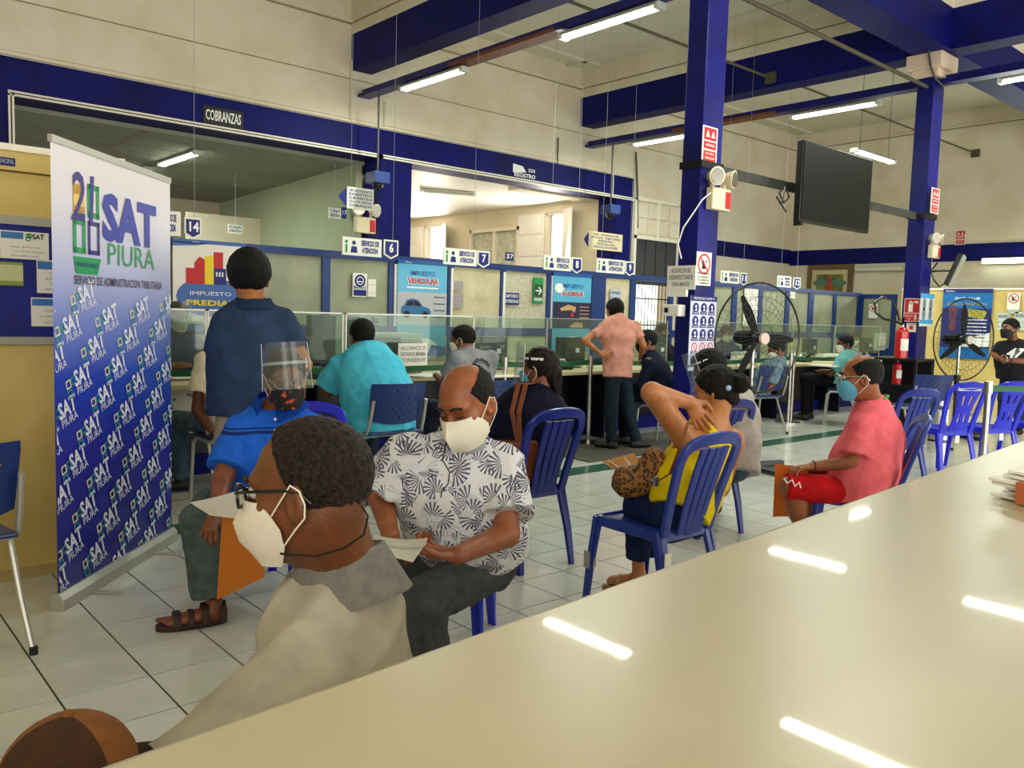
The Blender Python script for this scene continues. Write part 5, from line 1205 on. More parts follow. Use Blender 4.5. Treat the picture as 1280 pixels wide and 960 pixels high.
SKIN = {}
def skin(name, hexc, hex2): return mat('skin_'+name, hexc, .45, noise=.3, nscale=14, hex2=hex2, bump=.08, bscale=180)
M_skA = skin('brown', '#824a2b', '#683820'); M_skB = skin('tan', '#985835', '#7c4426'); M_skL = skin('light_tan', '#b87848', '#a16438'); M_skD = skin('dark', '#683821', '#532a18')
M_hair = mat('hair_black', '#050404', .6, spec=.22, noise=.5, nscale=60, hex2='#0d0908', bump=.5, bscale=220)
M_hairb = mat('hair_brown', '#180a06', .55, spec=.25, noise=.5, nscale=40, hex2='#0a0403', bump=.5, bscale=160)
M_hairg = mat('hair_greying', '#120d0b', .55, spec=.3, noise=.9, nscale=150, hex2='#3a2b24', bump=.8, bscale=330)
M_maskw = mat('mask_white', '#e9e4d3', .75, bump=.1, bscale=90); M_maskb = mat('mask_surgical_blue', '#5fb0d8', .7); M_maskk = mat('mask_black', '#101013', .7)
M_eye = mat('eye_white', '#d8d2c8', .2); M_iris = mat('iris_dark', '#1d0f08', .15); M_brow = mat('brow_dark', '#1a100c', .8)
M_sole = mat('shoe_sole', '#cfc9ba', .7); M_shoe = mat('shoe_black', '#0d0d0f', .5); M_jean = mat('jeans_navy', '#101c3a', .8, noise=.3, nscale=18, bump=.15, bscale=300)

HAIRLINE = {'short': ([-.13, -.06, -.025, 0, .03, .055, .075, .1], [-.07, -.065, -.045, -.005, .015, .04, .062, .075]),
            'high': ([-.13, -.06, -.03, -.012, .004, .018, .036, .1], [-.07, -.062, -.045, -.01, .025, .062, .10, .22]),
            'receding': ([-.13, -.06, -.025, 0, .02, .04, .055, .1], [-.075, -.065, -.045, -.005, .02, .06, .10, .2])}
def head_prims(M, nose=1.0, jaw=1.0):
    P = [(ell((0, -.014, .030), (.076, .096, .086), M), .001), (ell((0, .018, -.040), (.064*jaw, .068, .076), M), .03), (ell((0, .058, -.094), (.028*jaw, .024, .022), M), .02),
         (ell((0, .072, .026), (.050, .020, .016), M), .02), (ell((.042, .050, -.018), (.020, .020, .018), M), .02), (ell((-.042, .050, -.018), (.020, .020, .018), M), .02),
         (hcone(M, (0, .088, .010), (0, .106*nose**.1, -.030), .008, .013*nose), .012), (ell((.013, .095, -.034), (.008, .010, .007), M), .008), (ell((-.013, .095, -.034), (.008, .010, .007), M), .008),
         (ell((0, .086, -.062), (.024, .010, .006), M), .008), (ell((0, .084, -.074), (.020, .011, .007), M), .008)]
    return P
def person(label, x, y, head, J, shirt=None, pants=None, skinm=None, hair=None, headrot=(0, 0, 0), hscale=1.0, mask=None, visor=None, glasses=None, shoes=None, hands=(None, None), h=.010, hh=None, group=None, torso=(1.0, 1.0), belly=0.0, arm_r=1.0, leg_r=1.0, eyes=False, extra=None, hem=.0, extra_skin=None, hdisp=None, hface=None, neckr=1.0):
    """J: joints in world space (pixel + depth resolved); turned into the person's own frame"""
    root = empty('person', (x, y, 0), -math.radians(head), label, 'person', group)
    ch, sh = math.cos(math.radians(head)), math.sin(math.radians(head))
    def L(p): dx, dy = p[0]-x, p[1]-y; return V3((dx*ch-dy*sh, dx*sh+dy*ch, p[2]))
    def LD(d): return V3((d[0]*ch-d[1]*sh, d[0]*sh+d[1]*ch, d[2]))
    j = {k: L(v) for k, v in J.items()}; hh = hh or h*.8
    HM = Matrix.Translation(j['head']) @ Matrix.Rotation(math.radians(headrot[0]), 4, 'Z') @ Matrix.Rotation(math.radians(headrot[1]), 4, 'X') @ Matrix.Rotation(math.radians(headrot[2]), 4, 'Y') @ Matrix.Scale(hscale, 4)
    A = np.array(HM)
    def hp(p): return A[:3, :3]@V3(p)+A[:3, 3]
    sx = V3((1, 0, 0)); ts, td = torso
    sid = j['shR']-j['shL']; sid /= np.linalg.norm(sid); hid = j.get('hipR', j['pel']+V3((.09, 0, 0)))-j.get('hipL', j['pel']-V3((.09, 0, 0))); hid /= np.linalg.norm(hid)
    nb = j['neck']; pel = j['pel']; ch_ = pel+(nb-pel)*.62+j.get('choff', V3((0, 0, 0))) if 'chest' not in j else j['chest']
    # --- skin
    pr = head_prims(HM)
    nk = neckr; up = [(cone(hp((0, -.032, -.045)), nb, .052*hscale*nk, .062*nk), .03), (ecap(nb-V3((0, 0, .02)), ch_, (.10, .06), (.14*ts, .09*td), sid), .03)]
    for S in 'LR':
        if 'el'+S not in j: continue
        a, e = j['sh'+S], j['el'+S]; up.append((cone(a, e, .050*arm_r, .040*arm_r), .02)); up.append((cone(nb-V3((0, 0, .03)), a, .045, .048), .03))
        if 'wr'+S in j: up.append((cone(e, j['wr'+S], .040*arm_r, .026*arm_r), .01))
    if pants is None or pants.get('short') or pants.get('crop'):
        for S in 'LR':
            if 'kn'+S in j and 'an'+S in j:
                k_, a_ = j['kn'+S], j['an'+S]; up.append((cone(k_, a_, .052*leg_r, .034), .01)); calf = k_+(a_-k_)*.35+V3((0, -.02, 0)); up.append((ell(calf, (.05*leg_r, .055*leg_r, .11)), .03))
                if pants and pants.get('short'): up.append((cone(j['hip'+S], k_, .07, .055*leg_r), .01))
                if 'to'+S in j: up.append((cone(a_-V3((0, 0, .02)), j['to'+S], .034, .026), .02))
    if extra_skin: up += extra_skin(j, L, hp)
    def bounds(P):
        lo = np.min([p[0][1] for p in P], 0)-.03; hi = np.max([p[0][2] for p in P], 0)+.03; return lo, hi
    parts = []
    allp = up+pr; lo, hi = bounds(up); F = Field(lo, hi, h)
    for p, k in up: F.op(p, k)
    parts.append(F.mesh())
    lo, hi = bounds(pr); F = Field(lo-.01, hi+.02, hface or hh)
    for p, k in pr: F.op(p, k)
    F.op(cone(hp((0, -.032, -.045)), hp((0, -.032, -.045))*.3+nb*.7, .052*hscale*nk, .058*nk), .03)
    for s_ in (-1, 1):
        F.op(ell((s_*.031, .096, .008), (.017, .014, .009), HM), .012, 'sub')
        EM = HM @ Matrix.Translation((s_*.078, -.012, -.012)) @ Matrix.Rotation(s_*.35, 4, 'Z'); F.op(ell((0, 0, 0), (.009, .020, .034), EM), .006); F.op(ell((s_*.008, .003, .004), (.006, .011, .020), EM), .004, 'sub')
    parts.append(F.mesh())
    for i, S in enumerate('LR'):
        if hands[i] and 'wr'+S in j:
            q = dict(hands[i]); d = LD(q.pop('d')); n = LD(q.pop('n')); sd = LD(q.pop('t')); hv = q.pop('h', min(hh, .006))
            P = hand_prims(j['wr'+S], d, n, sd, **q); lo, hi = bounds(P); F = Field(lo, hi, hv); F.op(cone(j['wr'+S]-(j['wr'+S]-j['el'+S])*.12, j['wr'+S], .027*arm_r, .025*arm_r), .01)
            for p, k in P: F.op(p, k)
            parts.append(F.mesh())
    body = link('body', np_mesh('body', parts, skinm), root)
    out = {'root': root, 'HM': HM, 'j': j, 'L': L, 'LD': LD, 'hp': hp}
    # --- shirt
    if shirt:
        P = []; g = shirt.get('g', .012); b_ = belly
        st = [pel+V3((0, 0, (-.03 if shirt.get('tank') else -.085)-hem)), pel+(ch_-pel)*.45+V3((0, b_*.5, 0)), ch_, nb-(nb-ch_)*.30]
        rr = [((.178+g-(.03 if shirt.get('tank') else 0))*ts, (.125+g)*td), ((.160+g+b_*.4)*ts, (.115+g+b_)*td), ((.172+g)*ts, (.118+g)*td), ((.130+g)*ts, (.085+g)*td)]
        P.append((ecap(st[1], st[0], rr[1], rr[0], hid, cut=1.0), .001))
        for i in (1, 2): P.append((ecap(st[i], st[i+1], rr[i], rr[i+1], sid), .05))
        if not shirt.get('tank'): P.append((ecap(nb-(nb-ch_)*.3, nb+V3((0, -.004, .012)), (.115, .075), (.064, .062), sid), .05))
        F0 = []
        for S in 'LR':
            a, e = j['sh'+S], j['el'+S]; ln = shirt.get('sleeve', .62); r0, r1 = shirt.get('sr', (.064, .062)); r0 *= .84; a = a-V3((0, 0, .012))
            if not shirt.get('tank'):
                P.append((cone(nb-(nb-ch_)*.12, a, .046, .056), .05))
                if ln <= 1: P.append((cone(a, e, r0*arm_r, r1*arm_r, cut=ln), .028))
                else:
                    P.append((cone(a, e, r0*arm_r, r1*.86*arm_r), .028))
                    if 'wr'+S in j: P.append((cone(e, j['wr'+S], r1*.88*arm_r, .040*arm_r, cut=ln-1), .015))
        if extra: P += extra(j, L, hp)
        lo, hi = bounds(P); F = Field(lo, hi, shirt.get('h', h))
        for p, k in P: F.op(p, k)
        if shirt.get('neckcut', True): F.op(ell(nb+V3((0, .035, .035)), (.058, .062, .05)), .01, 'sub')
        bot = st[0][2]-.02
        if shirt.get('tank'):
            F.op(ell(nb+V3((0, 0, .01)), (.12, .16, .10)), .02, 'sub')
            for S in 'LR': F.op(ell(j['sh'+S]+V3((0, 0, .02)), (.085, .10, .12)), .02, 'sub')
        F.displace(folds(shirt.get('amp', .006), shirt.get('freq', 14), shirt.get('seed', 0), shirt.get('stretch', (1, 1, .55))))
        sh_o = link('shirt' if not shirt.get('name') else shirt['name'], np_mesh('shirt', [F.mesh()], shirt['m']), root); out['shirt'] = sh_o; out['SF'] = F
        if shirt.get('collar'):
            cm = MB(); c0 = nb-(nb-ch_)*.02; N = 22; base = []; top = []
            for i in range(N+1):
                a = math.radians(100+340*i/N-0*10) if False else math.radians(102+336*i/N)
                r = .074; p = c0+V3((math.cos(a)*r, math.sin(a)*r*.95+.005, -.005+(.018*math.sin(a)*-1)))
                q = c0+V3((math.cos(a)*r*.86, math.sin(a)*r*.86, .030-.015*math.sin(a))); o_ = c0+V3((math.cos(a)*r*1.42, math.sin(a)*r*1.35, -.028-.030*math.sin(a)*(1 if math.sin(a) > 0 else .2)))
                base.append((p, q, o_))
            rows = [[cm.bm.verts.new(tuple(b_[k])) for b_ in base] for k in range(3)]
            for r_ in range(2):
                for i in range(N): cm.bm.faces.new((rows[r_][i], rows[r_][i+1], rows[r_+1][i+1], rows[r_+1][i]))
            ex = bmesh.ops.solidify(cm.bm, geom=cm.bm.faces[:], thickness=.004)
            cm.obj('collar', shirt.get('cm', shirt['m']), root, smooth=True)
    # --- trousers
    if pants:
        P = []; g = .012
        P.append((ecap(pel+V3((0, 0, pants.get('top', .06))), pel-V3((0, 0, .03)), (.142*ts, .100*td), (.155*ts, .105*td), hid), .001))
        for S in 'LR':
            hp_ = j.get('hip'+S); k_ = j.get('kn'+S); a_ = j.get('an'+S)
            if k_ is None: continue
            P.append((cone(hp_-V3((0, 0, .015)), k_, .080*leg_r, (.068 if not pants.get('short') else .076)*leg_r, cut=(1.06 if pants.get('short') else None)), .03))
            if not pants.get('short') and a_ is not None: P.append((cone(k_, a_, .066*leg_r, pants.get('ankle', .052)*leg_r, cut=pants.get('len', 1.0)), .025))
        lo, hi = bounds(P); F = Field(lo, hi, pants.get('h', h))
        for p, k in P: F.op(p, k)
        F.displace(folds(pants.get('amp', .005), 16, pants.get('seed', 3), (1, 1, 1)))
        out['pants'] = link('shorts' if pants.get('short') else 'trousers', np_mesh('trousers', [F.mesh()], pants['m']), root)
    # --- hair
    if hair:
        st = hair.get('style', 'short'); ys, zs = HAIRLINE.get(hair.get('line', 'short')); t = hair.get('t', .008); Mi = np.array(HM.inverted())
        def fn(Pp):
            q = Pp@Mi[:3, :3].T+Mi[:3, 3]; r = V3((.077+t, .097+t, .088+t)); u = q-V3((0, -.015, .030)); k0 = np.sqrt(((u/r)**2).sum(-1)); k1 = np.sqrt(((u/(r*r))**2).sum(-1))+1e-9
            d = k0*(k0-1)/k1; cutv = np.interp(q[..., 1], ys, zs)-q[..., 2]; d = np.maximum(d, cutv*.75)
            if hair.get('bald'):
                v = (q-V3((0, .060, .098)))/V3((.071, .148, .072))*1.0; dd = (np.sqrt((v**2).sum(-1))-1)*.06; d = np.maximum(d, -dd)
            return d
        c = V3(j['head']); F = Field(c-.17, c+.17, hface or hh); F.op((fn, c-.16, c+.16), .001)
        for p in hair.get('extra', []): F2 = p(HM); F.op(F2[0], F2[1])
        if hair.get('long'):
            lo2 = np.minimum(c-.17, c-V3((.2, .25, .45))); F = Field(lo2, c+.19, hh); F.op((fn, c-.16, c+.16), .001)
            for p in hair['long']: F2 = p(HM); F.op(F2[0], F2[1])
        F.displace(fuzz(hair.get('fuzz', .0018), hair.get('ff', 160)))
        v_, q_ = F.mesh()
        if len(v_): out['hair'] = link('hair', np_mesh('hair', [(v_, q_)], hair.get('m', M_hair)), root)
    def hobj(mb, name, m, smooth=True): o = mb.obj(name, m, root, smooth=smooth); o.matrix_local = HM; return o
    if eyes == 'closed':
        for s_ in (-1, 1):
            hobj(MB().tube([(s_*.014, .097, .030), (s_*.030, .097, .036), (s_*.050, .084, .030)], .0038, 6), 'eyebrow', M_brow)
            hobj(MB().tube([(s_*.018, .089, .004), (s_*.031, .090, .001), (s_*.044, .083, .004)], .0020, 6), 'eyelid_line', M_brow)
    elif eyes:
        for s_ in (-1, 1):
            e = hobj(MB().sph((s_*.031, .0755, .009), .0132, n=14), 'eye', M_eye); i_ = MB().sph((s_*.031, .0838, .008), .0070, n=10).obj('iris', M_iris, e, smooth=True)
            hobj(MB().tube([(s_*.014, .094, .028), (s_*.030, .094, .034), (s_*.048, .082, .028)], .0035, 6), 'eyebrow', hair.get('m', M_brow) if hair else M_brow)
    # --- mask
    if mask:
        kind = mask.get('kind', 'kn95'); m = mask['m']
        if kind == 'kn95': mid = [(0, .113, .000), (0, .124, -.020), (0, .140, -.045), (0, .132, -.078), (0, .095, -.118)]; sd = [(.060, .058, -.008), (.074, .036, -.028), (.078, .020, -.052), (.073, .018, -.082), (.048, .036, -.116)]
        else: mid = [(0, .112, -.004), (0, .118, -.028), (0, .116, -.054), (0, .108, -.082), (0, .090, -.112)]; sd = [(.060, .060, -.008), (.074, .038, -.032), (.077, .026, -.055), (.073, .024, -.082), (.048, .040, -.114)]
        mm = MB(); n = 8; rows = []
        for a, b in zip(mid, sd):
            row = []
            for i in range(-n, n+1):
                t_ = abs(i)/n; bul = math.sin(t_*PI)*(.010 if kind == 'kn95' else .016); a_, b_ = V3(a), V3(b)
                p = a_*(1-t_)+b_*t_; p[0] = math.copysign(p[0], i) if i else 0; p[1] += bul; p[0] += math.copysign(bul*.7, i) if i else 0
                row.append(mm.bm.verts.new(tuple(p)))
            rows.append(row)
        for r_ in range(len(rows)-1):
            for i in range(2*n): mm.bm.faces.new((rows[r_][i], rows[r_][i+1], rows[r_+1][i+1], rows[r_+1][i]))
        bmesh.ops.subdivide_edges(mm.bm, edges=mm.bm.edges[:], cuts=1, smooth=.4, use_grid_fill=True)
        bmesh.ops.solidify(mm.bm, geom=mm.bm.faces[:], thickness=.0025)
        mk = hobj(mm, 'face_mask', m)
        lp_ = mask.get('loop', M_maskw)
        for s_ in (-1, 1):
            MB().tube([(s_*.070, .034, -.028), (s_*.079, .012, -.004), (s_*.086, -.010, .020), (s_*.090, -.026, .010), (s_*.088, -.032, -.012), (s_*.085, -.028, -.034), (s_*.080, -.008, -.052), (s_*.070, .018, -.078)], .0016, 5).obj('ear_loop', lp_, mk, smooth=True)
    if glasses:
        g_ = MB(); gm = glasses.get('m', M_black); rr = glasses.get('r', .0022)
        for s_ in (-1, 1):
            g_.tube([(s_*.033+.025*math.cos(a), .108-.012*abs(math.cos(a) if math.cos(a)*s_ > 0 else 0), .004+.020*math.sin(a)) for a in [2*PI*k/20 for k in range(20)]], rr, 6, closed=True)
            g_.tube([(s_*.058, .098, .012), (s_*.074, .075, .014), (s_*.083, .0, .012), (s_*.085, -.025, .006), (s_*.082, -.04, -.012)], rr, 6)
        g_.tube([(-.009, .109, .008), (0, .113, .011), (.009, .109, .008)], rr, 6); go = hobj(g_, 'glasses', gm)
        for s_ in (-1, 1): q = MB(); vs = [q.bm.verts.new((s_*.033+.024*math.cos(a), .106-.010*abs(math.cos(a) if math.cos(a)*s_ > 0 else 0), .004+.019*math.sin(a))) for a in [2*PI*k/16 for k in range(16)]]; q.bm.faces.new(vs); q.obj('lens', M_glass, go)
    if visor:
        up_ = visor.get('tilt', 0); q = MB(); n = 20; N2 = 8; rows = []
        VM = Matrix.Translation((0, .0, .05)) @ Matrix.Rotation(math.radians(up_), 4, 'X')
        for r_ in range(N2+1):
            z = .095-(visor.get('len', .25)*r_/N2); row = []
            for i in range(n+1):
                a = math.radians(-5+190*i/n) if False else math.radians(8+164*i/n); rr = .108+.012*r_/N2; cut = 0
                row.append(q.bm.verts.new(VM @ Vector((math.cos(a)*(.092+.01*r_/N2), math.sin(a)*rr+.022, z-(.02 if r_ == 0 and abs(i-n/2) > n*.35 else 0)))))
            rows.append(row)
        for r_ in range(N2):
            for i in range(n): q.bm.faces.new((rows[r_][i], rows[r_][i+1], rows[r_+1][i+1], rows[r_+1][i]))
        vo = hobj(q, 'face_shield', M_visor)
        b2 = MB(); pts = [VM @ Vector((math.cos(math.radians(a))*.090, math.sin(math.radians(a))*.100+.015, .012)) for a in range(0, 181, 12)]; b2.strip(pts, (0, 0, 1), .012, .006).obj('foam_band', mat('foam_white', '#b9c0c4', .7), vo, smooth=True)
        b3 = MB(); pts = [VM @ Vector((math.cos(math.radians(a))*.088, math.sin(math.radians(a))*.105, .012)) for a in range(180, 361, 15)]; b3.strip(pts, (0, 0, 1), .014, .003).obj('elastic', mat('elastic_white', '#d5d6d2', .7), vo, smooth=True)
        if visor.get('edge', True):
            for i_ in (0, n):
                pts = [VM @ Vector((math.cos(math.radians(8 if i_ == 0 else 172))*(.092+.01*r_/N2), math.sin(math.radians(8))*(.108+.012*r_/N2)+.022, .095-visor.get('len', .25)*r_/N2)) for r_ in range(N2+1)]
                MB().tube(pts, .0012, 5).obj('shield_edge', mat('shield_edge', '#eef2f2', .2), vo)
    if shoes:
        for S in 'LR':
            a_, t_ = j.get('an'+S), j.get('to'+S)
            if a_ is None or t_ is None: continue
            d = t_-a_; d[2] = 0; d /= np.linalg.norm(d); heel = V3((a_[0], a_[1], .045))-d*.035; P = [(ecap(heel, heel+d*.18, (.038, .042), (.045, .028), np.cross(d, (0, 0, 1.0))), .001), (cone(V3(a_)+V3((0, 0, .0)), heel+d*.04, .038, .04), .02)]
            lo, hi = bounds(P); F = Field(lo, hi, .008)
            for p, k in P: F.op(p, k)
            idx = np.arange(F.n[2]); zc = F.lo[2]+idx*F.h; F.F = np.maximum(F.F, (.008-zc)[None, None, :].astype(f32)); so = link('shoe', np_mesh('shoe', [F.mesh()], shoes['m']), root)
            if shoes.get('sole'):
                sm = MB(); pts = []
                for k in range(20):
                    a = 2*PI*k/20; px_ = math.cos(a); py_ = math.sin(a); c = heel+d*(.09+.125*px_)+np.cross(d, (0, 0, 1.0))*(.045*py_); pts.append(c)
                lo_ = [sm.bm.verts.new((p[0], p[1], .002)) for p in pts]; hi_ = [sm.bm.verts.new((p[0], p[1], .024)) for p in pts]; sm.bm.faces.new(lo_); sm.bm.faces.new(hi_[::-1])
                for k in range(20): sm.bm.faces.new((lo_[k], hi_[k], hi_[(k+1) % 20], lo_[(k+1) % 20]))
                sm.obj('sole', shoes['sole'], so)
    return out
def K(px, py, D):
    return CAM+ray(px, py)*D
def wd(v, person_out): return v
TL = Vector((-CR.x, -CR.y, 0)).normalized()   # image-left on the floor, used only to write down poses
FW = Vector((_f.x, _f.y, 0)).normalized()

# ---------------------------------------------------------------- people
def GJ(x, y, head, sit=True, s=1.0, seat=.43, lean=0.0, arms='lap', sw=.18, hipw=.09, kw=.12, feet=None):
    ch, sh = math.cos(math.radians(head)), math.sin(math.radians(head)); j = {}
    if sit:
        pz = seat+.09; nz = pz+.50*s; j['pel'] = (0, 0, pz); j['neck'] = (0, -.03+lean, nz); j['head'] = (0, .0+lean*1.2, nz+.145*s)
        for q, S in ((-1, 'L'), (1, 'R')):
            j['hip'+S] = (q*hipw, .02, pz-.01); j['kn'+S] = (q*kw, .44*s, pz-.01); j['an'+S] = (q*kw, .42*s, .09); j['to'+S] = (q*(kw+.02), .56*s, .03)
    else:
        pz = .90*s; nz = 1.39*s; j['pel'] = (0, 0, pz); j['neck'] = (0, -.02+lean, nz); j['head'] = (0, .01+lean, nz+.15*s)
        for q, S in ((-1, 'L'), (1, 'R')):
            j['hip'+S] = (q*hipw, 0, pz-.03); j['kn'+S] = (q*(hipw+.01), .03, .49*s); j['an'+S] = (q*(hipw+.02), -.01, .09); j['to'+S] = (q*(hipw+.04), .13, .03)
    for q, S in ((-1, 'L'), (1, 'R')):
        n = j['neck']; j['sh'+S] = (q*sw*s, n[1], n[2]-.065)
        if arms == 'lap': j['el'+S] = (q*(sw+.05), n[1]+.06, n[2]-.31*s); j['wr'+S] = (q*.13, n[1]+.28, n[2]-.37*s)
        elif arms == 'desk': j['el'+S] = (q*(sw+.07), n[1]+.16, n[2]-.26*s); j['wr'+S] = (q*.10, n[1]+.38, n[2]-.24*s)
        elif arms == 'down': j['el'+S] = (q*(sw+.05), n[1]-.0, n[2]-.34*s); j['wr'+S] = (q*(sw+.05), n[1]+.10, n[2]-.58*s)
        elif arms == 'front': j['el'+S] = (q*(sw+.05), n[1]+.0, n[2]-.33*s); j['wr'+S] = (q*.10, n[1]+.22, n[2]-.34*s)
    return {k: Vector((x+v[0]*ch+v[1]*sh, y-v[0]*sh+v[1]*ch, v[2])) for k, v in j.items()}
UP = Vector((0, 0, 1))
def adj(g, target):
    off = target-g['head']
    for k in ('head', 'neck', 'shL', 'shR', 'elL', 'elR', 'wrL', 'wrR'): g[k] = g[k]+off
def cloth(name, hexc, hex2=None, sc=30, noise=.15): return mat('cloth_'+name, hexc, .85, spec=.2, noise=noise, nscale=sc, hex2=hex2, bump=.12, bscale=350)
def band_material(name, base, bands):
    """knit cloth with dyed stripes at heights in the wearer's own frame"""
    m = cloth(name, base); nt = m.node_tree; b = nt.nodes['Principled BSDF']; src = b.inputs['Base Color'].links[0].from_socket
    tc = nt.nodes.new('ShaderNodeTexCoord'); sx = nt.nodes.new('ShaderNodeSeparateXYZ'); nt.links.new(tc.outputs['Object'], sx.inputs[0])
    for z0, z1, hx in bands:
        a = nt.nodes.new('ShaderNodeMath'); a.operation = 'COMPARE'; nt.links.new(sx.outputs['Z'], a.inputs[0]); a.inputs[1].default_value = (z0+z1)/2; a.inputs[2].default_value = (z1-z0)/2
        mx = nt.nodes.new('ShaderNodeMix'); mx.data_type = 'RGBA'; nt.links.new(a.outputs[0], mx.inputs[0]); nt.links.new(src, mx.inputs[6]); mx.inputs[7].default_value = lin(hx); src = mx.outputs[2]
    nt.links.new(src, b.inputs['Base Color']); return m
def palm_material():
    """white shirt cloth printed with dark palm sprays: spokes fanning from scattered points"""
    m = bpy.data.materials.new('palm_print_cloth'); m.use_nodes = True; nt = m.node_tree; b = nt.nodes['Principled BSDF']; b.inputs['Roughness'].default_value = .85; b.inputs['Specular IOR Level'].default_value = .2
    N = lambda t, **k: nt.nodes.new(t); Lk = nt.links.new
    def math_(op, a=None, b_=None, v1=None):
        n = N('ShaderNodeMath'); n.operation = op
        for i, s in enumerate((a, b_)):
            if s is None: continue
            if isinstance(s, (int, float)): n.inputs[i].default_value = s
            else: Lk(s, n.inputs[i])
        return n.outputs[0]
    tc = N('ShaderNodeTexCoord'); masks = []
    for sc_, off, nsp, rad in ((11.0, 0.0, 9.0, .55), (12.0, 3.3, 8.0, .50), (10.0, 7.7, 10.0, .55)):
        mp = N('ShaderNodeMapping'); mp.inputs['Location'].default_value = (off, off*.7, off*1.3); Lk(tc.outputs['Object'], mp.inputs[0])
        vo = N('ShaderNodeTexVoronoi'); vo.inputs['Scale'].default_value = sc_; vo.inputs['Randomness'].default_value = .9; Lk(mp.outputs[0], vo.inputs['Vector'])
        scl = N('ShaderNodeVectorMath'); scl.operation = 'SCALE'; Lk(mp.outputs[0], scl.inputs[0]); scl.inputs['Scale'].default_value = sc_
        p2 = N('ShaderNodeVectorMath'); p2.operation = 'SCALE'; Lk(vo.outputs['Position'], p2.inputs[0]); p2.inputs['Scale'].default_value = sc_
        sb = N('ShaderNodeVectorMath'); sb.operation = 'SUBTRACT'; Lk(scl.outputs[0], sb.inputs[0]); Lk(p2.outputs[0], sb.inputs[1])
        s2 = N('ShaderNodeSeparateXYZ'); Lk(sb.outputs[0], s2.inputs[0]); sc3 = N('ShaderNodeSeparateColor'); Lk(vo.outputs['Color'], sc3.inputs[0])
        ang = math_('ARCTAN2', s2.outputs['X'], s2.outputs['Z']); r2 = math_('SQRT', math_('ADD', math_('MULTIPLY', s2.outputs['X'], s2.outputs['X']), math_('MULTIPLY', s2.outputs['Z'], s2.outputs['Z'])))
        ph = math_('MULTIPLY', sc3.outputs[0], 6.28); spoke = math_('ABSOLUTE', math_('SINE', math_('ADD', math_('MULTIPLY', ang, nsp), ph)))
        fan_ = math_('COSINE', math_('ADD', ang, ph))      # only a fan of the full circle
        wdt = math_('MULTIPLY', r2, 1.0); thr = math_('SUBTRACT', .80, math_('MULTIPLY', r2, .35))
        on = math_('GREATER_THAN', spoke, math_('ADD', .62, math_('MULTIPLY', r2, .35))); near = math_('LESS_THAN', r2, rad); far = math_('GREATER_THAN', r2, .05); fn_ = math_('GREATER_THAN', fan_, .1)
        masks.append(math_('MULTIPLY', math_('MULTIPLY', on, near), math_('MULTIPLY', far, fn_)))
    mk = math_('MAXIMUM', math_('MAXIMUM', masks[0], masks[1]), math_('MULTIPLY', masks[2], .35))
    mx = N('ShaderNodeMix'); mx.data_type = 'RGBA'; Lk(mk, mx.inputs[0]); mx.inputs[6].default_value = lin('#d9dbe2'); mx.inputs[7].default_value = lin('#50556e'); Lk(mx.outputs[2], b.inputs['Base Color'])
    return m
def leopard_material():
    m = bpy.data.materials.new('leopard_cloth'); m.use_nodes = True; nt = m.node_tree; b = nt.nodes['Principled BSDF']; b.inputs['Roughness'].default_value = .7
    tc = nt.nodes.new('ShaderNodeTexCoord'); vo = nt.nodes.new('ShaderNodeTexVoronoi'); vo.inputs['Scale'].default_value = 62; nt.links.new(tc.outputs['Object'], vo.inputs['Vector'])
    cr = nt.nodes.new('ShaderNodeValToRGB'); nt.links.new(vo.outputs['Distance'], cr.inputs[0]); nt.links.new(cr.outputs[0], b.inputs['Base Color']); cr.color_ramp.interpolation = 'CONSTANT'
    e = cr.color_ramp.elements; e[0].position = 0; e[0].color = lin('#8a4f1e'); e[1].position = .22; e[1].color = lin('#150b06'); n = e.new(.48); n.color = lin('#8f5f2a'); return m
def prn_on(o, F, pr, name, m, M, off=.004):
    """lay flat print on a garment: each vertex is slid along the print's normal to the cloth surface"""
    v = np.concatenate(pr.v); A = np.array(M); w_ = v@A[:3, :3].T+A[:3, 3]; d = A[:3, 2]; out = []
    for p in w_:
        best = p; q = p+d*.32
        for _ in range(90):
            i = np.clip(((q-F.lo)/F.h), 0, F.n-2).astype(int); 
            if F.F[i[0], i[1], i[2]] < .004: best = q; break
            q = q-d*.005
        out.append(tuple(best+d*off))
    me = bpy.data.meshes.new(name); me.from_pydata(out, [], pr.f); me.materials.append(m); return link(name, me, o)

# --- A: elderly man in the foreground, seen in profile
M_shA = cloth('pale_grey_linen', '#b9b3a2', '#a49e8e', 12)
J = {'head': K(384, 613, 1.36), 'neck': K(424, 722, 1.42), 'pel': K(455, 1180, 1.50), 'shL': K(372, 848, 1.25), 'shR': K(440, 760, 1.58), 'chest': K(410, 930, 1.42)}
J['elL'] = K(262, 965, 1.12); J['wrL'] = K(120, 1010, 1.12); J['elR'] = K(400, 960, 1.70); J['wrR'] = K(250, 1010, 1.6)
J['hipL'] = J['pel']-FW*.09; J['hipR'] = J['pel']+FW*.09; J['knL'] = J['pel']+TL*.42-FW*.10; J['knR'] = J['pel']+TL*.42+FW*.12; J['anL'] = Vector((J['knL'].x, J['knL'].y, .09)); J['anR'] = Vector((J['knR'].x, J['knR'].y, .09)); J['toL'] = J['anL']+TL*.14-UP*.06; J['toR'] = J['anR']+TL*.14-UP*.06
HA = -36
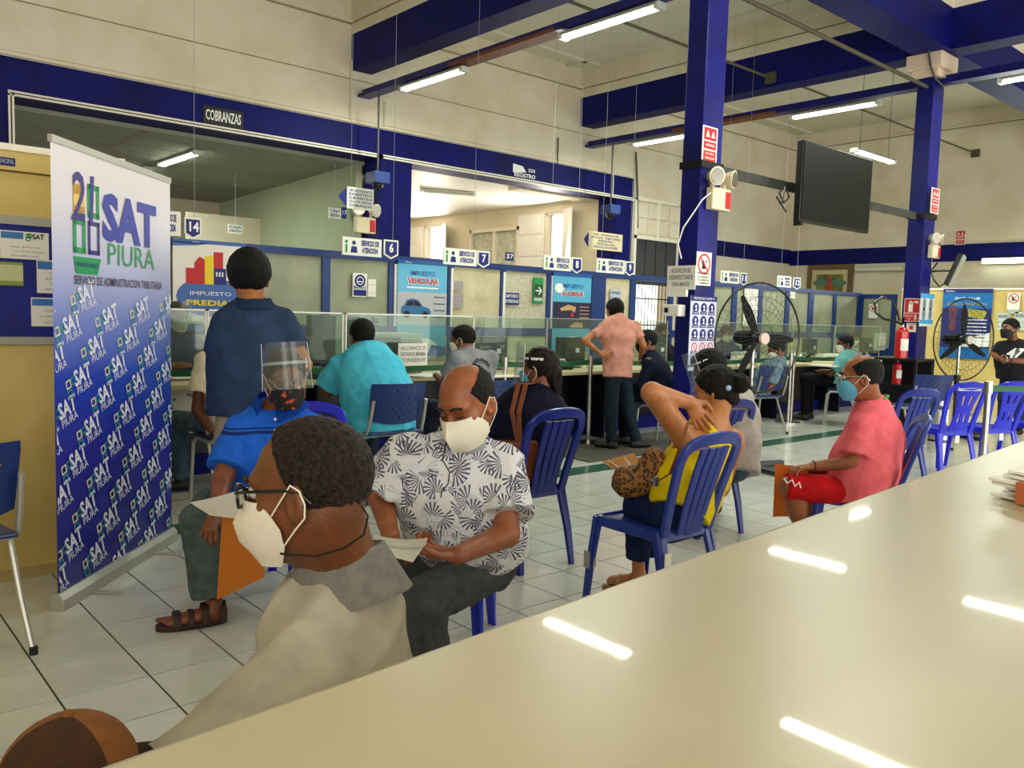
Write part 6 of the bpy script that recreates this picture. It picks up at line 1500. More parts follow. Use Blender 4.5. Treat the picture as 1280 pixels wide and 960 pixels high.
A_ = person('elderly man in pale grey shirt with glasses and white mask, nearest the camera', J['pel'].x, J['pel'].y, HA, J,
    shirt=dict(m=M_shA, sleeve=1.86, sr=(.092, .080), amp=.013, freq=9, seed=2, h=.007, g=.020, stretch=(1, 1, .6)), skinm=mat('skin_elder', '#744326', .42, noise=.35, nscale=16, hex2='#593119', bump=.12, bscale=160),
    pants=dict(m=cloth('navy_trousers', '#141a30')), hair=dict(m=M_hairg, line='high', t=.006, fuzz=.0014, ff=260), headrot=(4, -8, 3), hscale=.97, neckr=1.16, mask=dict(m=M_maskw), glasses=dict(r=.0028), h=.009, hh=.0035, hface=.003, eyes=True, shoes=dict(m=M_shoe),
    hands=(dict(d=TL*.9-UP*.3, n=-UP*1.0+TL*.1, t=-FW*1.0, curl=.6), None), torso=(1.08, 1.12), belly=.02, arm_r=1.05)
# collar of the polo: a folded band round the neck, open at the throat
def collar(P, m, c_world, r=.078, tilt=(0, 0), gap=24, drop=.045, flare=1.28, stand=.030, name='collar', yaw=0):
    c0 = Vector(P['L'](c_world)); N = 30; rows = [[], [], []]; cm = MB(); R_ = Matrix.Rotation(math.radians(tilt[0]), 4, 'X') @ Matrix.Rotation(math.radians(tilt[1]), 4, 'Y')
    for i in range(N+1):
        a = math.radians(90+gap/2+(360-gap)*i/N)+math.radians(yaw); ff = max(0, math.sin(a-math.radians(yaw)))**2
        for k, (rr, z) in enumerate(((.93, stand-.020*ff), (.99, stand*.95-.02*ff), (flare+.10*ff, -drop-.035*ff))):
            v = R_ @ Vector((math.cos(a)*r*rr, math.sin(a)*r*rr*.95, z)); rows[k].append(cm.bm.verts.new(c0+v))
    for r_ in range(2):
        for i in range(N): cm.bm.faces.new((rows[r_][i], rows[r_][i+1], rows[r_+1][i+1], rows[r_+1][i]))
    bmesh.ops.solidify(cm.bm, geom=cm.bm.faces[:], thickness=.004); return cm.obj(name, m, P['root'], smooth=True)
collar(A_, cloth('grey_rib', '#a9a79f', '#97958e', 40), K(424, 712, 1.42), r=.090, tilt=(-16, 4), drop=.055, flare=1.34)
MB().tube([A_['L'](K(452, 632, 1.30)), A_['L'](K(460, 645, 1.28)), A_['L'](K(455, 668, 1.28)), A_['L'](K(430, 685, 1.27)), A_['L'](K(395, 695, 1.24)), A_['L'](K(350, 692, 1.24))], .0018, 5).obj('glasses_cord', M_black, A_['root'])

# cap held in his hand
cp = K(86, 948, 1.02); o = empty('cap', cp, math.radians(-8), 'brown and tan baseball cap held by the foreground man', 'cap')
M_capb = mat('cap_brown', '#8a5527', .85, noise=.2, nscale=40, bump=.1, bscale=300); M_capd = mat('cap_dark', '#44260d', .85, noise=.2, nscale=40, bump=.1, bscale=300)
for k in range(6):
    g = MB(); n = 8; V = []
    for i in range(n+1):
        row = []
        for q in range(5):
            ph = PI/2*i/n*.98; th = 2*PI*(k+q/4)/6; r = .098; row.append(g.bm.verts.new((r*math.cos(ph)*math.cos(th)*1.1, r*math.cos(ph)*math.sin(th), .105*math.sin(ph)-.03)))
        V.append(row)
    for i in range(n):
        for q in range(4): g.bm.faces.new((V[i][q], V[i][q+1], V[i+1][q+1], V[i+1][q]))
    bmesh.ops.remove_doubles(g.bm, verts=g.bm.verts, dist=1e-5); bmesh.ops.solidify(g.bm, geom=g.bm.faces[:], thickness=.003); g.obj('crown_panel', M_capd if k in (3, 4) else M_capb, o, smooth=True)
MB().sph((0, 0, .075), .009, n=10).obj('button', M_capb, o); g = MB(); V = []
for i in range(5):
    row = []
    for q in range(13): a = -1.05+2.1*q/12; r = .10+.085*i/4*(1-.25*(a/1.05)**2); row.append(g.bm.verts.new((r*math.cos(a)*1.1, r*math.sin(a)*.95, -.032-.02*(i/4)-.015*(a/1.05)**2*(i/4))))
    V.append(row)
for i in range(4):
    for q in range(12): g.bm.faces.new((V[i][q], V[i][q+1], V[i+1][q+1], V[i+1][q]))
bmesh.ops.solidify(g.bm, geom=g.bm.faces[:], thickness=.004); g.obj('brim', M_capd, o, smooth=True)

o.scale = (.74, .74, .74)
# --- B: man in the floral shirt
J = {'head': K(583, 505, 2.80), 'neck': K(578, 560, 2.98), 'pel': K(590, 690, 3.12), 'shL': K(628, 578, 2.98), 'shR': K(508, 565, 2.90), 'chest': K(570, 618, 2.98)}
J['elR'] = K(476, 622, 2.95); J['wrR'] = K(488, 668, 2.78); J['elL'] = K(633, 668, 2.86); J['wrL'] = K(572, 694, 2.62)
J['hipL'] = K(612, 702, 3.10); J['hipR'] = K(555, 698, 3.12); J['knL'] = K(528, 752, 2.72); J['knR'] = K(462, 728, 2.80); J['anL'] = K(535, 895, 2.80); J['anR'] = K(458, 872, 2.86); J['toL'] = J['anL']-FW*.12-UP*.05; J['toR'] = J['anR']-FW*.12-UP*.05
M_pantB = cloth('charcoal_trousers', '#4c4e54', '#3e4045', 20)
P_ = person('balding man in a white shirt with dark palm print, reading papers on his lap', J['pel'].x, J['pel'].y, 228, J, shirt=dict(m=palm_material(), sleeve=.74, sr=(.085, .098), amp=.007, freq=13, seed=5, h=.008, g=.022), skinm=M_skB,
    pants=dict(m=M_pantB, amp=.008, ankle=.075, h=.009), hair=dict(m=M_hair, bald=True, line='receding', t=.004, fuzz=.0008), headrot=(-24, -24, 4), hscale=1.10, eyes='closed', mask=dict(m=M_maskw), h=.009, hh=.0055, hface=.004, torso=(1.12, 1.1), belly=.03, hem=-.10, arm_r=1.15, leg_r=1.2, shoes=dict(m=M_shoe),
    hands=(dict(d=TL*1.0+FW*.1+UP*.1, n=UP*1.0-FW*.2, t=-FW*.2+UP*.5, curl=.75, thumb=.9, s=1.05), dict(d=-UP*1.0-FW*.2+TL*.1, n=FW*1.0, t=-TL*1.0, curl=.9, s=1.0)))
collar(P_, cloth('white_collar', '#d9dbe2'), K(577, 556, 2.95), r=.086, tilt=(-14, 0), drop=.05, gap=34)
MB().tube([P_['L'](K(558, 553, 2.72)), P_['L'](K(553, 575, 2.74)), P_['L'](K(562, 590, 2.76)), P_['L'](K(560, 605, 2.76)), P_['L'](K(552, 615, 2.76)), P_['L'](K(551, 622, 2.76))], .0025, 5).obj('earphone_cable', M_black, P_['root'])
def paper_thing(name, label, cat, corners, m, th=.004, group=None, curl=0.0):
    """sheet through four world corners, bent slightly"""
    c = sum(corners, Vector())/4; o = empty(name, c, 0, label, cat, group); g = MB(); n = 6; V = []; nrm = (corners[1]-corners[0]).cross(corners[3]-corners[0]).normalized()
    for i in range(n+1):
        row = []
        for k in range(n+1):
            u, v = i/n, k/n; p = corners[0]*(1-u)*(1-v)+corners[1]*u*(1-v)+corners[2]*u*v+corners[3]*(1-u)*v; row.append(g.bm.verts.new(p-c+nrm*curl*4*u*(1-u)))
        V.append(row)
    for i in range(n):
        for k in range(n): g.bm.faces.new((V[i][k], V[i+1][k], V[i+1][k+1], V[i][k+1]))
    bmesh.ops.solidify(g.bm, geom=g.bm.faces[:], thickness=th); g.obj('sheet', m, o, smooth=False); return o
o = paper_thing('folded_papers', 'folded white papers in the hand of the man in the floral shirt', 'paper', [K(468, 668, 2.62), K(535, 672, 2.56), K(532, 682, 2.50), K(470, 679, 2.50)], M_paper, .002, curl=.01)
o = paper_thing('folded_papers', 'white printed sheet under the folded one, floral shirt man', 'paper', [K(466, 678, 2.52), K(532, 680, 2.54), K(516, 703, 2.46), K(468, 690, 2.46)], M_paper, .002)

# --- C: man in the blue polo with a face shield
M_polo = band_material('royal_polo', '#1c5fd0', [(.795, .808, '#10286e'), (.815, .822, '#10286e')])
J = {'head': K(357, 473, 3.62), 'neck': K(345, 512, 3.74), 'pel': K(352, 650, 3.84), 'shL': K(392, 535, 3.78), 'shR': K(302, 535, 3.64), 'chest': K(345, 572, 3.74)}
J['elR'] = K(278, 600, 3.50); J['wrR'] = K(270, 640, 3.34); J['elL'] = K(398, 615, 3.66); J['wrL'] = K(330, 650, 3.42)
J['hipL'] = K(350, 664, 3.75); J['hipR'] = K(330, 655, 3.86); J['knL'] = K(248, 652, 3.50); J['knR'] = K(262, 632, 3.80); J['anL'] = K(268, 752, 3.52); J['anR'] = K(282, 690, 3.92); J['toL'] = K(222, 775, 3.46); J['toR'] = J['anR']+TL*.12-UP*.06
M_pantC = cloth('grey_green_trousers', '#4d5b5c', '#3c494a', 20)
P_ = person('man in a royal blue striped polo wearing a face shield and a black mask', J['pel'].x, J['pel'].y, 232, J, shirt=dict(m=M_polo, sleeve=.80, sr=(.080, .085), amp=.006, freq=13, seed=8, h=.009, g=.016), skinm=M_skA,
    pants=dict(m=M_pantC, amp=.007, ankle=.085, len=.9), hair=dict(m=M_hairg, t=.007), headrot=(34, -8, 4), hscale=1.05, mask=dict(m=mat('mask_camo', '#15151a', .7, noise=.9, nscale=30, hex2='#c4542a'), kind='surgical'), glasses=dict(m=M_chrome, r=.0018), visor=dict(tilt=14, len=.19), h=.010, hh=.006, hface=.005, torso=(1.1, 1.1), belly=.03, arm_r=1.1, leg_r=1.1,
    hands=(None, dict(d=-UP*.9+TL*.2-FW*.4, n=-TL*.2+FW*1.0, t=-TL*1.0-FW*.2, curl=.7)))
collar(P_, cloth('royal_rib', '#1a56c0'), K(346, 501, 3.70), r=.084, tilt=(-14, 0), drop=.030, gap=44, flare=1.6)
for n_ in MATS['mask_camo'].node_tree.nodes:
    if n_.type == 'MAP_RANGE': n_.inputs[1].default_value, n_.inputs[2].default_value = .40, .44
for k in range(2): MB().sph(P_['L'](K(344, 524+k*14, 3.585)), .006, n=8).obj('button', M_sign, P_['root'])
# sandal on his near foot
an, to = P_['j']['anL'], P_['j']['toL']; d = to-an; d[2] = 0; d /= np.linalg.norm(d); sidev = np.cross(d, (0, 0, 1.0)); heel = V3((an[0], an[1], 0))-d*.05; M_sand = mat('sandal_brown', '#2c1710', .55)
def sole_mesh(heel, d, sidev, L_=.28, wd_=.05):
    g = MB(); pts = []
    for k in range(24): a = 2*PI*k/24; pts.append(heel+d*(L_/2+L_/2*math.cos(a))+sidev*(wd_*(.85+.15*math.cos(a))*math.sin(a)))
    lo_ = [g.bm.verts.new((p[0], p[1], .002)) for p in pts]; hi_ = [g.bm.verts.new((p[0], p[1], .026)) for p in pts]; g.bm.faces.new(lo_); g.bm.faces.new(hi_[::-1])
    for k in range(24): g.bm.faces.new((lo_[k], hi_[k], hi_[(k+1) % 24], lo_[(k+1) % 24]))
    return g
so = sole_mesh(heel, d, sidev).obj('sandal', M_sand, P_['root'])
F = Field(np.minimum(heel, heel+d*.3)-.1, np.maximum(heel, heel+d*.3)+np.array((.1, .1, .18)), .007); F.op(ecap(heel+d*.03+V3((0, 0, .05)), heel+d*.20+V3((0, 0, .035)), (.035, .035), (.042, .026), sidev), .001); F.op(cone(an, heel+d*.05+V3((0, 0, .05)), .034, .036), .02)
for k in range(4): F.op(cone(heel+d*.2+sidev*(.03-.02*k)+V3((0, 0, .035)), heel+d*(.27-.012*k)+sidev*(.032-.021*k)+V3((0, 0, .035)), .012, .010), .006)
link('foot', np_mesh('foot', [F.mesh()], M_skA), P_['root'])
for t_, wv in ((.02, .03), (.09, .03), (.145, .024), (.20, .03)):
    pts = [heel+d*t_+sidev*(.050*math.cos(a))+V3((0, 0, .02+(.075 if t_ < .1 else .052)*math.sin(a))) for a in [PI*i/8 for i in range(9)]]
    MB().strip([tuple(p) for p in pts], tuple(d), wv, .007).obj('strap', M_sand, so, smooth=True)
ev = paper_thing('envelope', 'large orange envelope hanging from the hand of the man in the blue polo', 'envelope', [K(278, 640, 3.30), K(334, 655, 3.32), K(330, 722, 3.30), K(271, 750, 3.28)], mat('manila_orange', '#e08a2c', .7), .008)
paper_thing('white_sheet', 'white sheet held over the orange envelope beside the foreground man', 'paper', [K(237, 628, 3.26), K(312, 608, 3.24), K(310, 648, 3.20), K(262, 644, 3.20)], M_paper, .003, curl=.01)

# --- D: standing man in slate blue, from behind
g_ = GJ(1.90, 4.33, 12, sit=False, s=.985, arms='front', sw=.19, lean=.0)
g_['head'] = K(312, 347, 4.45); g_['neck'] = K(317, 388, 4.5); g_['shL'] = K(283, 402, 4.45); g_['shR'] = K(353, 400, 4.55); g_['elR'] = K(381, 456, 4.5); g_['wrR'] = K(372, 482, 4.75); g_['elL'] = K(272, 460, 4.45); g_['wrL'] = K(300, 480, 4.8)
M_slate = cloth('slate_polo', '#2b3d5c', '#24334e', 10)
P_ = person('standing man in a slate blue polo seen from behind, beige trousers', 1.90, 4.33, 12, g_, shirt=dict(m=M_slate, sleeve=.66, sr=(.096, .082), amp=.006, freq=9, seed=11, h=.010, g=.022, neckcut=False, stretch=(1, 1, .5)), skinm=M_skL, pants=dict(m=cloth('beige_trousers', '#a89b83'), ankle=.07), hair=dict(m=M_hair, t=.020, fuzz=.002), headrot=(-18, -2, 0), hscale=1.18, h=.011, hh=.007, torso=(1.10, 1.15), belly=.03, arm_r=1.0, shoes=dict(m=M_shoe), hem=.05)
collar(P_, cloth('slate_rib', '#31486a'), K(317, 380, 4.48), r=.092, tilt=(4, 0), drop=.02, gap=50, stand=.035)

# --- E: man in turquoise at the counter
def at_counter(label, x, y, head, m, hairm=None, skinm=M_skA, **kw):
    pass
g_ = GJ(3.36, 5.25, 4, seat=.47, lean=.10, arms='desk', sw=.20)
g_['head'] = K(452, 420, 6.28); g_['neck'] = K(455, 440, 6.25); g_['shL'] = K(425, 455, 6.25); g_['shR'] = K(487, 455, 6.32); g_['elL'] = K(408, 490, 6.35); g_['elR'] = K(502, 488, 6.5); g_['wrL'] = K(425, 482, 6.7); g_['wrR'] = K(495, 476, 6.8)
M_turq = cloth('turquoise_polo', '#55cbe8', '#45b8da', 10)
person('heavy man in a turquoise polo seated at the counter, back to us', 3.36, 5.25, 4, g_, shirt=dict(m=M_turq, sleeve=.80, sr=(.085, .092), amp=.010, freq=9, seed=13, h=.011, g=.03, neckcut=False), skinm=M_skA, pants=dict(m=M_jean), hair=dict(m=M_hair, t=.012), headrot=(-6, -6, 0), hscale=1.05, h=.013, hh=.009, torso=(1.22, 1.25), belly=.06, arm_r=1.2, hem=.06, shoes=dict(m=M_shoe), extra=lambda j, L, hp: [(ell(j['pel']+V3((0, -.02, .12)), (.24, .18, .22)), .05)])

# --- F: woman in cream by the banner
g_ = GJ(2.34, 5.55, 0, seat=.46, lean=.12, arms='desk'); g_['elL'] = K(247, 512, 5.65); g_['wrL'] = K(264, 538, 5.5); g_['head'] = K(276, 434, 5.72); g_['knL'] = Vector((2.10, 5.97, .52)); g_['anL'] = K(228, 600, 6.0); g_['anL'].z = .09; g_['toL'] = g_['anL']+TL*.08-FW*.05-UP*.06
person('woman in a cream short-sleeved blouse and pale jeans, half hidden by the banner', 2.34, 5.55, 0, g_, shirt=dict(m=cloth('cream_blouse', '#ddd6bf', '#cdc5aa', 14), sleeve=.66, sr=(.07, .085), amp=.010, freq=12, seed=17, h=.011, g=.02), skinm=M_skD, pants=dict(m=cloth('pale_jeans', '#4a5f74', '#3a4c60', 18), ankle=.06), hair=dict(m=M_hair, t=.014, long=[lambda M: (ell((0, -.09, -.05), (.06, .05, .10), M), .03)]), headrot=(15, -8, 0), h=.012, hh=.009, shoes=dict(m=M_shoe), group=None)

# --- H: man in the grey T-shirt
g_ = GJ(4.22, 5.25, 0, seat=.46, lean=.06, arms='desk'); g_['head'] = K(578, 425, 6.85); g_['neck'] = K(583, 444, 6.8); g_['elL'] = K(556, 478, 6.8)
M_greyT = cloth('grey_tee', '#8d8f93', '#7d7f84', 12)
P_ = person('man in a grey T-shirt with dark lettering across the back, at the counter', 4.22, 5.25, 0, g_, shirt=dict(m=M_greyT, sleeve=.62, sr=(.078, .085), amp=.006, freq=10, seed=19, h=.011, g=.02, neckcut=False), skinm=M_skA, pants=dict(m=M_jean), hair=dict(m=M_hair, t=.010), headrot=(30, -10, 0), h=.012, hh=.008, mask=dict(m=M_maskw, kind='surgical'), shoes=dict(m=M_shoe), torso=(1.08, 1.1))
pr = Print(); R0 = .098
for i, c in enumerate('SERVICIOS GENERALES'):
    a = math.radians(150-120*i/18); pr.text(c, R0*math.cos(a)*1.0, R0*math.sin(a)-.02, .034, bold=.03, rot=a-PI/2)
pr.ring(0, -.02, .072, .076, a0=.2, a1=PI-.2); pr.text('CASTILLO', 0, -.035, .045, width=.16, bold=.03); pr.text('GENERALES', 0, -.08, .028, width=.14, bold=.02)
cc = P_['j']['pel']*.24+P_['j']['neck']*.76+V3((.03, 0, 0))
M_ = Matrix(((-(-1.0), 0, 0, cc[0]), (0, 0, -1.0, cc[1]), (0, 1.0, 0, cc[2]), (0, 0, 0, 1)))
prn_on(P_['root'], P_['SF'], pr, 'back_print', M_print_black, M_)

# --- I: woman in navy with the brown bag
J = GJ(3.02, 3.38, 8, seat=.43, lean=-.02, arms='lap'); J['head'] = K(674, 462, 4.62); J['neck'] = K(672, 500, 4.60); J['pel'] = Vector((3.02, 3.38, .52)); J['shL'] = K(640, 522, 4.55); J['shR'] = K(702, 522, 4.68)
def hairI(M): return (ell((0, -.080, -.035), (.045, .045, .065), M), .02)
P_ = person('woman in a navy top with dark curly ponytail and a face shield, back to us', 3.02, 3.38, 8, J, shirt=dict(m=cloth('navy_top', '#060a26', '#04071b', 12), sleeve=1.3, sr=(.078, .07), amp=.007, freq=10, seed=23, h=.010, g=.03, neckcut=False), skinm=M_skA, pants=dict(m=cloth('black_trousers', '#0b0c10')), hair=dict(m=M_hairb, t=.007, fuzz=.004, ff=90, long=[hairI, lambda M: (hcone(M, (0, -.10, -.02), (.01, -.10, -.13), .036, .018), .02)]), headrot=(26, -4, 0), hscale=1.02, visor=dict(tilt=5), mask=dict(m=M_maskb, kind='surgical'), h=.011, hh=.006, torso=(1.18, 1.2), belly=.03, arm_r=1.15, leg_r=1.1)
for S, px, py in (('L', 640, 685), ('R', 652, 648)):
    pass
sh = empty('tan_boot', K(645, 660, 4.72), 0, 'tan shoe with dark sole under the chair of the woman in navy', 'shoe'); sh.location.z = 0
F = Field((-.2, -.2, 0), (.2, .2, .16), .007); F.op(ecap((-.06, -.02, .05), (.08, .03, .045), (.04, .045), (.045, .03), (0, 1, 0)), .001); F.op(cone((-.06, -.02, .06), (-.07, -.03, .12), .04, .045), .02); link('upper', np_mesh('upper', [F.mesh()], mat('boot_tan', '#8c7a5c', .8)), sh); sole_mesh(V3((-.12, -.04, 0)), V3((.93, .36, 0)), V3((.36, -.93, 0)), .24, .05).obj('sole', M_shoe, sh)
M_lea = mat('leather_brown', '#7a3d1c', .45, noise=.15, nscale=20)
bg_ = K(645, 562, 4.38); o = empty('shoulder_bag', bg_, math.radians(-20), 'brown leather shoulder bag on the side of the woman in navy', 'bag')
MB().box(-.11, .11, -.05, .05, -.18, .05, bevel=.02).obj('body', M_lea, o, smooth=True)
for dx in (-.03, .012): MB().strip([tuple(K(652+dx*60, 555, 4.35)-bg_), tuple(K(648+dx*220, 515, 4.34)-bg_), tuple(K(649+dx*230, 480, 4.42)-bg_), tuple(K(656+dx*60, 476, 4.6)-bg_)], tuple(TL), .026, .006).obj('strap', M_lea, o)

# --- J: standing woman in pink
g_ = GJ(6.42, 5.62, 8, sit=False, s=.98, arms='down', sw=.165, hipw=.085)
g_['head'] = K(768, 398, 8.55); g_['neck'] = K(770, 418, 8.5); g_['shL'] = K(752, 428, 8.45); g_['shR'] = K(795, 429, 8.6); g_['elL'] = K(731, 430, 8.35); g_['elL'].z = 1.14; g_['elL'] = K(732, 428, 8.4); g_['wrL'] = K(752, 443, 8.3); g_['elR'] = K(806, 450, 8.55); g_['wrR'] = K(800, 466, 8.75); g_['pel'] = K(772, 464, 8.5)
g_['elL'] = K(731, 426, 8.4); g_['shL'] = K(755, 408, 8.5); g_['shR'] = K(795, 408, 8.6); g_['neck'] = K(772, 398, 8.55); g_['head'] = K(768, 388, 8.6); g_['elR'] = K(804, 432, 8.6); g_['wrR'] = K(800, 452, 8.8)
for S, kx, ax, tx, D in (('L', 764, 764, 756, 8.45), ('R', 786, 795, 803, 8.55)): g_['hip'+S] = K(766 if S == 'L' else 780, 470, D); g_['kn'+S] = K(kx, 515, D); g_['an'+S] = K(ax, 551, D); g_['to'+S] = g_['an'+S]+(FW*.03+(TL if S == 'L' else -TL)*.10)-UP*.05
M_pink = cloth('pink_polo', '#e0a090', '#d08f7f', 12)
P_ = person('standing woman in a salmon pink polo with long black hair, hand on hip', 6.42, 5.62, 8, g_, shirt=dict(m=M_pink, sleeve=.55, sr=(.062, .066), amp=.005, freq=12, seed=29, h=.011, g=.012, neckcut=False), skinm=M_skL, pants=dict(m=cloth('slate_jeans', '#1c2c3a', '#15212c', 18), ankle=.055, amp=.006), hair=dict(m=M_hair, t=.012, long=[lambda M: (ell((0, -.05, -.06), (.075, .05, .13), M), .03)]), headrot=(-10, -4, 0), h=.012, hh=.008, torso=(.92, .95), arm_r=.88, hem=-.02, shoes=dict(m=M_shoe), hands=(dict(d=-TL*.9-UP*.1+FW*.2, n=-TL*.2+FW*1.0, t=UP*1.0, curl=.5, h=.006), None))

# --- K: man in the navy jacket beside her
g_ = GJ(6.98, 5.48, -38, seat=.46, arms='lap', lean=.03); adj(g_, K(808, 427, 8.75))
P_ = person('seated man in a navy jacket with glasses and dark mask, right of the standing woman', 6.98, 5.48, -38, g_, shirt=dict(m=cloth('navy_jacket', '#060b28', '#04081d', 12), sleeve=1.8, sr=(.07, .066), amp=.006, freq=10, seed=31, h=.012, g=.02), skinm=M_skA, pants=dict(m=cloth('dark_trousers', '#0a0c14')), hair=dict(m=M_hair, t=.012), headrot=(8, -6, 0), mask=dict(m=M_maskk, kind='surgical'), glasses=dict(m=M_chrome, r=.002), eyes=True, h=.013, hh=.007, shoes=dict(m=M_shoe))
collar(P_, cloth('white_shirt', '#d8dad6'), K(811, 443, 8.77), r=.086, drop=.055, gap=30)

# --- L: woman in the yellow top
J = {'head': K(893, 489, 4.12), 'neck': K(893, 527, 4.02), 'pel': K(848, 638, 3.80), 'shL': K(860, 554, 3.88), 'shR': K(915, 551, 4.12), 'chest': K(874, 582, 3.94)}
J['elL'] = K(815, 491, 3.66); J['wrL'] = K(862, 503, 3.84); J['elR'] = K(900, 610, 4.30); J['wrR'] = K(850, 610, 4.35)
J['hipL'] = K(836, 648, 3.76); J['hipR'] = K(866, 644, 3.90); J['knL'] = K(800, 632, 3.92); J['knR'] = K(815, 630, 4.08); J['anL'] = K(797, 702, 3.98); J['anR'] = K(815, 698, 4.1); J['toL'] = J['anL']+TL*.08+FW*.05-UP*.05; J['toR'] = J['anR']+TL*.06+FW*.1-UP*.06
M_yel = cloth('yellow_top', '#e6cf08', '#d8bd05', 10, .1); M_dnm = cloth('denim_dark', '#152750', '#0f1c3c', 20)
HB = -4
P_ = person('woman in yellow strap top with hair bun, hand on her nape', J['pel'].x, J['pel'].y, HB, J, shirt=dict(m=M_yel, tank=True, amp=.005, freq=12, seed=37, h=.007, g=.010, name='strap_top', neckcut=False), skinm=M_skL,
    pants=dict(m=M_dnm, ankle=.05, len=.93, h=.009, top=-.005), hair=dict(m=M_hair, t=.012, fuzz=.002, ff=110, long=[lambda M: (ell((0, -.03, -.01), (.083, .075, .075), M), .02), lambda M: (ell((.0, -.135, .015), (.042, .045, .048), M), .012), lambda M: (ell((0, -.085, -.055), (.045, .03, .03), M), .02)]), headrot=(10, -14, 4), hscale=1.02, h=.009, hh=.0055, hface=.005, torso=(1.0, 1.02), belly=.02, arm_r=1.2, leg_r=1.15, hem=.0,
    hands=(dict(d=(K(884, 536, 3.86)-K(862, 503, 3.84)).normalized(), n=FW*1.0, t=UP*.6-TL*.6, curl=.18, spread=.6, thumb=.3, s=1.08, h=.0035), None), extra_skin=lambda j, L, hp: [(ecap(j['chest']+V3((0, .0, 0)), j['neck']-V3((0, 0, .05)), (.155, .10), (.125, .065), j['shR']-j['shL']), .04), (ecap(j['pel']+V3((0, 0, .03)), j['chest'], (.130, .09), (.14, .09), j['shR']-j['shL']), .04)])
for a, b, c in ((K(863, 572, 3.80), K(861, 552, 3.80), K(864, 536, 3.90)), (K(906, 560, 3.98), K(907, 540, 4.0), K(903, 526, 4.06))): MB().tube([P_['L'](a), P_['L'](b), P_['L'](c)], .005, 6).obj('shoulder_strap', M_yel, P_['root'])
# scrunchie and beads
bc = P_['hp']((0, -.105, .02)); hx = Matrix(P_['HM']); sc_ = MB().tube([tuple(V3((math.cos(a)*.034, -.098, .018+math.sin(a)*.034))) for a in [2*PI*k/16 for k in range(16)]], .012, 8, closed=True).obj('scrunchie', mat('scrunchie_blue', '#6f9fd8', .6), P_['root'], smooth=True); sc_.matrix_local = hx
for a, b, c in ((-.052, -.09, .0), (-.045, -.085, .035)): q = MB().sph((a, b, c), .016, n=12).obj('bead', mat('bead_blue', '#8fb8e6', .3), P_['root'], smooth=True); q.matrix_local = hx
# wedge sandal
an = P_['j']['anL']; to = P_['j']['toL']; d = V3((to-an)[:2].tolist()+[0]); d /= np.linalg.norm(d); sv = np.cross(d, (0, 0, 1.0)); heel = V3((an[0], an[1], 0))-d*.05
g = MB(); pts = []
for k in range(24): a = 2*PI*k/24; pts.append(heel+d*(.11+.12*math.cos(a))+sv*(.042*math.sin(a)))
lo_ = [g.bm.verts.new((p[0], p[1], .0)) for p in pts]; hi_ = [g.bm.verts.new((p[0], p[1], .075-.04*(np.dot(p-heel, d)/.24))) for p in pts]; g.bm.faces.new(lo_); g.bm.faces.new(hi_[::-1])
for k in range(24): g.bm.faces.new((lo_[k], hi_[k], hi_[(k+1) % 24], lo_[(k+1) % 24]))
so = g.obj('wedge_sandal', mat('cork', '#a5835a', .8, noise=.3, nscale=60), P_['root'])
F = Field(np.minimum(heel, heel+d*.25)-.08, np.maximum(heel, heel+d*.25)+np.array((.08, .08, .2)), .007); F.op(ecap(heel+d*.03+V3((0, 0, .10)), heel+d*.18+V3((0, 0, .065)), (.032, .034), (.038, .022), sv), .001); F.op(cone(an+V3((0, 0, .04)), heel+d*.04+V3((0, 0, .11)), .03, .032), .02); link('foot', np_mesh('foot', [F.mesh()], M_skL), P_['root'])
for t_, zb, hz in ((.03, .07, .08), (.13, .05, .055)):
    MB().strip([tuple(heel+d*t_+sv*(.042*math.cos(a))+V3((0, 0, zb+hz*math.sin(a)))) for a in [PI*i/8 for i in range(9)]], tuple(d), .022, .005).obj('strap', mat('strap_tan', '#b98050', .6), so, smooth=True)
bgp = K(803, 590, 3.85); o = empty('leopard_bag', bgp, 0, 'leopard print handbag on the lap of the woman in yellow', 'bag')
F = Field((-.2, -.2, -.2), (.2, .2, .2), .009); F.op(ecap(tuple(-TL*.09-UP*.02), tuple(TL*.08-UP*.05), (.075, .06), (.075, .06), (0, 0, 1)), .001); F.op(ell(tuple(-TL*.05+UP*.05), (.06, .06, .07)), .04); F.displace(folds(.008, 22, 4)); link('body', np_mesh('body', [F.mesh()], leopard_material()), o)
MB().strip([tuple(K(860, 528, 3.62)-bgp), tuple(K(850, 560, 3.52)-bgp), tuple(K(838, 592, 3.50)-bgp), tuple(K(820, 603, 3.60)-bgp), tuple(K(808, 597, 3.75)-bgp)], tuple(FW*.3+UP*.2-TL*.6), .022, .005).obj('strap', M_lea, o, smooth=True)
MB().box(-.012, .012, -.006, .006, -.02, .02).obj('buckle', M_chrome, o, loc=tuple(K(820, 602, 3.59)-bgp))
paper_thing('envelope', 'manila envelope with papers under the leopard bag', 'envelope', [K(752, 577, 3.95), K(792, 566, 4.15), K(812, 592, 3.95), K(792, 602, 3.78)], mat('manila', '#d99a3e', .7), .006)
paper_thing('white_sheet', 'white papers on the manila envelope beside the leopard bag', 'paper', [K(758, 575, 3.97), K(780, 570, 4.08), K(796, 588, 3.92), K(788, 594, 3.82)], M_paper, .003, curl=.01)

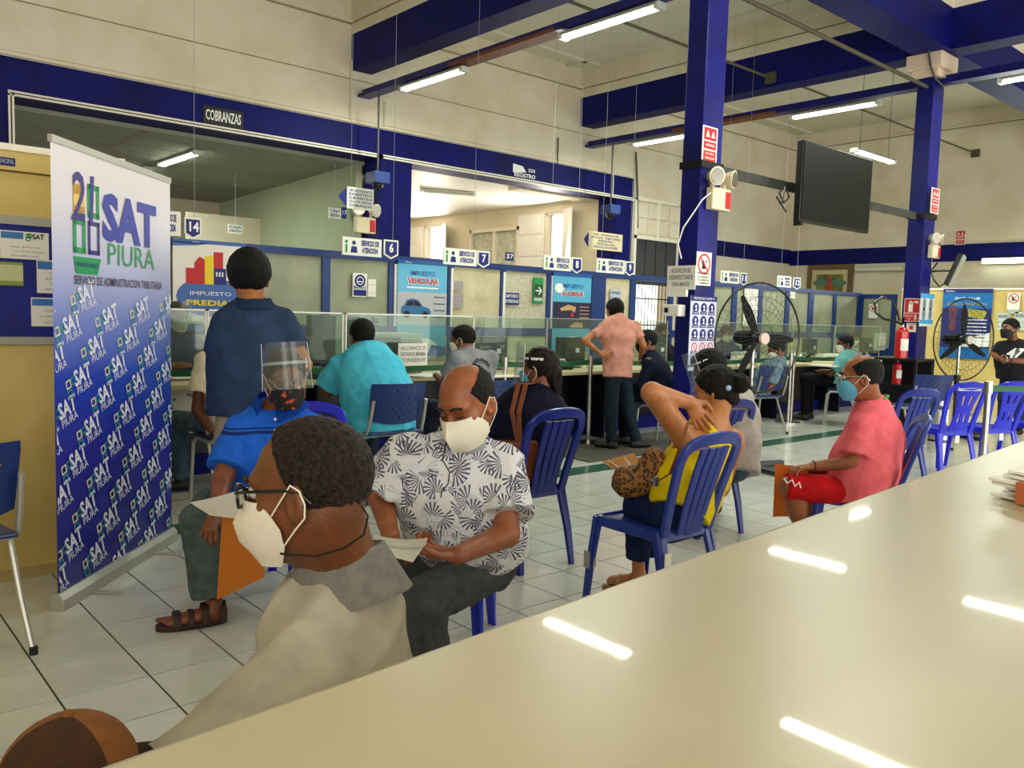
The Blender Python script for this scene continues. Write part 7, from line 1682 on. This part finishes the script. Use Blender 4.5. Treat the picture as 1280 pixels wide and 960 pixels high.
# --- M: man in the grey hoodie
J = {'head': K(886, 462, 5.55), 'neck': K(900, 484, 5.45), 'pel': K(915, 575, 5.22), 'shL': K(892, 500, 5.30), 'shR': K(930, 495, 5.60), 'chest': K(912, 522, 5.35)}
J['elL'] = K(880, 545, 5.45); J['wrL'] = K(862, 560, 5.7); J['elR'] = K(925, 545, 5.75); J['wrR'] = K(895, 560, 5.9)
J['hipL'] = K(905, 580, 5.25); J['hipR'] = K(925, 578, 5.4); J['knL'] = K(868, 582, 5.6); J['knR'] = K(885, 580, 5.75); J['anL'] = K(870, 640, 5.65); J['anR'] = K(890, 635, 5.8); J['toL'] = J['anL']+TL*.1+FW*.08-UP*.05; J['toR'] = J['anR']+TL*.1+FW*.08-UP*.05
P_ = person('man in a light grey hoodie leaning forward, face shield over dark hair', J['pel'].x, J['pel'].y, -2, J, shirt=dict(m=cloth('grey_hoodie', '#aaa29a', '#98918a', 14), sleeve=1.8, sr=(.08, .075), amp=.009, freq=11, seed=41, h=.010, g=.03, neckcut=False), skinm=M_skD, pants=dict(m=cloth('grey_blue_jeans', '#3e4c5e')), hair=dict(m=M_hair, t=.016, fuzz=.003), headrot=(26, -26, 0), hscale=1.04, visor=dict(tilt=4), mask=dict(m=M_maskw, kind='surgical'), h=.012, hh=.008, shoes=dict(m=M_shoe), torso=(1.05, 1.1),
    extra=lambda j, L, hp: [(ell(j['neck']+V3((0, -.07, -.02)), (.12, .07, .08)), .03)])

# --- N, S, T, U: staff behind the counter
def clerk(label, px, py, Y, head, m, skinm=M_skA, hairm=None, visor_=False, mk=M_maskw, gl=False, hr=(0, -8, 0), hairkw=None, D=None, z=None):
    p = on_y(px, py, Y); s_z = z or 1.22; g_ = GJ(p.x, Y, head, seat=.47, arms='desk'); off = p.z-g_['head'].z
    for k in ('head', 'neck', 'shL', 'shR', 'elL', 'elR', 'wrL', 'wrR'): g_[k].z += off
    for k in ('knL', 'knR'): g_[k].z = .5
    hk = dict(m=hairm or M_hair, t=.011); hk.update(hairkw or {})
    return person(label, p.x, Y, head, g_, shirt=dict(m=m, sleeve=.7, sr=(.072, .076), amp=.005, freq=10, seed=px % 17, h=.014, g=.018), skinm=skinm, pants=dict(m=cloth('dark_trousers', '#0a0c14'), h=.016), hair=hk, headrot=hr, mask=dict(m=mk, kind='surgical') if mk else None, visor=dict(tilt=5) if visor_ else None, glasses=dict(m=M_black) if gl else None, h=.015, hh=.009, eyes=True, shoes=dict(m=M_shoe), group=None)
M_navyu = cloth('navy_uniform', '#101c5c', '#0c1546', 14)
clerk('clerk in a blue polo and white mask behind the counter, seen through the left fan', 908, 417, 7.15, 205, M_navyu, hairm=M_hairg)
clerk('clerk with face shield behind the counter, beyond the turquoise shirt', 463, 412, 7.2, 200, M_navyu, visor_=True)
clerk('clerk in white mask near the prohibition sign door, right part of the counter', 1068, 424, 7.1, 215, cloth('pale_uniform', '#9fa7a0'), hairm=M_hairg)
P_ = clerk('clerk in navy with grey hair and face shield beside the banner', 222, 396, 7.15, 170, M_navyu, hairm=M_hairg, visor_=True, gl=True, skinm=M_skB)
clerk('dark-haired clerk leaning into the barred light between the woman in pink and the column', 828, 416, 7.1, 190, cloth('dark_uniform', '#10131c'), mk=M_maskk)

# --- O: man in pale blue on the office chair
g_ = GJ(8.85, 5.58, -22, seat=.46, arms='lap', lean=.10, sw=.18); adj(g_, K(970, 437, 10.0))
person('man in a pale blue shirt with dark hair, seated beyond the left fan', 8.85, 5.58, -22, g_, shirt=dict(m=cloth('pale_blue_shirt', '#6f8794', '#5f7683', 12), sleeve=.75, sr=(.078, .084), amp=.007, freq=10, seed=43, h=.013, g=.02), skinm=M_skA, pants=dict(m=cloth('dusty_jeans', '#54626c')), hair=dict(m=M_hair, t=.013), headrot=(24, -20, 0), h=.014, hh=.009, mask=dict(m=M_maskw, kind='surgical'), shoes=dict(m=M_shoe), leg_r=1.0)
# --- P: leaning man in turquoise further right
g_ = GJ(10.75, 5.5, -15, seat=.50, arms='desk', lean=.12); adj(g_, K(1056, 430, 11.3))
person('man in a pale turquoise T-shirt leaning on the counter left of the extinguisher', 10.75, 5.5, -15, g_, shirt=dict(m=cloth('pale_turquoise', '#6fb5b2', '#5fa3a0', 12), sleeve=.75, sr=(.078, .084), amp=.006, freq=10, seed=47, h=.014, g=.02), skinm=M_skD, pants=dict(m=cloth('dark_trousers', '#0a0c14')), hair=dict(m=M_hair, t=.013), headrot=(24, -6, 0), h=.014, hh=.009, mask=dict(m=M_maskw, kind='surgical'), shoes=dict(m=M_shoe))

# --- Q: man in pink T-shirt and red shorts
J = {'head': K(1075, 472, 4.50), 'neck': K(1090, 508, 4.55), 'pel': K(1078, 608, 4.55), 'shL': K(1078, 528, 4.42), 'shR': K(1092, 524, 4.72), 'chest': K(1092, 548, 4.56)}
J['elL'] = K(1067, 578, 4.42); J['wrL'] = K(1016, 583, 4.48); J['elR'] = K(1062, 585, 4.80); J['wrR'] = K(1010, 586, 4.72)
J['hipL'] = K(1068, 612, 4.50); J['hipR'] = K(1075, 608, 4.66); J['knL'] = K(987, 608, 4.50); J['knR'] = K(1000, 606, 4.78); J['anL'] = K(1002, 662, 4.55); J['anR'] = K(1030, 655, 4.85); J['toL'] = J['anL']+TL*.14-UP*.05; J['toR'] = J['anR']+TL*.13-UP*.05
M_pk = cloth('coral_tee', '#ee6f7c', '#e2626e', 12); M_rs = cloth('red_shorts', '#c3121c', '#ac0d16', 12, .1)
P_ = person('balding man in a coral T-shirt, red shorts and blue mask, seated in profile', J['pel'].x, J['pel'].y, -38, J, shirt=dict(m=M_pk, sleeve=.78, sr=(.072, .084), amp=.006, freq=12, seed=53, h=.008, g=.018, neckcut=False), skinm=M_skB, pants=dict(m=M_rs, short=True, amp=.004, h=.009), hair=dict(m=M_hair, bald=True, line='receding', t=.007, fuzz=.0012), headrot=(-6, -6, 0), hscale=1.04, mask=dict(m=M_maskb, kind='surgical'), glasses=dict(m=M_chrome, r=.002), eyes=True, h=.009, hh=.006, hface=.0045, torso=(1.05, 1.1), belly=.03, shoes=dict(m=M_shoe),
    hands=(dict(d=TL*1.0-UP*.15, n=-UP*1.0, t=FW*1.0, curl=.6, h=.005), dict(d=TL*1.0-UP*.2, n=-UP*1.0, t=-FW*1.0, curl=.5, h=.005)))
nk_ = P_['j']['neck']; MB().tube([nk_+V3((math.cos(a)*.072, math.sin(a)*.078, .028-.035*math.sin(a))) for a in [2*PI*k/20 for k in range(20)]], .0065, 6, closed=True).obj('lanyard', mat('lanyard_green', '#2f9a3a', .5), P_['root'])
pr = Print(); pr.text('7', 0, 0, .05, bold=.02); 
MB().tube([P_['L'](K(980, 598, 4.40)), P_['L'](K(984, 604, 4.395)), P_['L'](K(990, 600, 4.40)), P_['L'](K(994, 608, 4.39)), P_['L'](K(999, 603, 4.40)), P_['L'](K(1001, 610, 4.39))], .0045, 4).obj('white_scribble_print', M_print_white, P_['root'])
MB().tube([P_['L'](K(1017, 583, 4.48)+UP*.03*math.cos(a)+FW*.032*math.sin(a)) for a in [2*PI*k/14 for k in range(14)]], .003, 5, closed=True).obj('bracelet', M_black, P_['root'])
paper_thing('envelope', 'orange envelope held on the knees of the man in red shorts', 'envelope', [K(969, 580, 4.62), K(1010, 584, 4.66), K(1008, 645, 4.70), K(966, 646, 4.64)], mat('manila_orange', '#e08a2c', .7), .008)

# --- R: standing man at the right edge
g_ = GJ(11.75, 3.72, 285, sit=False, s=.95, arms='front', sw=.19); g_['head'] = K(1262, 411, 10.45); g_['neck'] = K(1268, 432, 10.5)
g_['wrL'] = K(1252, 450, 10.2); g_['wrR'] = K(1248, 448, 10.25); g_['elR'] = K(1244, 444, 10.6); g_['shR'] = K(1250, 432, 10.6); g_['elL'] = K(1284, 452, 10.3); g_['shL'] = K(1290, 432, 10.4)
P_ = person('standing man in a dark T-shirt with white print and black mask at the right edge', 11.75, 3.72, 262, g_, shirt=dict(m=cloth('charcoal_tee', '#23262b', '#1a1d22', 14), sleeve=.7, sr=(.076, .08), amp=.005, freq=10, seed=59, h=.012, g=.02, neckcut=False), skinm=M_skA, pants=dict(m=M_jean, ankle=.065), hair=dict(m=M_hair, t=.012), headrot=(-28, 0, 0), hscale=1.05, mask=dict(m=M_maskk, kind='surgical', loop=M_maskw), eyes=True, h=.013, hh=.007, torso=(1.15, 1.15), belly=.03, shoes=dict(m=M_shoe), hem=.06, hands=(None, dict(d=-TL*.6-UP*.2, n=FW*.5, t=UP*1.0, curl=.6, h=.007)))
pr = Print(); pr.text('47', 0, 0, .16, width=.2, bold=.04, shear=.3); ccp = P_['j']['pel']*.35+P_['j']['neck']*.65
prn_on(P_['root'], P_['SF'], pr, 'chest_print', M_print_white, Matrix(((-1, 0, 0, ccp[0]-.02), (0, 0, 1.0, ccp[1]), (0, 1.0, 0, ccp[2]), (0, 0, 0, 1))))
MB().tube([P_['L'](K(1266, 425, 10.25)), P_['L'](K(1274, 435, 10.22)), P_['L'](K(1265, 450, 10.20)), P_['L'](K(1258, 460, 10.25))], .012, 5).obj('bag_strap', M_black, P_['root'])
MB().tube([P_['L'](K(1257, 449, 10.2)+UP*.028*math.cos(a)+FW*.03*math.sin(a)) for a in [2*PI*k/12 for k in range(12)]], .008, 5, closed=True).obj('watch', M_chrome, P_['root'])
# green bin seen beside the office chair of the woman in cream, and papers at the right end of the front counter
tag(MB().cyl((0, 0, 0), (0, 0, .30), .12, .15, 20).obj('waste_basket', mat('basket_green', '#3c9a1c', .5), smooth=True, loc=(2.55, 5.78, 0)), 'small green waste basket under the counter near the banner', 'bin')
o = empty('document_pile', K(1392, 640, 1.15), math.radians(-20), 'pile of white plastic sleeves and papers on the right end of the foreground counter', 'papers'); o.location.z = 1.102
for k in range(7):
    q = B('sheet', M_paper if k % 2 else M_sign, -.10, .16, -.22, .10, k*.006, k*.006+.004, o); q.rotation_euler = (0, 0, .05*math.sin(k*2.1)); q.location = (.01*math.sin(k*1.3), .01*math.cos(k*1.7), 0)
B('card_edge', mat('card_orange', '#b8643a', .7), -.115, -.10, -.12, .06, 0, .03, o)
